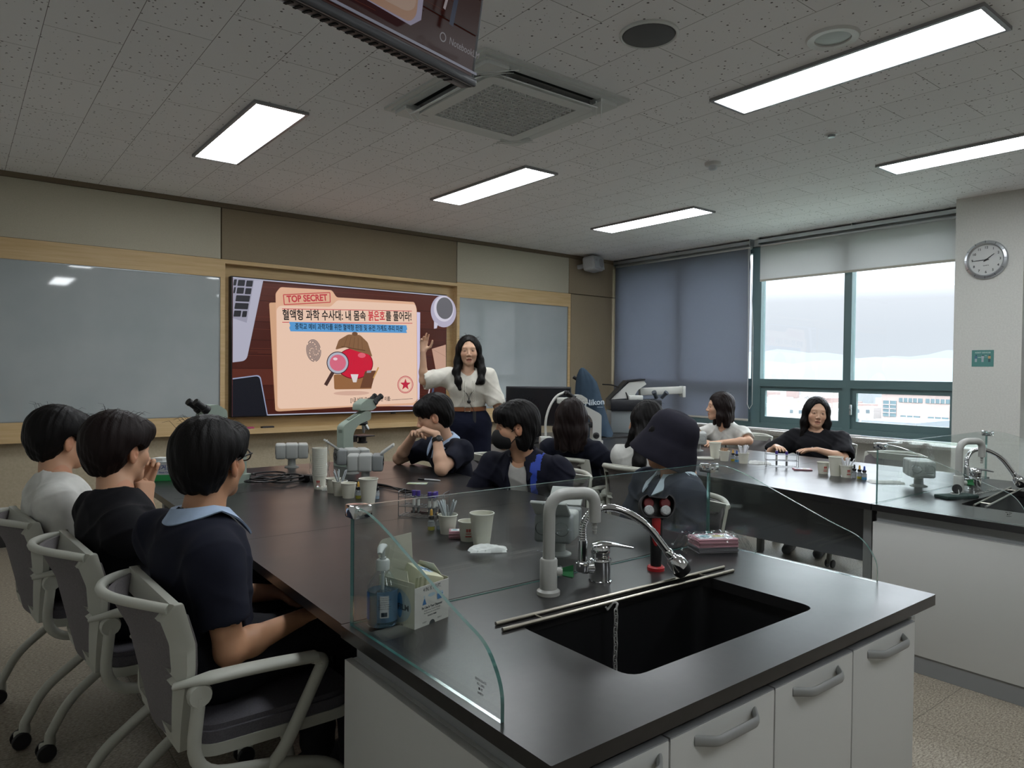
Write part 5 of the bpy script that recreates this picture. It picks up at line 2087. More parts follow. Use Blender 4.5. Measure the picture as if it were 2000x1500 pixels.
def torso_axes(hip, neck, yaw):
    u = unit(V(*neck)-V(*hip))
    f = V(cos(radians(yaw)), sin(radians(yaw)), 0)
    f = unit(f-u*(f @ u))
    r = np.cross(f, u)
    return r, f, u

def torso_field(hip, neck, sL, sR, yaw, female, grow=0.0, k=0.06):
    F = Field()
    hip, neck = V(*hip), V(*neck)
    r, f, u = torso_axes(hip, neck, yaw)
    R = np.stack([r, f, u], 1)
    Lg = np.linalg.norm(neck-hip)
    w = 0.88 if female else 1.0
    g = grow
    F.ell(hip+u*0.0, (0.165*w+g, 0.115+g, 0.12), k, R)
    F.ell(hip+u*Lg*0.33+f*0.006, (0.140*w+g, 0.098*w+g, 0.15), k, R)
    F.ell(hip+u*Lg*0.66+f*0.008, (0.158*w+g, 0.102*w+g, 0.15), k, R)
    if female:
        for s in (-1, 1):
            F.ell(hip+u*Lg*0.64+f*0.075+r*s*0.062, (0.055+g*0.5, 0.036+g*0.5, 0.055), 0.06, R)
    for s in (V(*sL), V(*sR)):
        F.cone(neck-u*0.062, s, 0.046*w+g*0.8, 0.047*w+g*0.8, 0.04)
        F.cone(hip+u*Lg*0.68, s-u*0.04, 0.085*w, 0.045*w+g*0.8, 0.05)
    F.cone(neck-u*0.08, neck-u*0.035, 0.068*w+g*0.6, 0.056*w+g*0.5, 0.03)
    return F

def folds(yaw, amp=0.004, seed=0.0, hip=None):
    def fn(X, Y, Z):
        a = radians(yaw)
        p = X*-sin(a)+Y*cos(a)
        t = X*cos(a)+Y*sin(a)
        wob = 0.02*np.sin(17*p+11*Z+seed)+0.02*np.sin(13*t-15*Z+2*seed)
        r1 = 1-np.abs(np.sin(24*(Z+wob)+16*p+seed))
        r2 = 1-np.abs(np.sin(21*(Z-wob)-19*p+9*t+1.7*seed))
        r3 = np.sin(52*(p+wob)+33*Z+seed*3)*np.sin(47*(t-wob)-29*Z)
        m1 = 0.5+0.5*np.sin(7*Z+9*p+seed)
        return -amp*(1.5*r1**3*m1+1.5*r2**3*(1-m1)+0.35*r3-0.35)
    return fn

def make_person(label, hip, neck, yaw, head, face, female=False, skin=None, shoulders=None, arms=(None, None), sleeve=0.55,
                top='top_black', cat_top='t_shirt', pants='pants_black', hair=None, hair_mat=None, knees=None, feet=None, grow=0.016, stand=False,
                mouth=0.0, hem=0.0, sleeve_r=0.057, front_open=0.0, side_lock=False, blue=None, fold=0.0045, collar_open=False, topname=None, neckline=0.0):
    skin = skin or SK1
    org = (hip[0], hip[1], 0.0)
    t = thing('person', label, 'person', org, 0, 'students and teacher')
    hipv, neckv = V(*hip), V(*neck)
    r, f, u = torso_axes(hip, neck, yaw)
    sw = 0.165 if female else 0.19
    if shoulders is None:
        sR = neckv+r*sw-u*0.075
        sL = neckv-r*sw-u*0.075
    else:
        sL, sR = V(*shoulders[0]), V(*shoulders[1])
    C = V(*head)
    B = head_basis(*face)
    parts = []
    HF = head_field(C, B, neckv-u*0.05+f*0.012, female, mouth)
    v, q = HF.mesh(0.0030)
    parts.append((v, q, head_tint(v, C, B, mouth=mouth)))
    sc = 0.86 if female else 1.0
    tv, tq = torso_field(hip, neck, sL, sR, yaw, female, -0.012).mesh(0.012)
    parts.append((tv, tq))
    arm_list = []
    for s, sh, a in ((-1, sL, arms[0]), (1, sR, arms[1])):
        if a is None:
            el = sh-u*0.26+f*0.06+r*s*0.04
            wr = hipv+f*0.30+r*s*0.12+V(0, 0, 0.06)
            a = dict(el=el, wr=wr, n=V(0, 0, -1), curl=(15, 18, 18, 20))
        a = dict(a)
        arm_list.append((sh, V(*a['el']), V(*a['wr'])))
        hd = None
        if 'n' in a:
            hd = dict(a)
            # palm towards n, thumb on the inner side
            hd['side'] = a.get('side', s)
        v, q = arm_mesh(sh, a['el'], a['wr'], hd, sc, a.get('h', 0.0036))
        parts.append((v, q))
    # legs
    if knees is None:
        if stand:
            knees = [hipv+r*s*0.09+V(0, 0, -0.46) for s in (-1, 1)]
            feet = [k_+V(0, 0, -0.44) for k_ in knees]
        else:
            kd = unit(V(f[0], f[1], 0))
            knees = [hipv+kd*0.43+r*s*0.11+V(0, 0, 0.0) for s in (-1, 1)]
            feet = [k_+kd*0.02+V(0, 0, -hipv[2]+0.085) for k_ in knees]
    lf = Field()
    pf = Field()
    for s, k_, a_ in zip((-1, 1), knees, feet):
        hp = hipv+r*s*0.085
        k_, a_ = V(*k_), V(*a_)
        lf.chain([hp, k_, a_], [0.078, 0.052, 0.036], 0.03)
        pf.chain([hp, k_], [0.098 if not stand else 0.115, 0.075 if not stand else 0.10], 0.05)
        pf.chain([k_, a_+V(0, 0, 0.02)], [0.075 if not stand else 0.10, 0.058 if not stand else 0.105], 0.02)
    v, q = lf.mesh(0.012)
    parts.append((v, q))
    np_obj('body', parts, skin, t, org)
    pf.ell(hipv, (0.15, 0.15, 0.125), 0.06, np.stack([r, f, u], 1))
    if stand:
        pf.ell(hipv+V(0, 0, 0.06), (0.148, 0.118, 0.14), 0.06, np.stack([r, f, u], 1))
        pf.plane(hipv+V(0, 0, 0.155), (0, 0, 1))
    v, q = pf.mesh(0.010, disp=folds(yaw, 0.003, 1.7))
    np_obj('trousers', [(v, q)], MATS[pants], t, org)
    kd = unit(V(f[0], f[1], 0))
    for k_, a_ in zip(knees, feet):
        a_ = V(*a_)
        sf = Field()
        toe = V(a_[0], a_[1], 0.035)+kd*0.15
        sf.cone((a_[0]-kd[0]*0.05, a_[1]-kd[1]*0.05, 0.042), toe, 0.04, 0.034, 0.02)
        sf.cone((a_[0], a_[1], 0.05), (a_[0], a_[1], 0.09), 0.043, 0.042, 0.02)
        sf.plane((0, 0, 0.002), (0, 0, -1))
        v, q = sf.mesh(0.008)
        np_obj('shoe', [(v, q)], pm('shoe_dark', '2a2b30', 0.6), t, org)
        so = MB().lathe([(0.041, 0.088), (0.044, 0.13), (0.046, 0.175)], (a_[0]-org[0], a_[1]-org[1], 0), 16).obj('sock', pm('sock_grey', '8c8b88', 0.9), t, 60)
    # garment on the upper body
    TF = torso_field(hip, neck, sL, sR, yaw, female, grow)
    for (sh, el, wr) in arm_list:
        if sleeve > 1:
            TF.chain([sh, el, el+(wr-el)*(sleeve-1)], [sleeve_r, sleeve_r*0.88, sleeve_r*0.70], 0.022)
        else:
            e = sh+(el-sh)*sleeve
            TF.cone(sh, e, sleeve_r*0.95, sleeve_r*1.06, 0.045)
            d = unit(el-sh)
    if stand:
        TF.plane(hipv+u*(0.04+hem), -u)
    else:
        TF.plane(hipv-u*0.10, -u)
    # neck opening
    TF.cone(neckv-u*(0.035+neckline)+f*0.03, neckv+u*0.12+f*0.02, 0.062*(0.88 if female else 1), 0.075, 0.006, 's')
    if front_open:
        for z0, z1, w0, w1 in ((-0.05, -0.20, 0.052, 0.056), (-0.20, -0.42, 0.056, 0.062)):
            TF.cone(neckv+u*z0+f*(0.095+0.30*max(0, -z0-0.05)), neckv+u*z1+f*(0.135 if z1 < -0.3 else 0.140), w0, w1, 0.006, 's')
        IF = torso_field(hip, neck, sL, sR, yaw, female, 0.004)
        IF.plane(hipv-u*0.05, -u)
        IF.cone(neckv-u*0.025+f*0.03, neckv+u*0.12+f*0.02, 0.060, 0.075, 0.006, 's')
        v, q = IF.mesh(0.006, disp=folds(yaw, 0.004, 3.3))
        np_obj('inner_shirt', [(v, q)], mat_cloth('shirt_grey_white', 'b9b8b4') if 'shirt_grey_white' not in MATS else MATS['shirt_grey_white'], t, org)
    if sleeve <= 1:
        for (sh, el, wr) in arm_list:
            d = unit(el-sh)
            e = sh+(el-sh)*sleeve
            # square sleeve end: cut away everything beyond the cuff around the arm
            TF.cone(e+d*0.075, e+d*0.16, 0.078, 0.09, 0.004, 's')
    v, q = TF.mesh(0.0060, disp=folds(yaw, fold, hip[0]*7+hip[1]*3))
    np_obj(topname or cat_top, [(v, q)], MATS[top], t, org)
    gv, gq = v, q
    P = dict(t=t, org=org, C=C, B=B, neck=neckv, hip=hipv, r=r, f=f, u=u, sL=sL, sR=sR, arms=arm_list, gv=gv, gq=gq, side_lock=side_lock)
    if hair:
        hair_mesh(P, hair, hair_mat or HAIR)
    return P

def cloth_patch(P, pred, name, mat, off=0.002):
    """a piece of cloth lying on the garment where pred(right, front, up from the neck, normal) holds"""
    v, q = P['gv'], P['gq']
    a, b, c = v[q[:, 0]], v[q[:, 1]], v[q[:, 2]]
    n = np.cross(b-a, c-a)
    n /= np.linalg.norm(n, axis=1)[:, None]+1e-12
    m = v[q].mean(1)-P['neck']
    k = pred(m @ P['r'], m @ P['f'], m @ P['u'], n @ P['f'], n @ P['u'])
    vn = np.zeros_like(v)
    for i in range(4):
        np.add.at(vn, q[:, i], n)
    vn /= np.linalg.norm(vn, axis=1)[:, None]+1e-12
    qs = q[k]
    if len(qs) == 0:
        return None
    ids, inv = np.unique(qs, return_inverse=True)
    return np_obj(name, [(v[ids]+vn[ids]*off, inv.reshape(qs.shape))], mat, P['t'], P['org'])

def hair_mesh(P, style, mat):
    C, B, t, org = P['C'], P['B'], P['t'], P['org']
    w = lambda x, y, z: C+B @ V(x, y, z)
    F = Field()
    long_ = style in ('bob', 'long', 'shoulder', 'wolf', 'hatbob')
    vol = {'hat': 0.78, 'short': 1.0, 'bowl': 1.05, 'wolf': 1.04, 'bob': 1.0, 'shoulder': 0.98, 'long': 0.96, 'hatbob': 0.9}[style]
    F.ell(w(0, -0.024, 0.040), (0.094*vol, 0.112*vol, 0.098*vol), 0.02, B)
    F.ell(w(0, -0.062, -0.008), ((0.080 if not long_ else 0.082)*vol, 0.066*vol, 0.072), 0.03, B)
    for s in (-1, 1):
        F.ell(w(s*0.070, -0.004, 0.022 if long_ else 0.040), (0.026*vol, 0.062, 0.052 if long_ else 0.042), 0.025, B)
    if style in ('short', 'bowl', 'wolf', 'hat'):
        if style != 'hat':
            F.ell(w(0, 0.062, 0.072), (0.078*vol, 0.046, 0.036), 0.03, B)
        if style in ('bowl', 'wolf'):
            F.ell(w(0, 0.078, 0.050), (0.066, 0.026, 0.030), 0.02, B)
        # nape
        zb = {'hat': -0.088, 'short': -0.088, 'bowl': -0.095, 'wolf': -0.13}[style]
        F.ell(w(0, -0.066, -0.058), (0.054 if style != 'wolf' else 0.064, 0.036, 0.046 if style != 'wolf' else 0.085), 0.03, B)
        if style == 'wolf':
            for s in (-1, 1):
                F.ell(w(s*0.068, -0.030, -0.055), (0.024, 0.040, 0.075), 0.025, B)
        # cut away face, ears, lower edge
        F.ell(w(0, 0.110, -0.055), (0.078, 0.088, 0.083 if style == 'short' else 0.080), 0.008, B, 's')
        for s in (-1, 1):
            F.ell(w(s*0.092, 0.0, -0.020), (0.036, 0.030 if style != 'wolf' else 0.024, 0.042), 0.008, B, 's')
            F.ell(w(s*0.080, 0.055, -0.05), (0.05, 0.042, 0.058), 0.01, B, 's')
        F.plane(w(0, -0.06, zb), B @ V(0, -0.25, -1), 0.01)
    else:
        # curtains of hair beside the face and down the back
        zl = {'bob': -0.155, 'hatbob': -0.16, 'shoulder': -0.20, 'long': -0.30}[style]
        down = V(0, 0, -1)
        back = B @ V(0, -0.058, -0.02)
        for s in (-1, 1):
            p0 = w(s*0.074, 0.002, 0.02)
            p1 = w(s*0.086, 0.004, -0.08)
            p2 = w(s*0.090, 0.010, zl)
            if style == 'long':
                F.chain([p0, p1, w(s*0.104, 0.045, -0.165), w(s*0.092, 0.088, -0.245), w(s*0.068+0.012, 0.108, -0.285-0.02*s)], [0.026, 0.032, 0.030, 0.026, 0.014], 0.03)
            else:
                F.chain([p0, p1, p2], [0.026, 0.030, 0.020], 0.03)
            q1 = w(s*0.055, -0.055, -0.08)
            q2 = w(s*0.065, -0.060, zl)
            F.chain([w(s*0.055, -0.05, 0.0), q1, q2], [0.045, 0.045, 0.03], 0.03)
        if style == 'long' and P.get('side_lock'):
            F.chain([w(-0.06, -0.06, -0.05), w(-0.115, -0.105, -0.15), w(-0.150, -0.115, -0.26), w(-0.155, -0.10, -0.36)], [0.04, 0.045, 0.038, 0.018], 0.03)
        F.chain([w(0, -0.075, 0.0), w(0, -0.085, -0.09), w(0, -0.090, zl)], [0.05, 0.046, 0.034], 0.03)
        # face opening
        for s in (-1, 1):
            Rt = B @ np.array([[cos(s*0.24), 0, sin(s*0.24)], [0, 1.0, 0], [-sin(s*0.24), 0, cos(s*0.24)]])
            F.ell(w(-s*0.013, 0.112, -0.014), (0.061, 0.094, 0.106 if style != 'bob' else 0.082), 0.010, Rt, 's')
        F.ell(w(0, 0.075, -0.11), (0.060, 0.075, 0.09), 0.01, B, 's')
        F.cone(w(0, -0.01, -0.09), w(0, -0.02, -0.30), 0.05, 0.06, 0.01, 's')
        F.cone(w(0, 0.03, -0.10), w(0, 0.06, -0.34), 0.045, 0.07, 0.01, 's')
    def disp(X, Y, Z):
        qx = (X-C[0])*B[0, 0]+(Y-C[1])*B[1, 0]+(Z-C[2])*B[2, 0]
        qy = (X-C[0])*B[0, 1]+(Y-C[1])*B[1, 1]+(Z-C[2])*B[2, 1]
        qz = (X-C[0])*B[0, 2]+(Y-C[1])*B[1, 2]+(Z-C[2])*B[2, 2]
        ph = np.arctan2(qx, -qy-0.02+qz*0.25)
        n = np.sin(23*ph+14*qz)*0.5+np.sin(41*ph-22*qz+2.0)*0.35+np.sin(67*ph+31*qz+5*np.sin(9*ph))*0.25
        return 0.0013*n+0.0022*np.sin(9*ph+3*np.sin(22*qz)+1.3)*np.clip(0.6-6*qz, 0, 1)+0.0012*np.sin(180*qx+40*qz)*np.sin(150*qy-30*qz)
    v, q = F.mesh(0.0034, disp=disp)
    o = np_obj('hair', [(v, q)], mat, t, org)
    if style == 'hat':
        return o
    # flyaway strands rooted on the crown
    random.seed(int(abs(C[0]*1000)))
    m = MB()
    O = V(*org)
    for i in range(26):
        a = random.uniform(0, 2*pi)
        rr = random.uniform(0.02, 0.085)
        p = w(rr*cos(a), -0.02+rr*sin(a), 0.118*vol-0.35*rr*rr/0.09)
        d = unit(B @ V(cos(a)*0.7, sin(a)*0.5+0.3, random.uniform(0.25, 0.7)))
        e = p+d*random.uniform(0.02, 0.045)
        g = e+unit(d+V(0, 0, -0.9))*0.02
        m.tube([Vector(x-O) for x in (p, e, g)], [0.0006, 0.0005, 0.0002], 4, caps=False)
    so = m.obj('flyaway_strands', mat, o, 0)
    so['kind'] = 'stuff'
    return o

def collar_strip(P, mat, name='shirt_collar', drop=0.055, out=0.050, open_=50, h=0.028, n=40, spread=0.0, tips=0.03):
    """a folded-down shirt collar round the neck: stands up, rolls over and lies on the shoulders"""
    nk, r, f, u, O = P['neck'], P['r'], P['f'], P['u'], V(*P['org'])
    m = MB()
    rows = []
    for k in range(n+1):
        a = radians(90+open_/2+(360-open_)*k/n)
        c, s = cos(a), sin(a)
        e = abs(k/n*2-1)
        rr = 0.066
        base = nk+f*0.016-u*0.012
        dirv = r*c*1.02+f*s*1.0
        low = base-u*(0.022*max(0, s))
        tip = tips*max(0, (e-0.75)/0.25)
        top = low+dirv*rr*0.96+u*h
        over = low+dirv*(rr+0.010)+u*(h+0.004)
        fr, bk = max(0, s), max(0, -s)
        ow = out*(1-0.35*bk-0.15*fr)
        dz = 0.010+0.026*bk+(drop-0.01)*fr*0.8
        fall = low+dirv*(rr+ow)+u*(h-dz)+f*tip*0.5-u*tip*0.6
        inn = low+dirv*(rr+ow-0.004)+u*(h-dz-0.004)+f*tip*0.5-u*tip*0.6
        under = low+dirv*(rr+0.006)+u*(h-0.006)
        ins = low+dirv*rr*0.98-u*0.02
        rows.append([ins, top, over, fall, inn, under])
    L = len(rows[0])
    vs = [Vector(p-O) for row in rows for p in row]
    fs = []
    for k in range(n):
        for j in range(L-1):
            a = k*L+j
            fs.append((a, a+L, a+L+1, a+1))
    fs.append(tuple(range(L)))
    fs.append(tuple(n*L+j for j in range(L))[::-1])
    m.add(vs, fs)
    return m.obj(name, mat, P['t'], 50)

# ------------------------------------------------------------------ sink fittings
M_TAPW = pm('tap_white_enamel', 'b5b6b2', 0.35, 0, 0.5)
def lab_tap(x, y, label):
    t = thing('lab_tap', label, 'tap', (x, y, ZT))
    b = MB()
    b.lathe([(0, 0), (0.0325, 0), (0.0325, 0.010), (0.027, 0.014), (0.0245, 0.016), (0.0245, 0.096), (0.022, 0.100), (0.017, 0.101), (0, 0.101)], (0, 0, 0), 28)
    b.obj('base', M_TAPW, t)
    s = MB()
    pts = round_path([(0, 0, 0.09), (0, 0, 0.278), (0.128, -0.050, 0.278), (0.128, -0.050, 0.195)], [0.058, 0.058], 9)
    s.tube(pts, 0.0172, 18)
    s.obj('spout', M_TAPW, t, 60)
    n = MB()
    n.lathe([(0.0172, 0.02), (0.009, 0.016), (0.0085, 0.018), (0.0065, 0.012), (0.008, 0.010), (0.006, 0.004), (0.0075, 0.002), (0.0055, -0.006), (0.0068, -0.008), (0.005, -0.018), (0, -0.018)], (0.128, -0.050, 0.178), 16)
    n.obj('hose_nozzle', M_TAPW, t)
    v = MB()
    d = Vector((0.80, -0.58, 0)).normalized()
    v.cyl((0, 0, 0.062), tuple(d*0.038+Vector((0, 0, 0.062))), 0.0125, 0.0125, 16)
    v.obj('valve_stem', M_TAPW, t)
    k = MB()
    c = d*0.046+Vector((0, 0, 0.062))
    X, Y, Z = frame_from(d)
    poly = []
    for i in range(8):
        r = 0.024 if i % 2 == 0 else 0.012
        a = 2*pi*i/8+0.4
        poly.append((r*cos(a), r*sin(a)))
    Mk = Matrix((X, Y, Z)).transposed().to_4x4()
    Mk.translation = c
    vs = [(p[0]*0.55, p[1]*0.55, -0.012) for p in poly]+[(p[0], p[1], 0.022) for p in poly]
    fs = [tuple(range(8))[::-1], tuple(range(8, 16))]+[(i, (i+1) % 8, 8+(i+1) % 8, 8+i) for i in range(8)]
    k.add(vs, fs, 0, Mk)
    k.obj('green_knob', pm('knob_green', '1d6a3a', 0.4), t, 20)
    return t
tap0 = lab_tap(1.30, 1.479, 'white laboratory tap with a green knob at the near sink')
dup(tap0, (4.115, 1.457, ZT), radians(-6), 'beige white laboratory tap at the far right sink')

def mixer(x, y, rot, label):
    t = thing('mixer_faucet', label, 'faucet', (x, y, ZT), rot)
    b = MB()
    b.lathe([(0, 0), (0.034, 0), (0.034, 0.004), (0.031, 0.006), (0.031, 0.060), (0.033, 0.064), (0.032, 0.068), (0.027, 0.070), (0.027, 0.084), (0.029, 0.087), (0.029, 0.104), (0.024, 0.110), (0, 0.111)], (0, 0, 0), 32)
    b.obj('body', M_CHROME, t)
    l = MB()
    d = Vector((0.86, -0.5, 0))
    l.tube([(-0.02, 0.012, 0.106), (0.0, 0, 0.112), tuple(d*0.045+Vector((0, 0, 0.108))), tuple(d*0.098+Vector((0, 0, 0.098)))], [0.021, 0.025, 0.018, 0.013], 14, 0, False, 1.0, 0.34, True, tuple(Vector((0.5, 0.86, 0))))
    l.obj('lever', M_CHROME, t, 60)
    r = MB()
    e = Vector((-0.80, 0.35, 0)).normalized()
    q = e*0.056
    r.cyl((0, 0, 0.044), tuple(q+Vector((0, 0, 0.044))), 0.022, 0.018, 20)
    r.lathe([(0, -0.014), (0.020, -0.014), (0.022, -0.010), (0.022, 0.012), (0.017, 0.016), (0, 0.016)], (q.x, q.y, 0.048), 20)
    r.cyl((q.x, q.y, 0.062), (q.x, q.y, 0.125), 0.0140, 0.0140, 18)
    r.obj('riser', M_CHROME, t)
    h = MB()
    path = catmull([(q.x, q.y, 0.12), (q.x+0.002, q.y-0.002, 0.175), (q.x+0.030, q.y-0.022, 0.215), (q.x+0.085, q.y-0.062, 0.216), (q.x+0.150, q.y-0.108, 0.172), (q.x+0.205, q.y-0.146, 0.092)], 16)
    rr = [0.0108+0.0012*(i % 2) for i in range(len(path))]
    h.tube(path, rr, 12)
    h.obj('flexible_hose', M_CHROME, t, 30)
    s = MB()
    p0, p1 = Vector(path[-2]), Vector(path[-1])
    dv = (p1-p0).normalized()
    s.lathe([(0.011, -0.004), (0.0135, 0.0), (0.0135, 0.018), (0.0155, 0.02), (0.0155, 0.024), (0.024, 0.032), (0.028, 0.050), (0.0285, 0.062)], tuple(p1), 28, 0, tuple(dv))
    s.obj('spray_head', M_CHROME, t)
    g = MB()
    g.lathe([(0.0285, 0.062), (0.028, 0.074), (0.023, 0.084), (0, 0.084)], tuple(p1), 28, 0, tuple(dv))
    g.box(tuple(p1+dv*0.055+Vector((0.02, 0.012, 0.006))), (0.012, 0.010, 0.010), 0, None, 0.003)
    g.obj('spray_collar', M_BLACK, t)
    return t
mix0 = mixer(1.504, 1.48, 0, 'chrome mixer with a flexible goose hose at the near sink')
dup(mix0, (4.38, 1.47, ZT), radians(-4), 'chrome mixer with a flexible hose at the far right sink')

def eyewash(x, y):
    t = thing('eyewash_unit', 'red and black eyewash unit with two heads standing at the near sink', 'eyewash', (x, y, ZT))
    red = pm('eyewash_red', 'b3282c', 0.4)
    MB().lathe([(0, 0), (0.027, 0), (0.027, 0.010), (0.023, 0.014), (0, 0.014)], (0, 0, 0), 28).obj('base_flange', red, t)
    s = MB()
    s.tube([(0, 0, 0.012), (0, 0, 0.09), (0, 0, 0.16)], [0.0165, 0.019, 0.021], 20)
    s.obj('handle', M_BLACK, t)
    f = MB()
    d = Vector((-0.79, -0.62, 0))
    f.tube([tuple(d*0.012+Vector((0, 0, 0.062))), tuple(d*0.0125+Vector((0, 0, 0.10))), tuple(d*0.0128+Vector((0, 0, 0.168)))], [0.005, 0.0125, 0.015], 14, 0, False, 1.0, 0.75, True, tuple(Vector((0.62, -0.79, 0))))
    f.obj('red_grip', red, t)
    rt = Vector((0.79, -0.62, 0))
    up = Vector((0.25, 0.20, 0.95)).normalized()
    n = rt.cross(up).normalized()
    if n.dot(d) < 0:
        n = -n
    # heart-shaped open shell
    hs = MB()
    Mh = Matrix((rt, up, n)).transposed().to_4x4()
    Mh.translation = Vector((0, 0, 0.198))
    def outline(k):
        pts = []
        for i in range(40):
            a = 2*pi*i/40
            cx = 0.030 if cos(a) >= 0 else -0.030
            x_, y_ = cx+0.034*cos(a), 0.010+0.034*sin(a)
            if sin(a) < 0:
                y_ = 0.010+0.05*sin(a)
            if abs(cos(a)) < 0.35 and sin(a) > 0:
                y_ -= 0.016*(1-abs(cos(a))/0.35)
            pts.append((x_*k, y_*k))
        return [(p[0]*0.86, p[1]*0.9) for p in pts]
    o, i_ = outline(1.0), outline(0.92)
    hs.ring_prism(o, i_, -0.02, 0.022, 0, Mh)
    hs.prism(outline(0.97), -0.026, -0.016, 0, Mh)
    hs.obj('shell', pm('eyewash_black', '17171a', 0.45), t)
    for sx in (-1, 1):
        c = MB()
        c.lathe([(0.0165, -0.012), (0.0165, 0.004), (0.014, 0.007), (0, 0.007)], Mh @ Vector((sx*0.026, 0.012, 0.0)), 24, 0, tuple(n))
        co = c.obj('red_cap', pm('eyewash_dark_red', '7d2226', 0.5), t)
        g = MB()
        g.lathe([(0.0155, -0.002), (0.0155, 0.016), (0.012, 0.020), (0, 0.021)], Mh @ Vector((sx*0.026, -0.012, 0.0)), 24, 0, tuple(n))
        g.obj('spray_face', noisy(pm('eyewash_grey', 'a5a8a8', 0.5), 600, '8a8d8d', 'bfc2c2', 1) if 'eyewash_grey' not in MATS else MATS['eyewash_grey'], t)
eyewash(1.732, 1.461)

def drying_rods(x0, y0, x1, y1, gap, label):
    d = Vector((x1-x0, y1-y0, 0))
    L = d.length
    t = thing('sink_rod_rack', label, 'rack', ((x0+x1)/2, (y0+y1)/2, ZT), atan2(d.y, d.x))
    for s in (-1, 1):
        MB().tube([(-L/2+0.005*s, s*gap/2, 0.0052), (L/2+0.005*s, s*gap/2, 0.0052)], 0.005, 10).obj('rod', M_STEEL, t)
    for x in (-L*0.36, L*0.36):
        MB().tube([(x, -gap/2, 0.0048), (x, gap/2, 0.0048)], 0.0025, 8).obj('cross_bar', M_STEEL, t)
drying_rods(1.028, 1.347, 1.915, 1.322, 0.042, 'two long steel rods lying across the back of the near sink')
drying_rods(3.805, 1.255, 4.60, 1.345, 0.05, 'two steel rods lying across the far right sink')

def chain(x, y, z0, n, label, hook=True):
    t = thing('sink_chain', label, 'chain', (x, y, z0))
    m = MB()
    for i in range(n):
        a = (i % 2)*pi/2
        c = Vector((0.0012*sin(i*1.1), 0, -0.0125*i-0.012))
        pts = []
        for k in range(14):
            th = 2*pi*k/14
            u, v = 0.0056*cos(th), 0.0062*sin(th)+(0.0042 if sin(th) > 0 else -0.0042)
            pts.append(c+Vector((u*cos(a), u*sin(a), v)))
        m.tube(pts, 0.0019, 6, 0, True)
    m.obj('links', pm('chain_white_plastic', 'a9a9a6', 0.5), t)
    h = MB()
    h.tube(catmull([(0, 0.0, -0.006), (0.004, 0.0, 0.004), (0.008, 0.002, 0.009), (0.0, 0.008, 0.012), (-0.010, 0.012, 0.002), (-0.020, 0.012, -0.004), (-0.026, 0.011, 0.004)], 5), 0.003, 8)
    h.obj('hook', pm('chain_white_plastic', 'a9a9a6', 0.5), t)
chain(1.385, 1.303, 0.742, 18, 'white plastic chain hanging from a hook into the near sink')
def far_chain():
    m = MB()
    random.seed(4)
    pts = catmull([(4.12, 1.405, ZT+0.004), (4.25, 1.40, ZT+0.004), (4.40, 1.385, ZT+0.004), (4.50, 1.36, ZT+0.004), (4.47, 1.40, ZT+0.004), (4.38, 1.415, ZT+0.004)], 8)
    for i in range(0, len(pts)-1):
        a, b = pts[i], pts[i+1]
        d = (b-a)
        X = Vector((-d.y, d.x, 0)).normalized()
        Z = Vector((0, 0, 1))
        s = X if i % 2 == 0 else Z
        c = (a+b)/2
        ring = [c+d.normalized()*(0.62*d.length*cos(2*pi*k/10))+s*0.0038*sin(2*pi*k/10) for k in range(10)]
        m.tube(ring, 0.0012, 5, 0, True)
    o = m.obj('loose_chain', pm('chain_white_plastic', 'a9a9a6', 0.5))
    tag(o, 'white plastic chain lying loose behind the far right sink', 'chain')
far_chain()
def far_sponge():
    o = flat_box('scrub_board', 'dark green scouring board lying beside the far tap', 'board', 4.00, 1.425, ZT+0.0002, (0.20, 0.085, 0.016), radians(-22), pm('scrub_green', '2c3d3a', 0.9), 0.004)
    t = thing('sink_plug', 'round black rubber sink plug with white chain, on the green scouring board', 'plug', (4.03, 1.435, ZT+0.0165))
    MB().lathe([(0, -0.008), (0.020, -0.008), (0.024, 0.006), (0.022, 0.009), (0, 0.009)], (0, 0, 0.024), 24, 0, (-0.75, -0.6, 0.25)).obj('plug_body', M_BLACK, t)
    MB().tube(catmull([(-0.01, -0.012, 0.022), (-0.03, -0.02, 0.003), (-0.05, 0.0, 0.003), (-0.02, 0.02, 0.003), (0.03, 0.0, 0.003)], 6), 0.0022, 6).obj('plug_chain', pm('chain_white_plastic', 'a9a9a6', 0.5), t)
far_sponge()

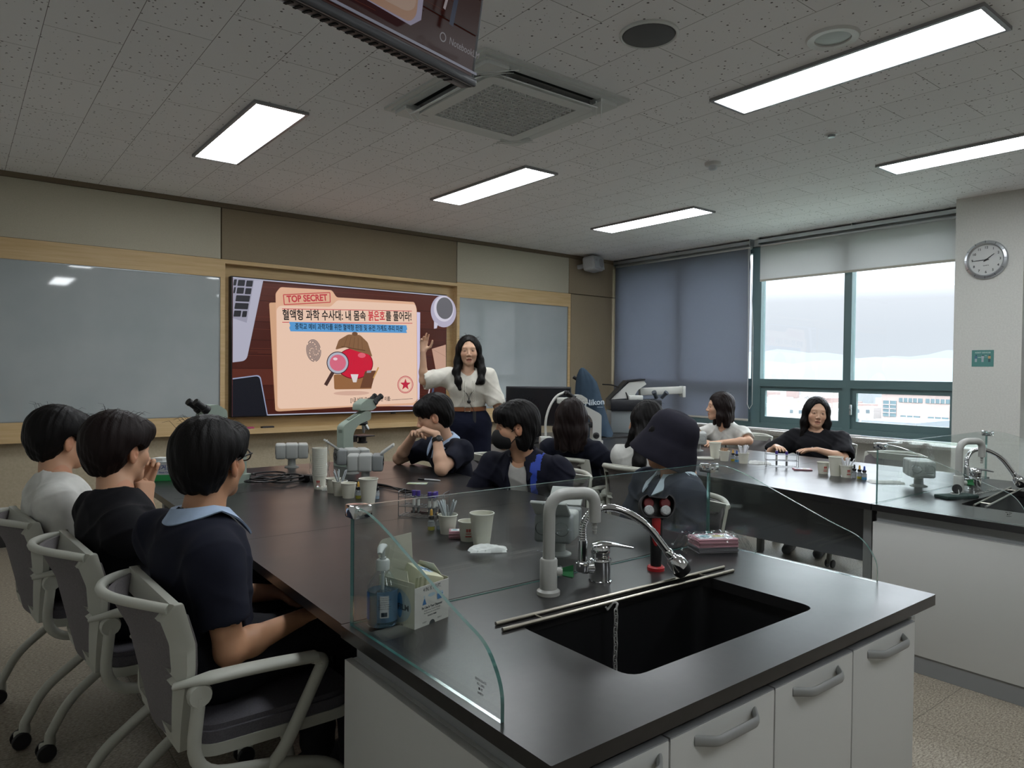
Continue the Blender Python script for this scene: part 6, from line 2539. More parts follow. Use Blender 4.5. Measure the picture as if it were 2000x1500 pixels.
# ------------------------------------------------------------------ hand sanitiser and film box
def sanitiser():
    t = thing('hand_sanitizer', 'clear pump bottle of blue hand sanitizer behind the glass guard', 'bottle', (0.815, 1.535, ZT), radians(230))
    R = 0.037
    b = MB()
    prof = [(0, 0.001), (R-0.006, 0.001), (R, 0.006), (R, 0.098), (R*0.94, 0.106), (0.017, 0.132), (0.0135, 0.137), (0.0135, 0.146)]
    b.lathe(prof, (0, 0, 0), 40)
    b.obj('bottle', mat_glass('bottle_clear', (0.93, 0.96, 0.98), 0.05), t)
    l = MB()
    l.lathe([(0, 0.004), (R-0.005, 0.004), (R-0.002, 0.008), (R-0.002, 0.088), (0, 0.088)], (0, 0, 0), 40)
    l.obj('gel', pm('sanitizer_gel', '9cc4e2', 0.08, 0, 0.5, Transmission_Weight=0.9), t)
    c = MB()
    c.lathe([(0, 0.137), (0.0165, 0.137), (0.0165, 0.158), (0.014, 0.161), (0.008, 0.162), (0.008, 0.166), (0, 0.166)], (0, 0, 0), 28)
    c.obj('collar', pm('pump_white', 'b9bfbd', 0.45), t)
    p = MB()
    p.cyl((0, 0, 0.16), (0, 0, 0.186), 0.005, 0.006, 14)
    p.tube([(-0.016, 0, 0.190), (0.0, 0, 0.193), (0.022, 0, 0.192), (0.036, 0, 0.184)], [0.008, 0.0105, 0.009, 0.0055], 14, 0, False, 0.65, 1.0, True, (0, 0, 1))
    p.obj('pump_head', pm('pump_white', 'b9bfbd', 0.45), t)
    p = MB()
    p.cyl((0, 0, 0.01), (0, 0, 0.14), 0.004, 0.004, 10)
    p.obj('dip_tube', pm('pump_white', 'b9bfbd', 0.45), t)
    def patch(a0, a1, z0, z1, r, n=16):
        m = MB()
        vs = []
        for k in range(n+1):
            a = a0+(a1-a0)*k/n
            vs += [(r*cos(a), r*sin(a), z0), (r*cos(a), r*sin(a), z1)]
        m.add(vs, [(2*k, 2*k+2, 2*k+3, 2*k+1) for k in range(n)])
        return m
    patch(-1.55, -0.75, 0.022, 0.088, R+0.0004).obj('blue_label', pm('label_blue', '2f5f9e', 0.4), t)
    patch(-0.15, 1.5, 0.018, 0.092, R+0.0003).obj('blue_label', pm('label_blue_clear', '7fa9cc', 0.35, 0, 0.5, Transmission_Weight=0.7), t)
    wl = patch(0.05, 0.62, 0.030, 0.082, R+0.0007).obj('white_label', pm('label_white', 'c2c6c8', 0.5), t)
    tx = MB()
    def on(a, z):
        return Matrix.Translation(((R+0.0011)*cos(a), (R+0.0011)*sin(a), z)) @ Matrix.Rotation(a+pi/2, 4, 'Z') @ Matrix.Rotation(pi/2, 4, 'X')
    for i, s in enumerate(('Drug Facts', 'Ethyl Alcohol 70%', 'Antiseptic', 'Hand Sanitizer', 'Uses: to decrease', 'bacteria on skin')):
        tx.text(s, 0.0042, 0, on(0.33, 0.078-0.0052*i), 'CENTER', 0.0)
    for i in range(16):
        a = 0.14+0.36*i/15
        w = 0.0004+0.0003*((i*7) % 3)
        tx.T = Matrix.Rotation(a, 4, 'Z')
        tx.bx(R+0.0008, R+0.0012, -w, w, 0.033, 0.043)
    tx.T = None
    tx.obj('label_print', pm('ink_dark', '24303a', 0.6), wl, 0)
    bt = MB()
    bt.text('SANITIZER', 0.012, 0, Matrix.Translation(((R+0.0009)*cos(-1.1), (R+0.0009)*sin(-1.1), 0.055)) @ Matrix.Rotation(-1.1+pi/2, 4, 'Z') @ Matrix.Rotation(pi/2, 4, 'X') @ Matrix.Rotation(pi/2, 4, 'Z'), 'CENTER', 0.0002, 0, 0.058)
    bt.obj('brand_lettering', pm('label_pale', 'a7c3d8', 0.5), t, 0)
sanitiser()

def film_box():
    # box corner nearest the viewer at (0.851, 1.451); faces run to (0.97, 1.471) and (0.892, 1.622)
    ang = atan2(0.030, 0.119)
    W, D, H = 0.118, 0.125, 0.098
    t = thing('film_dispenser_box', 'open white carton of sealing film with blue emblem, beside the sanitizer', 'box', (0.862, 1.462, ZT), ang)
    side = pm('carton_cream', 'c7c8b4', 0.65)
    wht = pm('carton_white_face', 'cfcfca', 0.6)
    brd = pm('carton_grey_inside', 'a39a88', 0.8)
    b = MB()
    th = 0.0014
    b.bx(0, W, 0, th, 0, H, 1)
    b.bx(0, th, th, D, 0, H+0.012, 0)
    b.bx(W-th, W, th, D, 0, H+0.004, 0)
    b.bx(th, W-th, D-th, D, 0, H+0.004, 0)
    b.bx(th, W-th, th, D-th, 0, 0.002, 2)
    b.obj('carton', [side, wht, brd], t, 0)
    f = MB()
    f.T = Matrix.Translation((0, D, H+0.004)) @ Matrix.Rotation(radians(-6), 4, 'X')
    f.prism(round_poly([(0.006, 0), (W-0.002, 0), (W, 0.092), (0.014, 0.092), (0.0, 0.075)], [0, 0, 0, 0.01, 0], 3), -0.0007, 0.0007, 0, Matrix.Rotation(pi/2, 4, 'X'))
    f.T = None
    f.obj('back_flap', pm('carton_flap', 'bdb8aa', 0.7), t, 0)
    k = MB()
    for x0, an in ((0.0, 62), (W, -62)):
        k.T = Matrix.Translation((x0, 0.02, H)) @ Matrix.Rotation(radians(an*0.35), 4, 'Y')
        k.prism([(0, 0), (0.10, 0), (0.07, 0.035), (0.02, 0.035)], -0.0007, 0.0007, 0, Matrix.Rotation(pi/2, 4, 'Z') @ Matrix.Rotation(pi/2, 4, 'X'))
    k.T = None
    k.obj('side_flap', side, t, 0)
    i = MB()
    i.T = Matrix.Translation((W*0.60, D*0.52, 0.05)) @ Matrix.Rotation(radians(18), 4, 'Y') @ Matrix.Rotation(radians(-14), 4, 'Z') @ Matrix.Rotation(radians(10), 4, 'X')
    i.box((0, 0, 0.02), (0.062, 0.092, 0.10), 0, None, 0.004)
    i.T = None
    i.obj('inner_roll_carton', pm('carton_cream2', 'c2c3a6', 0.65), t)
    e = MB()
    e.T = Matrix.Translation((W*0.60, D*0.52, 0.05)) @ Matrix.Rotation(radians(18), 4, 'Y') @ Matrix.Rotation(radians(-14), 4, 'Z') @ Matrix.Rotation(radians(10), 4, 'X')
    e.lathe([(0.021, 0.0703), (0, 0.0706)], (0, 0, 0), 28, 0)
    e.box((-0.006, 0.004, 0.0708), (0.004, 0.026, 0.0004), 1)
    e.box((0.004, -0.003, 0.0708), (0.004, 0.026, 0.0004), 1)
    e.box((-0.001, 0.0, 0.0709), (0.024, 0.003, 0.0004), 2)
    e.T = None
    e.obj('roll_emblem', [pm('emblem_pale', 'b9c6cc', 0.5), pm('emblem_blue', '3f86c0', 0.5), pm('ink_dark', '24303a', 0.6)], t, 0)
    p = MB()
    p.T = Matrix.Translation((0.02, 0.015, 0.03)) @ Matrix.Rotation(radians(8), 4, 'X')
    for x in (0.0, 0.012, 0.03):
        p.box((x, 0.01, 0.045), (0.007, 0.0015, 0.085), 0)
    p.T = None
    p.obj('clear_strip', mat_glass('strip_clear', (0.85, 0.85, 0.80), 0.1), t, 0)
    # print: large emblem on the left face, drawings and words on the front
    q = MB()
    T = Matrix.Translation((-0.0006, D*0.5, 0.048)) @ Matrix.Rotation(-pi/2, 4, 'Z') @ Matrix.Rotation(pi/2, 4, 'X')
    q.add([(0.050*cos(2*pi*k/36), 0.042*sin(2*pi*k/36), 0) for k in range(36)], [tuple(range(36))], 0, T)
    for x in (-0.010, 0.012):
        q.add([(x+0.0095*cos(2*pi*k/20), 0.031*sin(2*pi*k/20)+0.002, 0.0003) for k in range(20)], [tuple(range(20))], 1, T)
    q.text('PARAFILM', 0.019, 2, T @ Matrix.Translation((0, -0.002, 0.0006)), 'CENTER', 0.0006, 0, 0.086)
    q.text('4 IN. X 125 FT', 0.007, 2, T @ Matrix.Translation((0, -0.046, 0.0004)), 'CENTER', 0.0001, 0, 0.05)
    q.obj('emblem_print', [pm('emblem_pale2', 'a9bcc2', 0.5), pm('emblem_blue2', '3d84c4', 0.5), pm('ink_dark', '24303a', 0.6)], t, 0)
    r = MB()
    T = Matrix.Translation((W/2, -0.0006, 0)) @ Matrix.Rotation(pi/2, 4, 'X')
    r.text('4 IN. X 125 FT.', 0.0135, 0, T @ Matrix.Translation((0, 0.088, 0)), 'CENTER', 0.0002, 0, 0.062)
    r.text('For Use In Your Dispenser', 0.008, 0, T @ Matrix.Translation((0, 0.044, 0)), 'CENTER', 0.0003, 0, 0.072)
    for j, s in enumerate(('Simply Press Thumb Through', 'Perforations At Corners Below')):
        r.text(s, 0.0055, 0, T @ Matrix.Translation((0, 0.0365-0.0062*j, 0)), 'CENTER', 0.0, 0, 0.056)
    r.text('PUNCH HERE', 0.005, 0, T @ Matrix.Translation((0, 0.0225, 0)), 'CENTER', 0.0002)
    r.text('INSERT', 0.0045, 0, T @ Matrix.Translation((-0.026, 0.009, 0)), 'CENTER', 0.0)
    r.text('FIRMLY', 0.0045, 0, T @ Matrix.Translation((0.026, 0.009, 0)), 'CENTER', 0.0)
    r.add([(0.010*cos(pi*k/14), 0.010*sin(pi*k/14), 0.0002) for k in range(15)], [tuple(range(15))], 0, T)
    r.add([(-0.034, 0.052, 0.0001), (-0.020, 0.052, 0.0001), (-0.0255, 0.066, 0.0001), (-0.0285, 0.066, 0.0001)], [(0, 1, 2, 3)], 1, T)
    r.add([(-0.0285, 0.066, 0.0001), (-0.0255, 0.066, 0.0001), (-0.0255, 0.074, 0.0001), (-0.0285, 0.074, 0.0001)], [(0, 1, 2, 3)], 2, T)
    r.add([(0.013*cos(2*pi*k/20)-0.002, 0.0045*sin(2*pi*k/20)+0.072, 0.0001) for k in range(20)], [tuple(range(20))], 2, T)
    r.add([(0.018, 0.055, 0.0001), (0.036, 0.055, 0.0001), (0.038, 0.068, 0.0001), (0.017, 0.068, 0.0001)], [(0, 1, 2, 3)], 1, T)
    r.add([(0.017, 0.068, 0.0001), (0.038, 0.068, 0.0001), (0.038, 0.073, 0.0001), (0.017, 0.073, 0.0001)], [(0, 1, 2, 3)], 2, T)
    r.obj('front_print', [pm('ink_dark', '24303a', 0.6), pm('flask_blue', '2f76b4', 0.5), pm('flask_pale', 'a8c4d4', 0.5)], t, 0)
film_box()

# ------------------------------------------------------------------ microscopes
def microscope(label, loc, rot, green):
    """front (eyepieces) towards +X"""
    t = thing('microscope', label, 'microscope', loc, rot)
    body = pm('scope_pale_green', '9aa89c', 0.5) if green else pm('scope_white', 'c3c4bf', 0.45)
    b = MB()
    b.prism(round_poly([(-0.10, -0.075), (0.125, -0.062), (0.125, 0.062), (-0.10, 0.075)], 0.02, 4), 0.0, 0.045)
    b.prism(round_poly([(0.02, -0.058), (0.12, -0.054), (0.12, 0.054), (0.02, 0.058)], 0.02, 4), 0.045, 0.068)
    b.obj('base', body, t)
    MB().lathe([(0.032, 0.066), (0.032, 0.078), (0.022, 0.084), (0, 0.084)], (0.07, 0, 0), 24).obj('field_lens', M_BLACK, t)
    a = MB()
    prof = [(-0.095, 0.04), (-0.015, 0.04), (-0.020, 0.205), (0.02, 0.262), (0.125, 0.292), (0.125, 0.345), (0.085, 0.352), (-0.07, 0.275), (-0.095, 0.255)]
    a.prism(round_poly(prof, [0, 0.0, 0.03, 0.03, 0.02, 0.01, 0.02, 0.02, 0.02], 4), -0.034, 0.034, 0, Matrix.Rotation(pi/2, 4, 'X'))
    a.obj('arm', body, t)
    if green:
        g = MB()
        g.T = Matrix.Translation((0.0, 0, 0.3125)) @ Matrix.Rotation(radians(-26.5), 4, 'Y')
        g.prism(round_poly([(-0.04, -0.016), (0.04, -0.016), (0.04, 0.016), (-0.04, 0.016)], 0.008, 3), -0.001, 0.0015)
        g.T = None
        g.obj('handle_slot', pm('scope_slot', '6d786f', 0.6), t)
        v = MB()
        for i in range(4):
            v.bx(-0.0962, -0.0955, -0.018+i*0.010, -0.013+i*0.010, 0.215, 0.235)
        v.obj('rear_vent', pm('scope_slot', '6d786f', 0.6), t)
    h = MB()
    prof = [(0.03, 0.352), (0.13, 0.352), (0.165, 0.372), (0.142, 0.425), (0.09, 0.428), (0.035, 0.395)]
    h.prism(round_poly(prof, 0.010, 3), -0.042, 0.042, 0, Matrix.Rotation(pi/2, 4, 'X'))
    h.obj('head', body, t)
    d = Vector((0.82, 0, 0.57)).normalized()
    for s in (-1, 1):
        e = MB()
        p = Vector((0.145, s*0.030, 0.398))
        e.tube([tuple(p), tuple(p+d*0.025), tuple(p+d*0.028), tuple(p+d*0.068), tuple(p+d*0.070), tuple(p+d*0.085)], [0.025, 0.022, 0.0175, 0.0165, 0.0195, 0.0185], 18)
        e.obj('eyepiece', M_BLACK, t)
    n = MB()
    n.lathe([(0.03, 0), (0.034, -0.012), (0.024, -0.024), (0, -0.026)], (0.085, 0, 0.278), 24)
    no = n.obj('nosepiece', M_BLACK, t)
    for dx, dy, L in ((0.004, 0, 0.060), (0.026, 0.012, 0.048), (0.012, -0.024, 0.044)):
        o = MB()
        v = Vector((dx*6, dy*6, -0.25)).normalized()
        p = Vector((0.085+dx*0.6, dy*0.6, 0.262))
        o.tube([tuple(p), tuple(p+v*L*0.7), tuple(p+v*L)], [0.0105, 0.0105, 0.006], 14)
        o.obj('objective', M_ALU, no)
    s = MB()
    s.box((0.075, 0, 0.185), (0.125, 0.12, 0.008), 0, None, 0.002)
    s.box((0.0, 0, 0.172), (0.05, 0.05, 0.045), 0, None, 0.006)
    s.lathe([(0.026, 0.178), (0.026, 0.150), (0.034, 0.147), (0.034, 0.138), (0, 0.136)], (0.08, 0, 0), 20)
    s.obj('stage', pm('stage_black', '1a1b1c', 0.4), t)
    k = MB()
    for sy in (-1, 1):
        k.lathe([(0, 0), (0.026, 0), (0.027, 0.004), (0.027, 0.016), (0.018, 0.020), (0.014, 0.030), (0, 0.030)], (-0.045, sy*0.034, 0.085), 24, 0, (0, sy, 0))
    k.obj('focus_knob', M_BLACK, t)
    return t
microscope('pale green microscope standing at the far end of the near table', (2.03, 4.25, ZT), radians(12), True)
microscope('microscope partly hidden behind the head of the boy with glasses', (1.16, 3.95, ZT), radians(200), True)
microscope('white microscope on the far table beside the girl with her back turned', (4.22, 4.30, ZT), radians(155), False)

def camera_head():
    t = thing('microscope_camera', 'white camera head with a blue cloth, above the girl with shoulder-length hair', 'camera', (4.22, 4.62, ZT))
    MB().lathe([(0, 0), (0.07, 0), (0.07, 0.012), (0.02, 0.02), (0.012, 0.06), (0.012, 0.34), (0, 0.34)], (0, 0, 0), 20).obj('stand', pm('scope_white', 'c3c4bf', 0.45), t)
    MB().box((0, 0, 0.365), (0.13, 0.07, 0.055), 0, radians(-38), 0.012).obj('camera_body', pm('scope_white', 'c3c4bf', 0.45), t)
    MB().cyl((-0.055, 0.045, 0.365), (-0.075, 0.06, 0.365), 0.02, 0.017, 18).obj('lens', M_BLACK, t)
    MB().box((0.055, -0.045, 0.345), (0.075, 0.10, 0.115), 0, radians(-38), 0.012).obj('cover_cloth', pm('cloth_pale_blue', 'a9b8d8', 0.8), t)
camera_head()

def ring_lamp():
    t = thing('desk_lamp', 'white curved desk lamp arm before the dark monitor', 'lamp', (3.93, 4.53, ZT))
    MB().box((0, 0, 0.035), (0.10, 0.09, 0.07), 0, radians(-30), 0.01).obj('base', pm('scope_white', 'c3c4bf', 0.45), t)
    MB().tube(catmull([(0, 0, 0.06), (0.0, 0, 0.20), (0.025, -0.02, 0.32), (0.07, -0.055, 0.41), (0.13, -0.10, 0.45)], 8), 0.013, 12, 0, False, 1.0, 0.6).obj('arm', pm('scope_white', 'c3c4bf', 0.45), t)
ring_lamp()

# ------------------------------------------------------------------ corner equipment
def monitor():
    t = thing('computer_monitor', 'large dark monitor on the corner bench behind the lamp', 'monitor', (4.23, 4.98, ZT), radians(-38))
    MB().box((0, 0, 0.30), (0.60, 0.03, 0.36), 0, None, 0.006).obj('screen_case', pm('monitor_dark', '1f2026', 0.3), t)
    MB().bx(-0.29, 0.29, -0.0165, -0.015, 0.135, 0.465).obj('screen_face', pm('monitor_glass', '15161b', 0.22, 0, 0.6), t)
    MB().box((0, 0.04, 0.14), (0.06, 0.03, 0.28), 0, None, 0.006).obj('neck', M_BLACK, t)
    MB().box((0, 0.03, 0.006), (0.26, 0.18, 0.012), 0, None, 0.004).obj('foot', M_BLACK, t)
monitor()

def covered_instrument():
    """dust cover draped over a tall instrument"""
    x, y = 4.84, 4.94
    t = thing('instrument_dust_cover', 'dark blue dust cover with white lettering draped over a tall instrument', 'cover', (x, y, ZT), radians(-38))
    rows = [(0.0, 0.205, 0.16, 0.03), (0.06, 0.19, 0.15, 0.025), (0.18, 0.16, 0.14, 0.01), (0.32, 0.135, 0.12, -0.005), (0.44, 0.115, 0.10, -0.02), (0.52, 0.098, 0.085, -0.03), (0.58, 0.070, 0.07, -0.05), (0.635, 0.035, 0.045, -0.065), (0.655, 0.012, 0.02, -0.07)]
    m = MB()
    n = 64
    vs, fs = [], []
    for z, a, b, off in rows:
        for k in range(n):
            th = 2*pi*k/n
            c, s = cos(th), sin(th)
            p = (abs(c)**2.6+abs(s)**2.6)**(-1/2.6)
            wr = 1+0.035*sin(5*th+z*9)*(1-z)+0.02*sin(11*th-z*14)
            zz = z+0.012*sin(4*th+1)*(1-z/0.66)**2+0.004
            vs.append((off+a*p*c*wr, b*p*s*wr, zz))
    R = len(rows)
    for i in range(R-1):
        for k in range(n):
            fs.append((i*n+k, i*n+(k+1) % n, (i+1)*n+(k+1) % n, (i+1)*n+k))
    fs.append(tuple((R-1)*n+k for k in range(n)))
    m.add(vs, fs)
    m.obj('cloth', mat_cloth('cover_navy', '32414f', 0.3), t, 70)
    w = MB()
    T = Matrix.Translation((0.035, -0.148, 0.33)) @ Matrix.Rotation(radians(82), 4, 'X') @ Matrix.Rotation(radians(5), 4, 'Z')
    w.text('Nikon', 0.075, 0, T, 'CENTER', 0.0016, 0.004)
    w.bx(0.06, 0.115, -0.150, -0.147, 0.285, 0.289)
    w.obj('lettering', pm('letter_white', 'b9c4cc', 0.6), t, 0)
    k = MB()
    k.cyl((-0.12, 0.03, 0.55), (-0.155, 0.03, 0.57), 0.018, 0.016, 16)
    k.obj('protruding_knob', M_BLACK, t)
covered_instrument()

def hood_station():
    """inclined white hood over a dark tray, on a pedestal in the corner"""
    x, y = 5.55, 5.02
    t = thing('hooded_instrument', 'white instrument with tilted panel and lamp hood on a dark stand, in the corner', 'instrument', (x, y, ZT), radians(-38))
    MB().box((0.0, 0.0, 0.115), (0.50, 0.34, 0.23), 0, None, 0.01).obj('cabinet', pm('stand_grey', '8f9698', 0.5), t)
    MB().box((0.0, -0.02, 0.285), (0.52, 0.38, 0.11), 0, None, 0.012).obj('dark_tray', pm('tray_black', '1d1e24', 0.4), t)
    m = MB()
    m.T = Matrix.Rotation(radians(90), 4, 'X')
    prof = [(-0.25, 0.34), (-0.06, 0.52), (0.09, 0.535), (0.115, 0.50), (0.03, 0.44), (-0.02, 0.36)]
    m.prism(round_poly(prof, 0.006, 2), -0.11, 0.13)
    m.T = None
    m.obj('tilted_panel', pm('scope_white', 'c3c4bf', 0.45), t)
    l = MB()
    l.T = Matrix.Rotation(radians(90), 4, 'X')
    l.prism([(-0.268, 0.335), (-0.085, 0.535), (0.10, 0.552), (0.10, 0.54), (-0.075, 0.523), (-0.255, 0.33)], -0.12, 0.14)
    l.T = None
    l.obj('black_rim', M_BLACK, t)
    a = MB()
    a.box((0.30, 0.02, 0.43), (0.46, 0.12, 0.075), 0, Matrix.Rotation(radians(-3), 3, 'Y'), 0.008)
    a.box((0.52, 0.02, 0.425), (0.03, 0.16, 0.115), 0, None, 0.004)
    a.obj('lamp_hood', pm('scope_white', 'c3c4bf', 0.45), t)
    for s in (0, 1):
        e = MB()
        p = Vector((0.23+0.055*s, -0.07, 0.36))
        d = Vector((-0.35+0.8*s, -0.45, 0.62)).normalized()
        e.tube([tuple(p), tuple(p+d*0.06), tuple(p+d*0.062), tuple(p+d*0.085)], [0.02, 0.02, 0.025, 0.025], 16)
        e.obj('eyepiece', pm('eyepiece_grey', '3f454c', 0.4), t)
    w = MB()
    w.tube(catmull([(-0.30, 0.12, 0.49), (-0.20, 0.0, 0.48), (-0.10, -0.12, 0.42), (-0.07, -0.14, 0.33)], 6), 0.007, 8)
    w.obj('cable', M_BLACK, t)
    w = MB()
    w.box((0.0, -0.10, 0.36), (0.16, 0.08, 0.05), 0, 0.3, 0.01)
    w.obj('white_module', pm('scope_white', 'c3c4bf', 0.45), t)
hood_station()

# ------------------------------------------------------------------ beyond the window
def outside():
    rs = random.Random(12)
    tone = [pm('city_white', '928f8d', 0.8), pm('city_cream', '8a8279', 0.8), pm('city_rose', '7c6560', 0.8), pm('city_grey', '6f7478', 0.8)]
    slate = pm('city_window', '48545a', 0.4)
    g = MB().bx(12, 2600, -1600, 2400, -42.5, -42).obj('city_ground', noisy(pm('city_green', '56645a', 0.9), 0.01, '4f5f52', '646860', 4), None, 0)
    tag(g, 'hazy green valley floor of the town beyond the window', 'ground', None, 'stuff')
    # pinkish office block on the right of the view
    t = thing('office_building', 'pale pink office building with window bands, outside the right pane', 'building', (210, 76.0, -42))
    top = 38.2
    pink, pal, gls = pm('office_pink', '877975', 0.85), pm('office_pale', '94898a', 0.85), pm('office_glass', '4a5c62', 0.3)
    MB().bx(0, 40, -26, 18.7, 0, top).obj('walls', pink, t, 0)
    MB().bx(-0.5, 40, -26.5, 19.2, top, top+0.5).obj('parapet', pal, t, 0)
    def win(y0, y1, z0, z1, nm, ny, nz):
        w = MB().bx(-0.15, 0.1, y0, y1, z0, z1).obj(nm, gls, t, 0)
        m = MB()
        for k in range(1, ny):
            y = y0+(y1-y0)*k/ny
            m.bx(-0.3, 0.0, y-0.10, y+0.10, z0, z1)
        for k in range(1, nz):
            z = z0+(z1-z0)*k/nz
            m.bx(-0.3, 0.0, y0, y1, z-0.10, z+0.10)
        m.obj('mullion', pal, w, 0)
    win(14.6, 18.2, 31.5, 36.05, 'stair_window', 2, 4)
    for k in range(4):
        win(7.7-k*7.0, 13.9-k*7.0, 35.75, 36.95, 'window_band', 5, 1)
        win(8.3-k*7.2, 13.4-k*7.2, 29.45, 32.05, 'office_window', 3, 2)
        win(8.3-k*7.2, 13.4-k*7.2, 24.0, 26.6, 'office_window', 3, 2)
    a = MB().bx(0, 14, -4, 4, 0, 36.4).obj('annex_building', pm('annex_grey', '5f656a', 0.8), None, 0, (110, 48.6, -42))
    tag(a, 'low flat grey roof in front of the pink office building outside', 'building')
    # white low-rise rows
    for i in range(10):
        x = 220+rs.uniform(0, 24)
        y = 100+i*7.3+rs.uniform(-0.6, 0.6)
        h = 42-9.9-rs.uniform(0, 1.1)+(1.5 if i % 4 == 1 else 0)
        b = thing('white_house', 'white flat roofed house below the window, in the near row outside', 'building', (x, y, -42), 0, 'near row of white houses outside')
        MB().bx(0, 12, -3.6, 3.6, 0, h).obj('walls', tone[0], b, 0)
        for k in range(2):
            for f in (0.7, 3.6):
                if (i+k) % 3:
                    MB().bx(-0.1, 0.05, -2.4+k*3.2, -1.3+k*3.2, h-f-1.1, h-f).obj('window', slate, b, 0)
    for i in range(220):
        x = rs.uniform(270, 1400)
        y = x*rs.uniform(0.25, 1.1)
        h = rs.uniform(8, 22)
        o = MB().bx(-rs.uniform(4, 9), rs.uniform(4, 9), -rs.uniform(4, 12), rs.uniform(4, 12), 0, h).obj('town_building', rs.choice(tone), None, 0, (x, y, -42))
        tag(o, 'small distant building of the hazy town outside the window', 'building', 'hazy town buildings outside')
    # hills
    def ridge(dist, az0, az1, hs, mat, label, depth):
        n = len(hs)
        m = MB()
        vs, fs = [], []
        for i, h in enumerate(hs):
            a = radians(az0+(az1-az0)*i/(n-1))
            for r_, z in ((dist-depth, -42), (dist-depth*0.4, h*0.55-20), (dist, h), (dist+depth*0.6, h*0.5), (dist+depth, -42)):
                vs.append((r_*cos(a), r_*sin(a), z))
        for i in range(n-1):
            for j in range(4):
                fs.append((i*5+j, (i+1)*5+j, (i+1)*5+j+1, i*5+j+1))
        m.add(vs, fs)
        o = m.obj('mountain_ridge', mat, None, 60)
        tag(o, label, 'mountain')
    rs2 = random.Random(3)
    def prof(n, base, amp, ph):
        return [base+amp*(0.5*sin(i*0.33+ph)+0.3*sin(i*0.71+ph*2)+0.2*sin(i*1.9+ph))+rs2.uniform(-2, 2) for i in range(n)]
    ridge(2300, -5, 60, prof(60, 46, 14, 0.4), pm('hill_near', '4f6163', 0.95), 'low hazy ridge on the horizon outside the window', 350)
    ridge(4200, -5, 60, prof(60, 118, 34, 2.2), pm('hill_far', '55666e', 0.95), 'far pale mountain ridge on the horizon outside', 600)
    # summer haze lying over the valley
    hz = bpy.data.materials.new('valley_haze')
    hz.use_nodes = True
    nt = hz.node_tree
    nt.nodes.clear()
    out = nt.nodes.new('ShaderNodeOutputMaterial')
    ab = nt.nodes.new('ShaderNodeVolumeAbsorption')
    ab.inputs['Density'].default_value = 0.00036
    ab.inputs['Color'].default_value = (0, 0, 0, 1)
    em = nt.nodes.new('ShaderNodeEmission')
    em.inputs[0].default_value = (0.84, 0.90, 0.985, 1)
    em.inputs[1].default_value = 0.00036
    ad = nt.nodes.new('ShaderNodeAddShader')
    nt.links.new(ab.outputs[0], ad.inputs[0])
    nt.links.new(em.outputs[0], ad.inputs[1])
    nt.links.new(ad.outputs[0], out.inputs['Volume'])
    o = MB().bx(40, 5600, -2500, 5200, -42, 190).obj('haze', hz, None, 0)
    tag(o, 'pale summer haze lying over the town and hills outside', 'haze', None, 'stuff')
outside()

mat_cloth('top_white', 'cfcfca')
mat_cloth('top_black', '1b1b1f')
mat_cloth('top_navy', '1e202c')
mat_cloth('top_navy_grey', '2f3440')
mat_cloth('top_jacket', '1b1c28', 0.1)
mat_cloth('top_cream', 'd3cfc4')
mat_cloth('pants_black', '1d1d22')
mat_cloth('pants_navy', '181b2c')
M_COLLAR = mat_cloth('collar_light_blue', 'a9bcd6')

# -- the three boys on the left edge of the near table
P3 = make_person('person in dark navy vest with light blue collar and black glasses, nearest on the left',
    (0.555, 2.085, 0.56), (0.535, 2.125, 0.965), 12, (0.592, 2.165, 1.100), (38, 4, 0), skin=SK3, hair='short',
    shoulders=((0.485, 2.325, 0.875), (0.535, 1.945, 0.875)),
    arms=(dict(el=(0.60, 2.33, 0.66), wr=(0.80, 2.22, 0.66), n=(0, 0, -1)), dict(el=(0.565, 1.90, 0.63), wr=(0.77, 1.97, 0.65), n=(0, 0, -1), curl=(30, 30, 30, 30))),
    sleeve=0.62, sleeve_r=0.063, top='top_navy', topname='knit_vest_shirt', pants='pants_black', fold=0.003)
collar_strip(P3, M_COLLAR, drop=0.055, out=0.050, h=0.024, open_=30, tips=0.06)
P2 = make_person('person in black T-shirt on the left, hands raised to the chin',
    (0.47, 2.72, 0.56), (0.42, 2.765, 0.945), 12, (0.462, 2.83, 1.078), (28, -2, 0), skin=SK1, hair='bowl', hair_mat=HAIRB,
    shoulders=((0.40, 2.95, 0.855), (0.43, 2.575, 0.855)),
    arms=(dict(el=(0.58, 3.06, 0.775), wr=(0.575, 3.02, 0.905), d=(0.2, -0.05, 1), n=(-0.2, -1, 0), curl=(45, 50, 50, 55), side=-1), dict(el=(0.60, 2.66, 0.72), wr=(0.555, 2.90, 0.85), d=(0.1, 0.35, 1), n=(-0.3, 1, 0), curl=(50, 55, 55, 60))),
    sleeve=0.6, top='top_black', topname='t_shirt')
P1 = make_person('person in a white T-shirt, seated farthest left against the wall whiteboard',
    (0.36, 3.33, 0.56), (0.30, 3.36, 0.94), 10, (0.345, 3.42, 1.072), (20, -5, 0), skin=SK1, hair='bowl',
    shoulders=((0.30, 3.555, 0.85), (0.30, 3.175, 0.85)),
    arms=(None, dict(el=(0.40, 3.13, 0.60), wr=(0.60, 3.28, 0.60), n=(0, 0, -1))),
    sleeve=0.66, sleeve_r=0.066, top='top_white', topname='t_shirt')

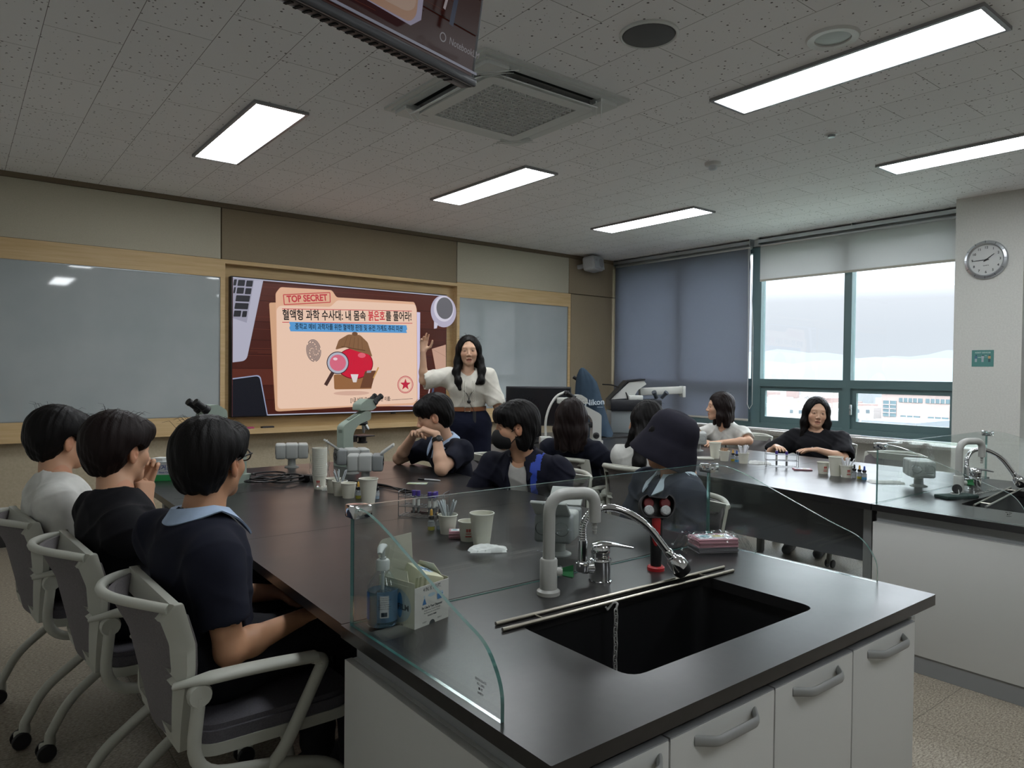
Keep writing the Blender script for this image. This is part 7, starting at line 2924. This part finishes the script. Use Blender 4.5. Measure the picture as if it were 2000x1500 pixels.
# -- around the near table's right edge
P4 = make_person('person in dark vest with black watch, leaning the chin on folded hands',
    (2.60, 3.84, 0.56), (2.455, 3.80, 0.945), 172, (2.345, 3.775, 1.085), (150, -16, 0), skin=SK2, hair='bowl',
    shoulders=((2.45, 3.61, 0.88), (2.46, 3.99, 0.87)),
    arms=(dict(el=(2.245, 3.515, 0.79), wr=(2.275, 3.62, 0.985), d=(-0.75, 0.45, 0.35), n=(-0.3, 0.4, -0.8), curl=(55, 50, 45, 45), size=0.98),
          dict(el=(2.29, 4.10, 0.79), wr=(2.275, 3.885, 0.965), d=(-0.3, -0.8, 0.2), n=(0, 0.3, -1), curl=(20, 15, 15, 20), size=0.98)),
    sleeve=0.62, sleeve_r=0.066, top='top_navy', topname='knit_vest_shirt')
collar_strip(P4, M_COLLAR, drop=0.065, out=0.055, h=0.024, open_=30)
def band(P, c, d, r, w, mat, name, dial=None):
    m = MB()
    c = V(*c)-V(*P['org'])
    d = unit(d)
    m.lathe([(r-0.002, -w/2), (r+0.003, -w/2+0.002), (r+0.003, w/2-0.002), (r-0.002, w/2)], c, 28, 0, tuple(d))
    o = m.obj(name, mat, P['t'])
    if dial is not None:
        n = unit(dial)
        MB().lathe([(0.019, 0), (0.019, 0.010), (0.016, 0.012), (0, 0.012)], tuple(c+n*(r-0.001)), 24, 0, tuple(n)).obj('watch_case', mat, o)
    return o
band(P4, (2.270, 3.601, 0.951), V(0.03, 0.105, 0.195), 0.031, 0.026, pm('watch_black', '141416', 0.4), 'wrist_watch', (-0.25, -0.85, 0.45))

P5 = make_person('person wearing a black face mask and a dark zip jacket over a grey-white shirt',
    (2.46, 2.92, 0.56), (2.365, 2.90, 0.935), 205, (2.30, 2.90, 1.082), (152, -4, 0), skin=SK1, hair='wolf',
    shoulders=((2.45, 2.715, 0.865), (2.29, 3.075, 0.865)),
    arms=(dict(el=(2.40, 2.60, 0.62), wr=(2.20, 2.72, 0.62), n=(0, 0, -1)), dict(el=(2.16, 3.12, 0.66), wr=(2.14, 2.94, 0.62), n=(0, 0, -1))),
    sleeve=1.9, sleeve_r=0.064, top='top_jacket', topname='zip_jacket', grow=0.026, fold=0.006, neckline=0.02, front_open=1.0)
def jacket_details(P):
    C, B, O = P['C'], P['B'], V(*P['org'])
    nk, r, f, u = P['neck'], P['r'], P['f'], P['u']
    # lapel collar standing round the neck
    collar_strip(P, MATS['top_jacket'], 'jacket_collar', drop=0.09, out=0.052, h=0.034, open_=75, tips=0.07)
    # blue flash over the shoulder and down the front
    cloth_patch(P, lambda x, y, z, nf, nu: ((x < -0.075) & (x > -0.105-0.1*np.clip(z+0.12, 0, 0.2)) & (nf > 0.15) & (z > -0.36) & (z < -0.02)) | ((x < -0.095) & (x > -0.125) & (nu > 0.5) & (y > 0.0)), 'blue_panel', pm('jacket_blue', '2440a0', 0.7))
    # face mask with ear loops
    w = lambda x, y, z: C+B @ V(x, y, z)
    F = Field()
    F.ell(w(0, 0.052, -0.062), (0.062, 0.060, 0.056), 0.01, B)
    F.ell(w(0, 0.086, -0.055), (0.030, 0.036, 0.045), 0.03, B)
    F.plane(w(0, 0.02, 0), B @ V(0, -1, 0.0), 0.003)
    F.plane(w(0, 0.08, -0.012), B @ V(0, -0.25, 1), 0.006)
    v, q = F.mesh(0.0035)
    mo = np_obj('face_mask', [(v, q)], pm('mask_black', '121214', 0.8), P['t'], P['org'])
    for s in (-1, 1):
        m = MB()
        m.tube([Vector(p-O) for p in (w(s*0.056, 0.04, -0.03), w(s*0.074, 0.015, -0.012), w(s*0.082, -0.012, -0.006), w(s*0.078, -0.02, -0.03), w(s*0.070, 0.015, -0.06), w(s*0.054, 0.035, -0.085))], 0.0022, 6)
        m.obj('ear_loop', pm('mask_black', '121214', 0.8), mo)
jacket_details(P5)

P8 = make_person('person in dark bucket hat and navy cardigan, seen through the splash guard',
    (2.51, 2.02, 0.56), (2.515, 2.005, 0.93), 160, (2.49, 2.05, 1.068), (112, -6, 0), skin=SK3, hair='hat',
    shoulders=((2.415, 1.86, 0.86), (2.54, 2.20, 0.86)),
    arms=(dict(el=(2.36, 1.80, 0.62), wr=(2.22, 1.98, 0.66), n=(0, 0, -1)), dict(el=(2.48, 2.27, 0.62), wr=(2.30, 2.25, 0.66), n=(0, 0, -1))),
    sleeve=1.85, sleeve_r=0.066, top='top_navy_grey', topname='cardigan', grow=0.024, fold=0.006)
collar_strip(P8, mat_cloth('collar_pale_blue', 'b3c2cc'), drop=0.07, out=0.058, h=0.026, open_=40, tips=0.05)
def bucket_hat(P):
    C, B, O = P['C'], head_basis(114, 24, 3), V(*P['org'])
    m = MB()
    n = 48
    prof = [(0.0, 0.142), (0.03, 0.141), (0.065, 0.132), (0.088, 0.112), (0.1, 0.08), (0.106, 0.04), (0.109, 0.022), (0.114, 0.014), (0.123, -0.01), (0.134, -0.045), (0.143, -0.075), (0.142, -0.079), (0.131, -0.047), (0.119, -0.012), (0.108, 0.012), (0.100, 0.03)]
    vs, fs = [], []
    for k in range(n):
        a = 2*pi*k/n
        for i, (r_, z) in enumerate(prof):
            rr = r_*(1+0.018*sin(3*a+z*30)+0.012*sin(7*a))
            x, y = rr*cos(a)*0.95, rr*sin(a)*1.10-0.014
            vs.append(Vector(C+B @ V(x, y, z+0.004*sin(2*a+1)*(1 if i > 6 else 0.3))-O))
    L = len(prof)
    for k in range(n):
        k2 = (k+1) % n
        for i in range(L-1):
            fs.append((k*L+i, k*L+i+1, k2*L+i+1, k2*L+i))
    m.add(vs, fs)
    m.obj('bucket_hat', mat_cloth('hat_dark', '26252f'), P['t'], 60)
bucket_hat(P8)
# eyeglasses
def glasses(P, mat, arms_only=False):
    C, B, O = P['C'], P['B'], V(*P['org'])
    w = lambda x, y, z: Vector(C+B @ V(x, y, z)-O)
    m = MB()
    for s in (-1, 1):
        pts = [w(s*(0.033+0.024*cos(a)*(1.0)), 0.104-0.006*abs(cos(a))*0, 0.0+0.0185*sin(a)) for a in [2*pi*k/24 for k in range(24)]]
        m.tube(pts, 0.0024, 6, 0, True)
        m.tube([w(s*0.056, 0.103, 0.006), w(s*0.066, 0.098, 0.006), w(s*0.080, 0.02, 0.008), w(s*0.083, -0.012, 0.004), w(s*0.081, -0.03, -0.018)], 0.0026, 6)
    m.tube([w(-0.010, 0.104, 0.004), w(0, 0.108, 0.006), w(0.010, 0.104, 0.004)], 0.0022, 6)
    o = m.obj('eyeglasses', mat, P['t'], 60)
    for s in (-1, 1):
        g = MB()
        vs = [w(s*0.033+s*0.0225*cos(2*pi*k/20), 0.1035, 0.0175*sin(2*pi*k/20)) for k in range(20)]
        g.add(vs, [tuple(range(20))])
        g.obj('lens', mat_glass('lens_glass', (0.97, 0.98, 0.98)), o, 0)
glasses(P3, pm('glasses_black', '101012', 0.3))

# -- two girls with their backs turned, left edge of the far table
P6 = make_person('person with shoulder-length hair and navy T-shirt, back turned, beside the far microscope',
    (3.38, 3.50, 0.56), (3.28, 3.47, 0.925), 20, (3.235, 3.475, 1.062), (62, -4, 0), female=True, skin=SK1, hair='shoulder', hair_mat=HAIRB,
    shoulders=((3.20, 3.645, 0.85), (3.31, 3.31, 0.85)),
    arms=(dict(el=(3.42, 3.68, 0.74), wr=(3.62, 3.60, 0.775), n=(0, 0, -1)), dict(el=(3.44, 3.22, 0.70), wr=(3.62, 3.32, 0.775), n=(0, 0, -1))),
    sleeve=0.7, sleeve_r=0.062, top='top_navy', topname='t_shirt')
P7 = make_person('person with very long black hair and white T-shirt, one hand at the face',
    (3.38, 2.93, 0.56), (3.40, 2.96, 0.925), 30, (3.445, 3.00, 1.062), (75, -8, 0), female=True, skin=SK2, hair='long',
    shoulders=((3.36, 3.13, 0.845), (3.43, 2.79, 0.845)),
    arms=(dict(el=(3.53, 3.22, 0.79), wr=(3.50, 3.155, 0.955), d=(0.1, -0.05, 1), n=(-0.1, -1, 0.1), curl=(50, 50, 50, 50)), dict(el=(3.56, 2.74, 0.75), wr=(3.70, 2.92, 0.78), n=(0, 0, -1))),
    sleeve=0.75, sleeve_r=0.060, top='top_white', topname='t_shirt', grow=0.018, side_lock=True)

# -- two girls by the window
P9 = make_person('person with dark bob and white T-shirt, small black emblem, arms on the far table',
    (5.56, 3.78, 0.56), (5.41, 3.78, 0.925), 175, (5.345, 3.815, 1.072), (136, 2, 0), female=True, skin=SK2, hair='bob', hair_mat=HAIRB,
    shoulders=((5.405, 3.61, 0.85), (5.42, 3.945, 0.85)),
    arms=(dict(el=(5.33, 3.50, 0.795), wr=(5.10, 3.62, 0.782), d=(-1, 0.25, 0), n=(0, 0.1, -1), curl=(12, 12, 14, 16)), dict(el=(5.24, 4.0, 0.795), wr=(5.09, 3.80, 0.784), d=(-0.5, -0.8, 0), n=(0, 0, -1), curl=(10, 10, 12, 14))),
    sleeve=0.6, sleeve_r=0.060, top='top_white', topname='t_shirt')
P10 = make_person('person with long dark hair and black T-shirt with small flag patch, by the window',
    (5.56, 3.02, 0.56), (5.56, 3.02, 0.915), 200, (5.535, 3.01, 1.055), (219, 0, 5), female=True, skin=SK2, hair='shoulder',
    shoulders=((5.62, 2.85, 0.84), (5.51, 3.18, 0.84)),
    arms=(dict(el=(5.46, 2.74, 0.72), wr=(5.28, 2.86, 0.782), d=(-0.7, 0.55, 0.0), n=(0, 0, -1), curl=(8, 8, 10, 12)), dict(el=(5.36, 3.32, 0.70), wr=(5.22, 3.18, 0.782), d=(-0.5, -0.6, 0), n=(0, 0, -1), curl=(10, 10, 12, 14))),
    sleeve=0.85, sleeve_r=0.078, top='top_black', topname='t_shirt', grow=0.026, mouth=0.003)

def emblem(P, polys, mats, x, z, name):
    """thin sewn or printed mark resting on the front of the garment"""
    O = V(*P['org'])
    d = P['gv']-P['hip']
    k = (np.abs(d @ P['r']-x) < 0.022) & (np.abs(d @ P['u']-z) < 0.022)
    dd = d[k]
    A = np.stack([dd @ P['r']-x, dd @ P['u']-z, np.ones(len(dd))], 1)
    fr = dd @ P['f']
    keep = fr > fr.max()-0.04
    co = np.linalg.lstsq(A[keep], fr[keep], rcond=None)[0]
    o = P['hip']+P['u']*z+P['r']*x-O
    m = MB()
    for pts, mi in polys:
        vs = [Vector(o+P['r']*(-a)+P['u']*b+P['f']*(co[2]-co[0]*a+co[1]*b+0.0035)) for a, b in pts]
        ws = [v-Vector(P['f']*0.004) for v in vs]
        n = len(vs)
        m.add(vs+ws, [tuple(range(n)), tuple(range(n, 2*n))[::-1]]+[(i, (i+1) % n, n+(i+1) % n, n+i) for i in range(n)], mi)
    return m.obj(name, mats, P['t'], 0)
K = 0.0011
jump = [[(0, 8), (3, 10), (6, 20), (8, 24), (5, 24), (2, 16), (-2, 12)], [(-2, 12), (3, 11), (2, 0), (-3, 0)], [(-3, 1), (2, 1), (-8, -10), (-16, -14), (-17, -11), (-10, -7)], [(0, 1), (2, 2), (8, -8), (12, -14), (9, -15), (4, -8)], [(-2, 11), (-10, 6), (-12, 8), (-3, 13)], [(-2, 13), (2, 13), (1, 17), (-2, 17)]]
emblem(P9, [([(a*K*1.5, b*K*1.5) for a, b in p], 0) for p in jump], [pm('emblem_black', '151517', 0.7)], -0.055, 0.235, 'chest_emblem')
emblem(P10, [([(-0.016, -0.009), (-0.004, -0.009), (-0.004, 0.009), (-0.016, 0.009)], 0), ([(-0.004, -0.009), (0.016, -0.009), (0.016, 0.0), (-0.004, 0.0)], 1), ([(-0.004, 0.0), (0.016, 0.0), (0.016, 0.009), (-0.004, 0.009)], 2)],
       [pm('patch_white', 'c9c9cc', 0.7), pm('patch_red', '8a3038', 0.7), pm('patch_navy', '30344e', 0.7)], 0.0, 0.215, 'chest_patch')

# -- the woman at the screen
P11 = make_person('person standing at the screen in cream blouse and navy trousers, right arm raised',
    (3.315, 4.80, 0.93), (3.305, 4.795, 1.395), 240, (3.300, 4.770, 1.530), (236, 0, -2), female=True, skin=SK2, hair='long',
    shoulders=((3.43, 4.685, 1.325), (3.185, 4.885, 1.325)),
    arms=(dict(el=(3.47, 4.60, 1.085), wr=(3.44, 4.46, 0.885), n=(-0.6, 0.6, 0), curl=(25, 25, 25, 28)), dict(el=(2.985, 4.955, 1.285), wr=(2.965, 4.93, 1.515), d=(0.05, -0.05, 1), n=(-0.3, -1, 0.0), curl=(12, 14, 30, 40), side=1, thumb=0.8)),
    sleeve=0.86, sleeve_r=0.072, top='top_cream', topname='blouse', pants='pants_navy', stand=True, mouth=0.006, grow=0.02, fold=0.0035, neckline=0.03, hem=0.105)
def teacher_details(P):
    O, r, f, u, hip, nk = V(*P['org']), P['r'], P['f'], P['u'], P['hip'], P['neck']
    R = np.stack([r, f, u], 1)
    n = 40
    vs, fs = [], []
    for j in range(n):
        c, s = cos(2*pi*j/n), sin(2*pi*j/n)
        for dz, dr in ((0.115, 0.0), (0.115, 0.005), (0.148, 0.005), (0.148, 0.0)):
            vs.append(Vector(hip+u*dz+r*(0.150+dr)*c+f*(0.122+dr)*s-O))
    for j in range(n):
        a, b = j*4, ((j+1) % n)*4
        for q in range(3):
            fs.append((a+q, b+q, b+q+1, a+q+1))
    m2 = MB().add(vs, fs)
    bo = m2.obj('belt', pm('belt_brown', '8a5636', 0.5), P['t'])
    c = hip+u*0.131+f*0.129+r*0.01-O
    b = MB()
    b.tube([Vector(c+r*x+u*z) for x, z in ((-0.022, -0.017), (0.022, -0.017), (0.022, 0.017), (-0.022, 0.017))], 0.003, 6, 0, True)
    b.obj('buckle', M_STEEL, bo)
    # lanyard
    l = MB()
    k = nk-u*0.01
    for s in (-1, 1):
        l.tube(catmull([Vector(p-O) for p in (nk-f*0.05+u*0.005, nk+r*s*0.062+f*0.0+u*0.0, nk+r*s*0.07+f*0.075-u*0.06, nk+r*s*0.052+f*0.115-u*0.16, hip+u*0.25+f*0.150+r*s*0.012, hip+u*0.205+f*0.148)], 5), 0.0026, 6)
    l.obj('lanyard_cord', M_BLACK, P['t'])
    d = MB()
    d.sphere(tuple(hip+u*0.195+f*0.150-O), 0.016, 0, 14, 10)
    d.obj('lanyard_bead', M_BLACK, P['t'])
    d = MB()
    cc = hip+u*0.075+f*0.140-r*0.045-O
    for z0, z1, wd in ((0.04, -0.055, 0.014),):
        d.tube([Vector(cc+u*z0), Vector(cc+u*(z1))], 0.014, 8, 0, False, 1.0, 0.4, True, tuple(r))
    d.tube([Vector(cc+u*0.04), Vector(hip+u*0.195+f*0.150-O)], 0.002, 6)
    d.obj('lanyard_remote', pm('remote_grey', '2b2c30', 0.5), P['t'])
    # placket frills
    for x in (-0.045, -0.03, 0.03, 0.045):
        fr = MB()
        pts = []
        for k_ in range(22):
            z = 0.19+0.17*k_/21
            y = 0.128+0.018*sin(pi*(k_/21))+(0.012 if z > 0.22 else 0.006)
            pts.append(Vector(hip+u*z+r*(x+0.002*sin(k_*2.4))+f*(y-abs(x)*0.18)-O))
        fr.tube(pts, 0.0032, 6)
        fr.obj('frill', MATS['top_cream'], P['t'], 60)
    pn = MB()
    pn.sphere(tuple(nk-u*0.075+f*0.082-O), 0.004, 0, 8, 6)
    pn.obj('pendant', pm('gold', 'd9b05a', 0.25, 1.0), P['t'])
teacher_details(P11)
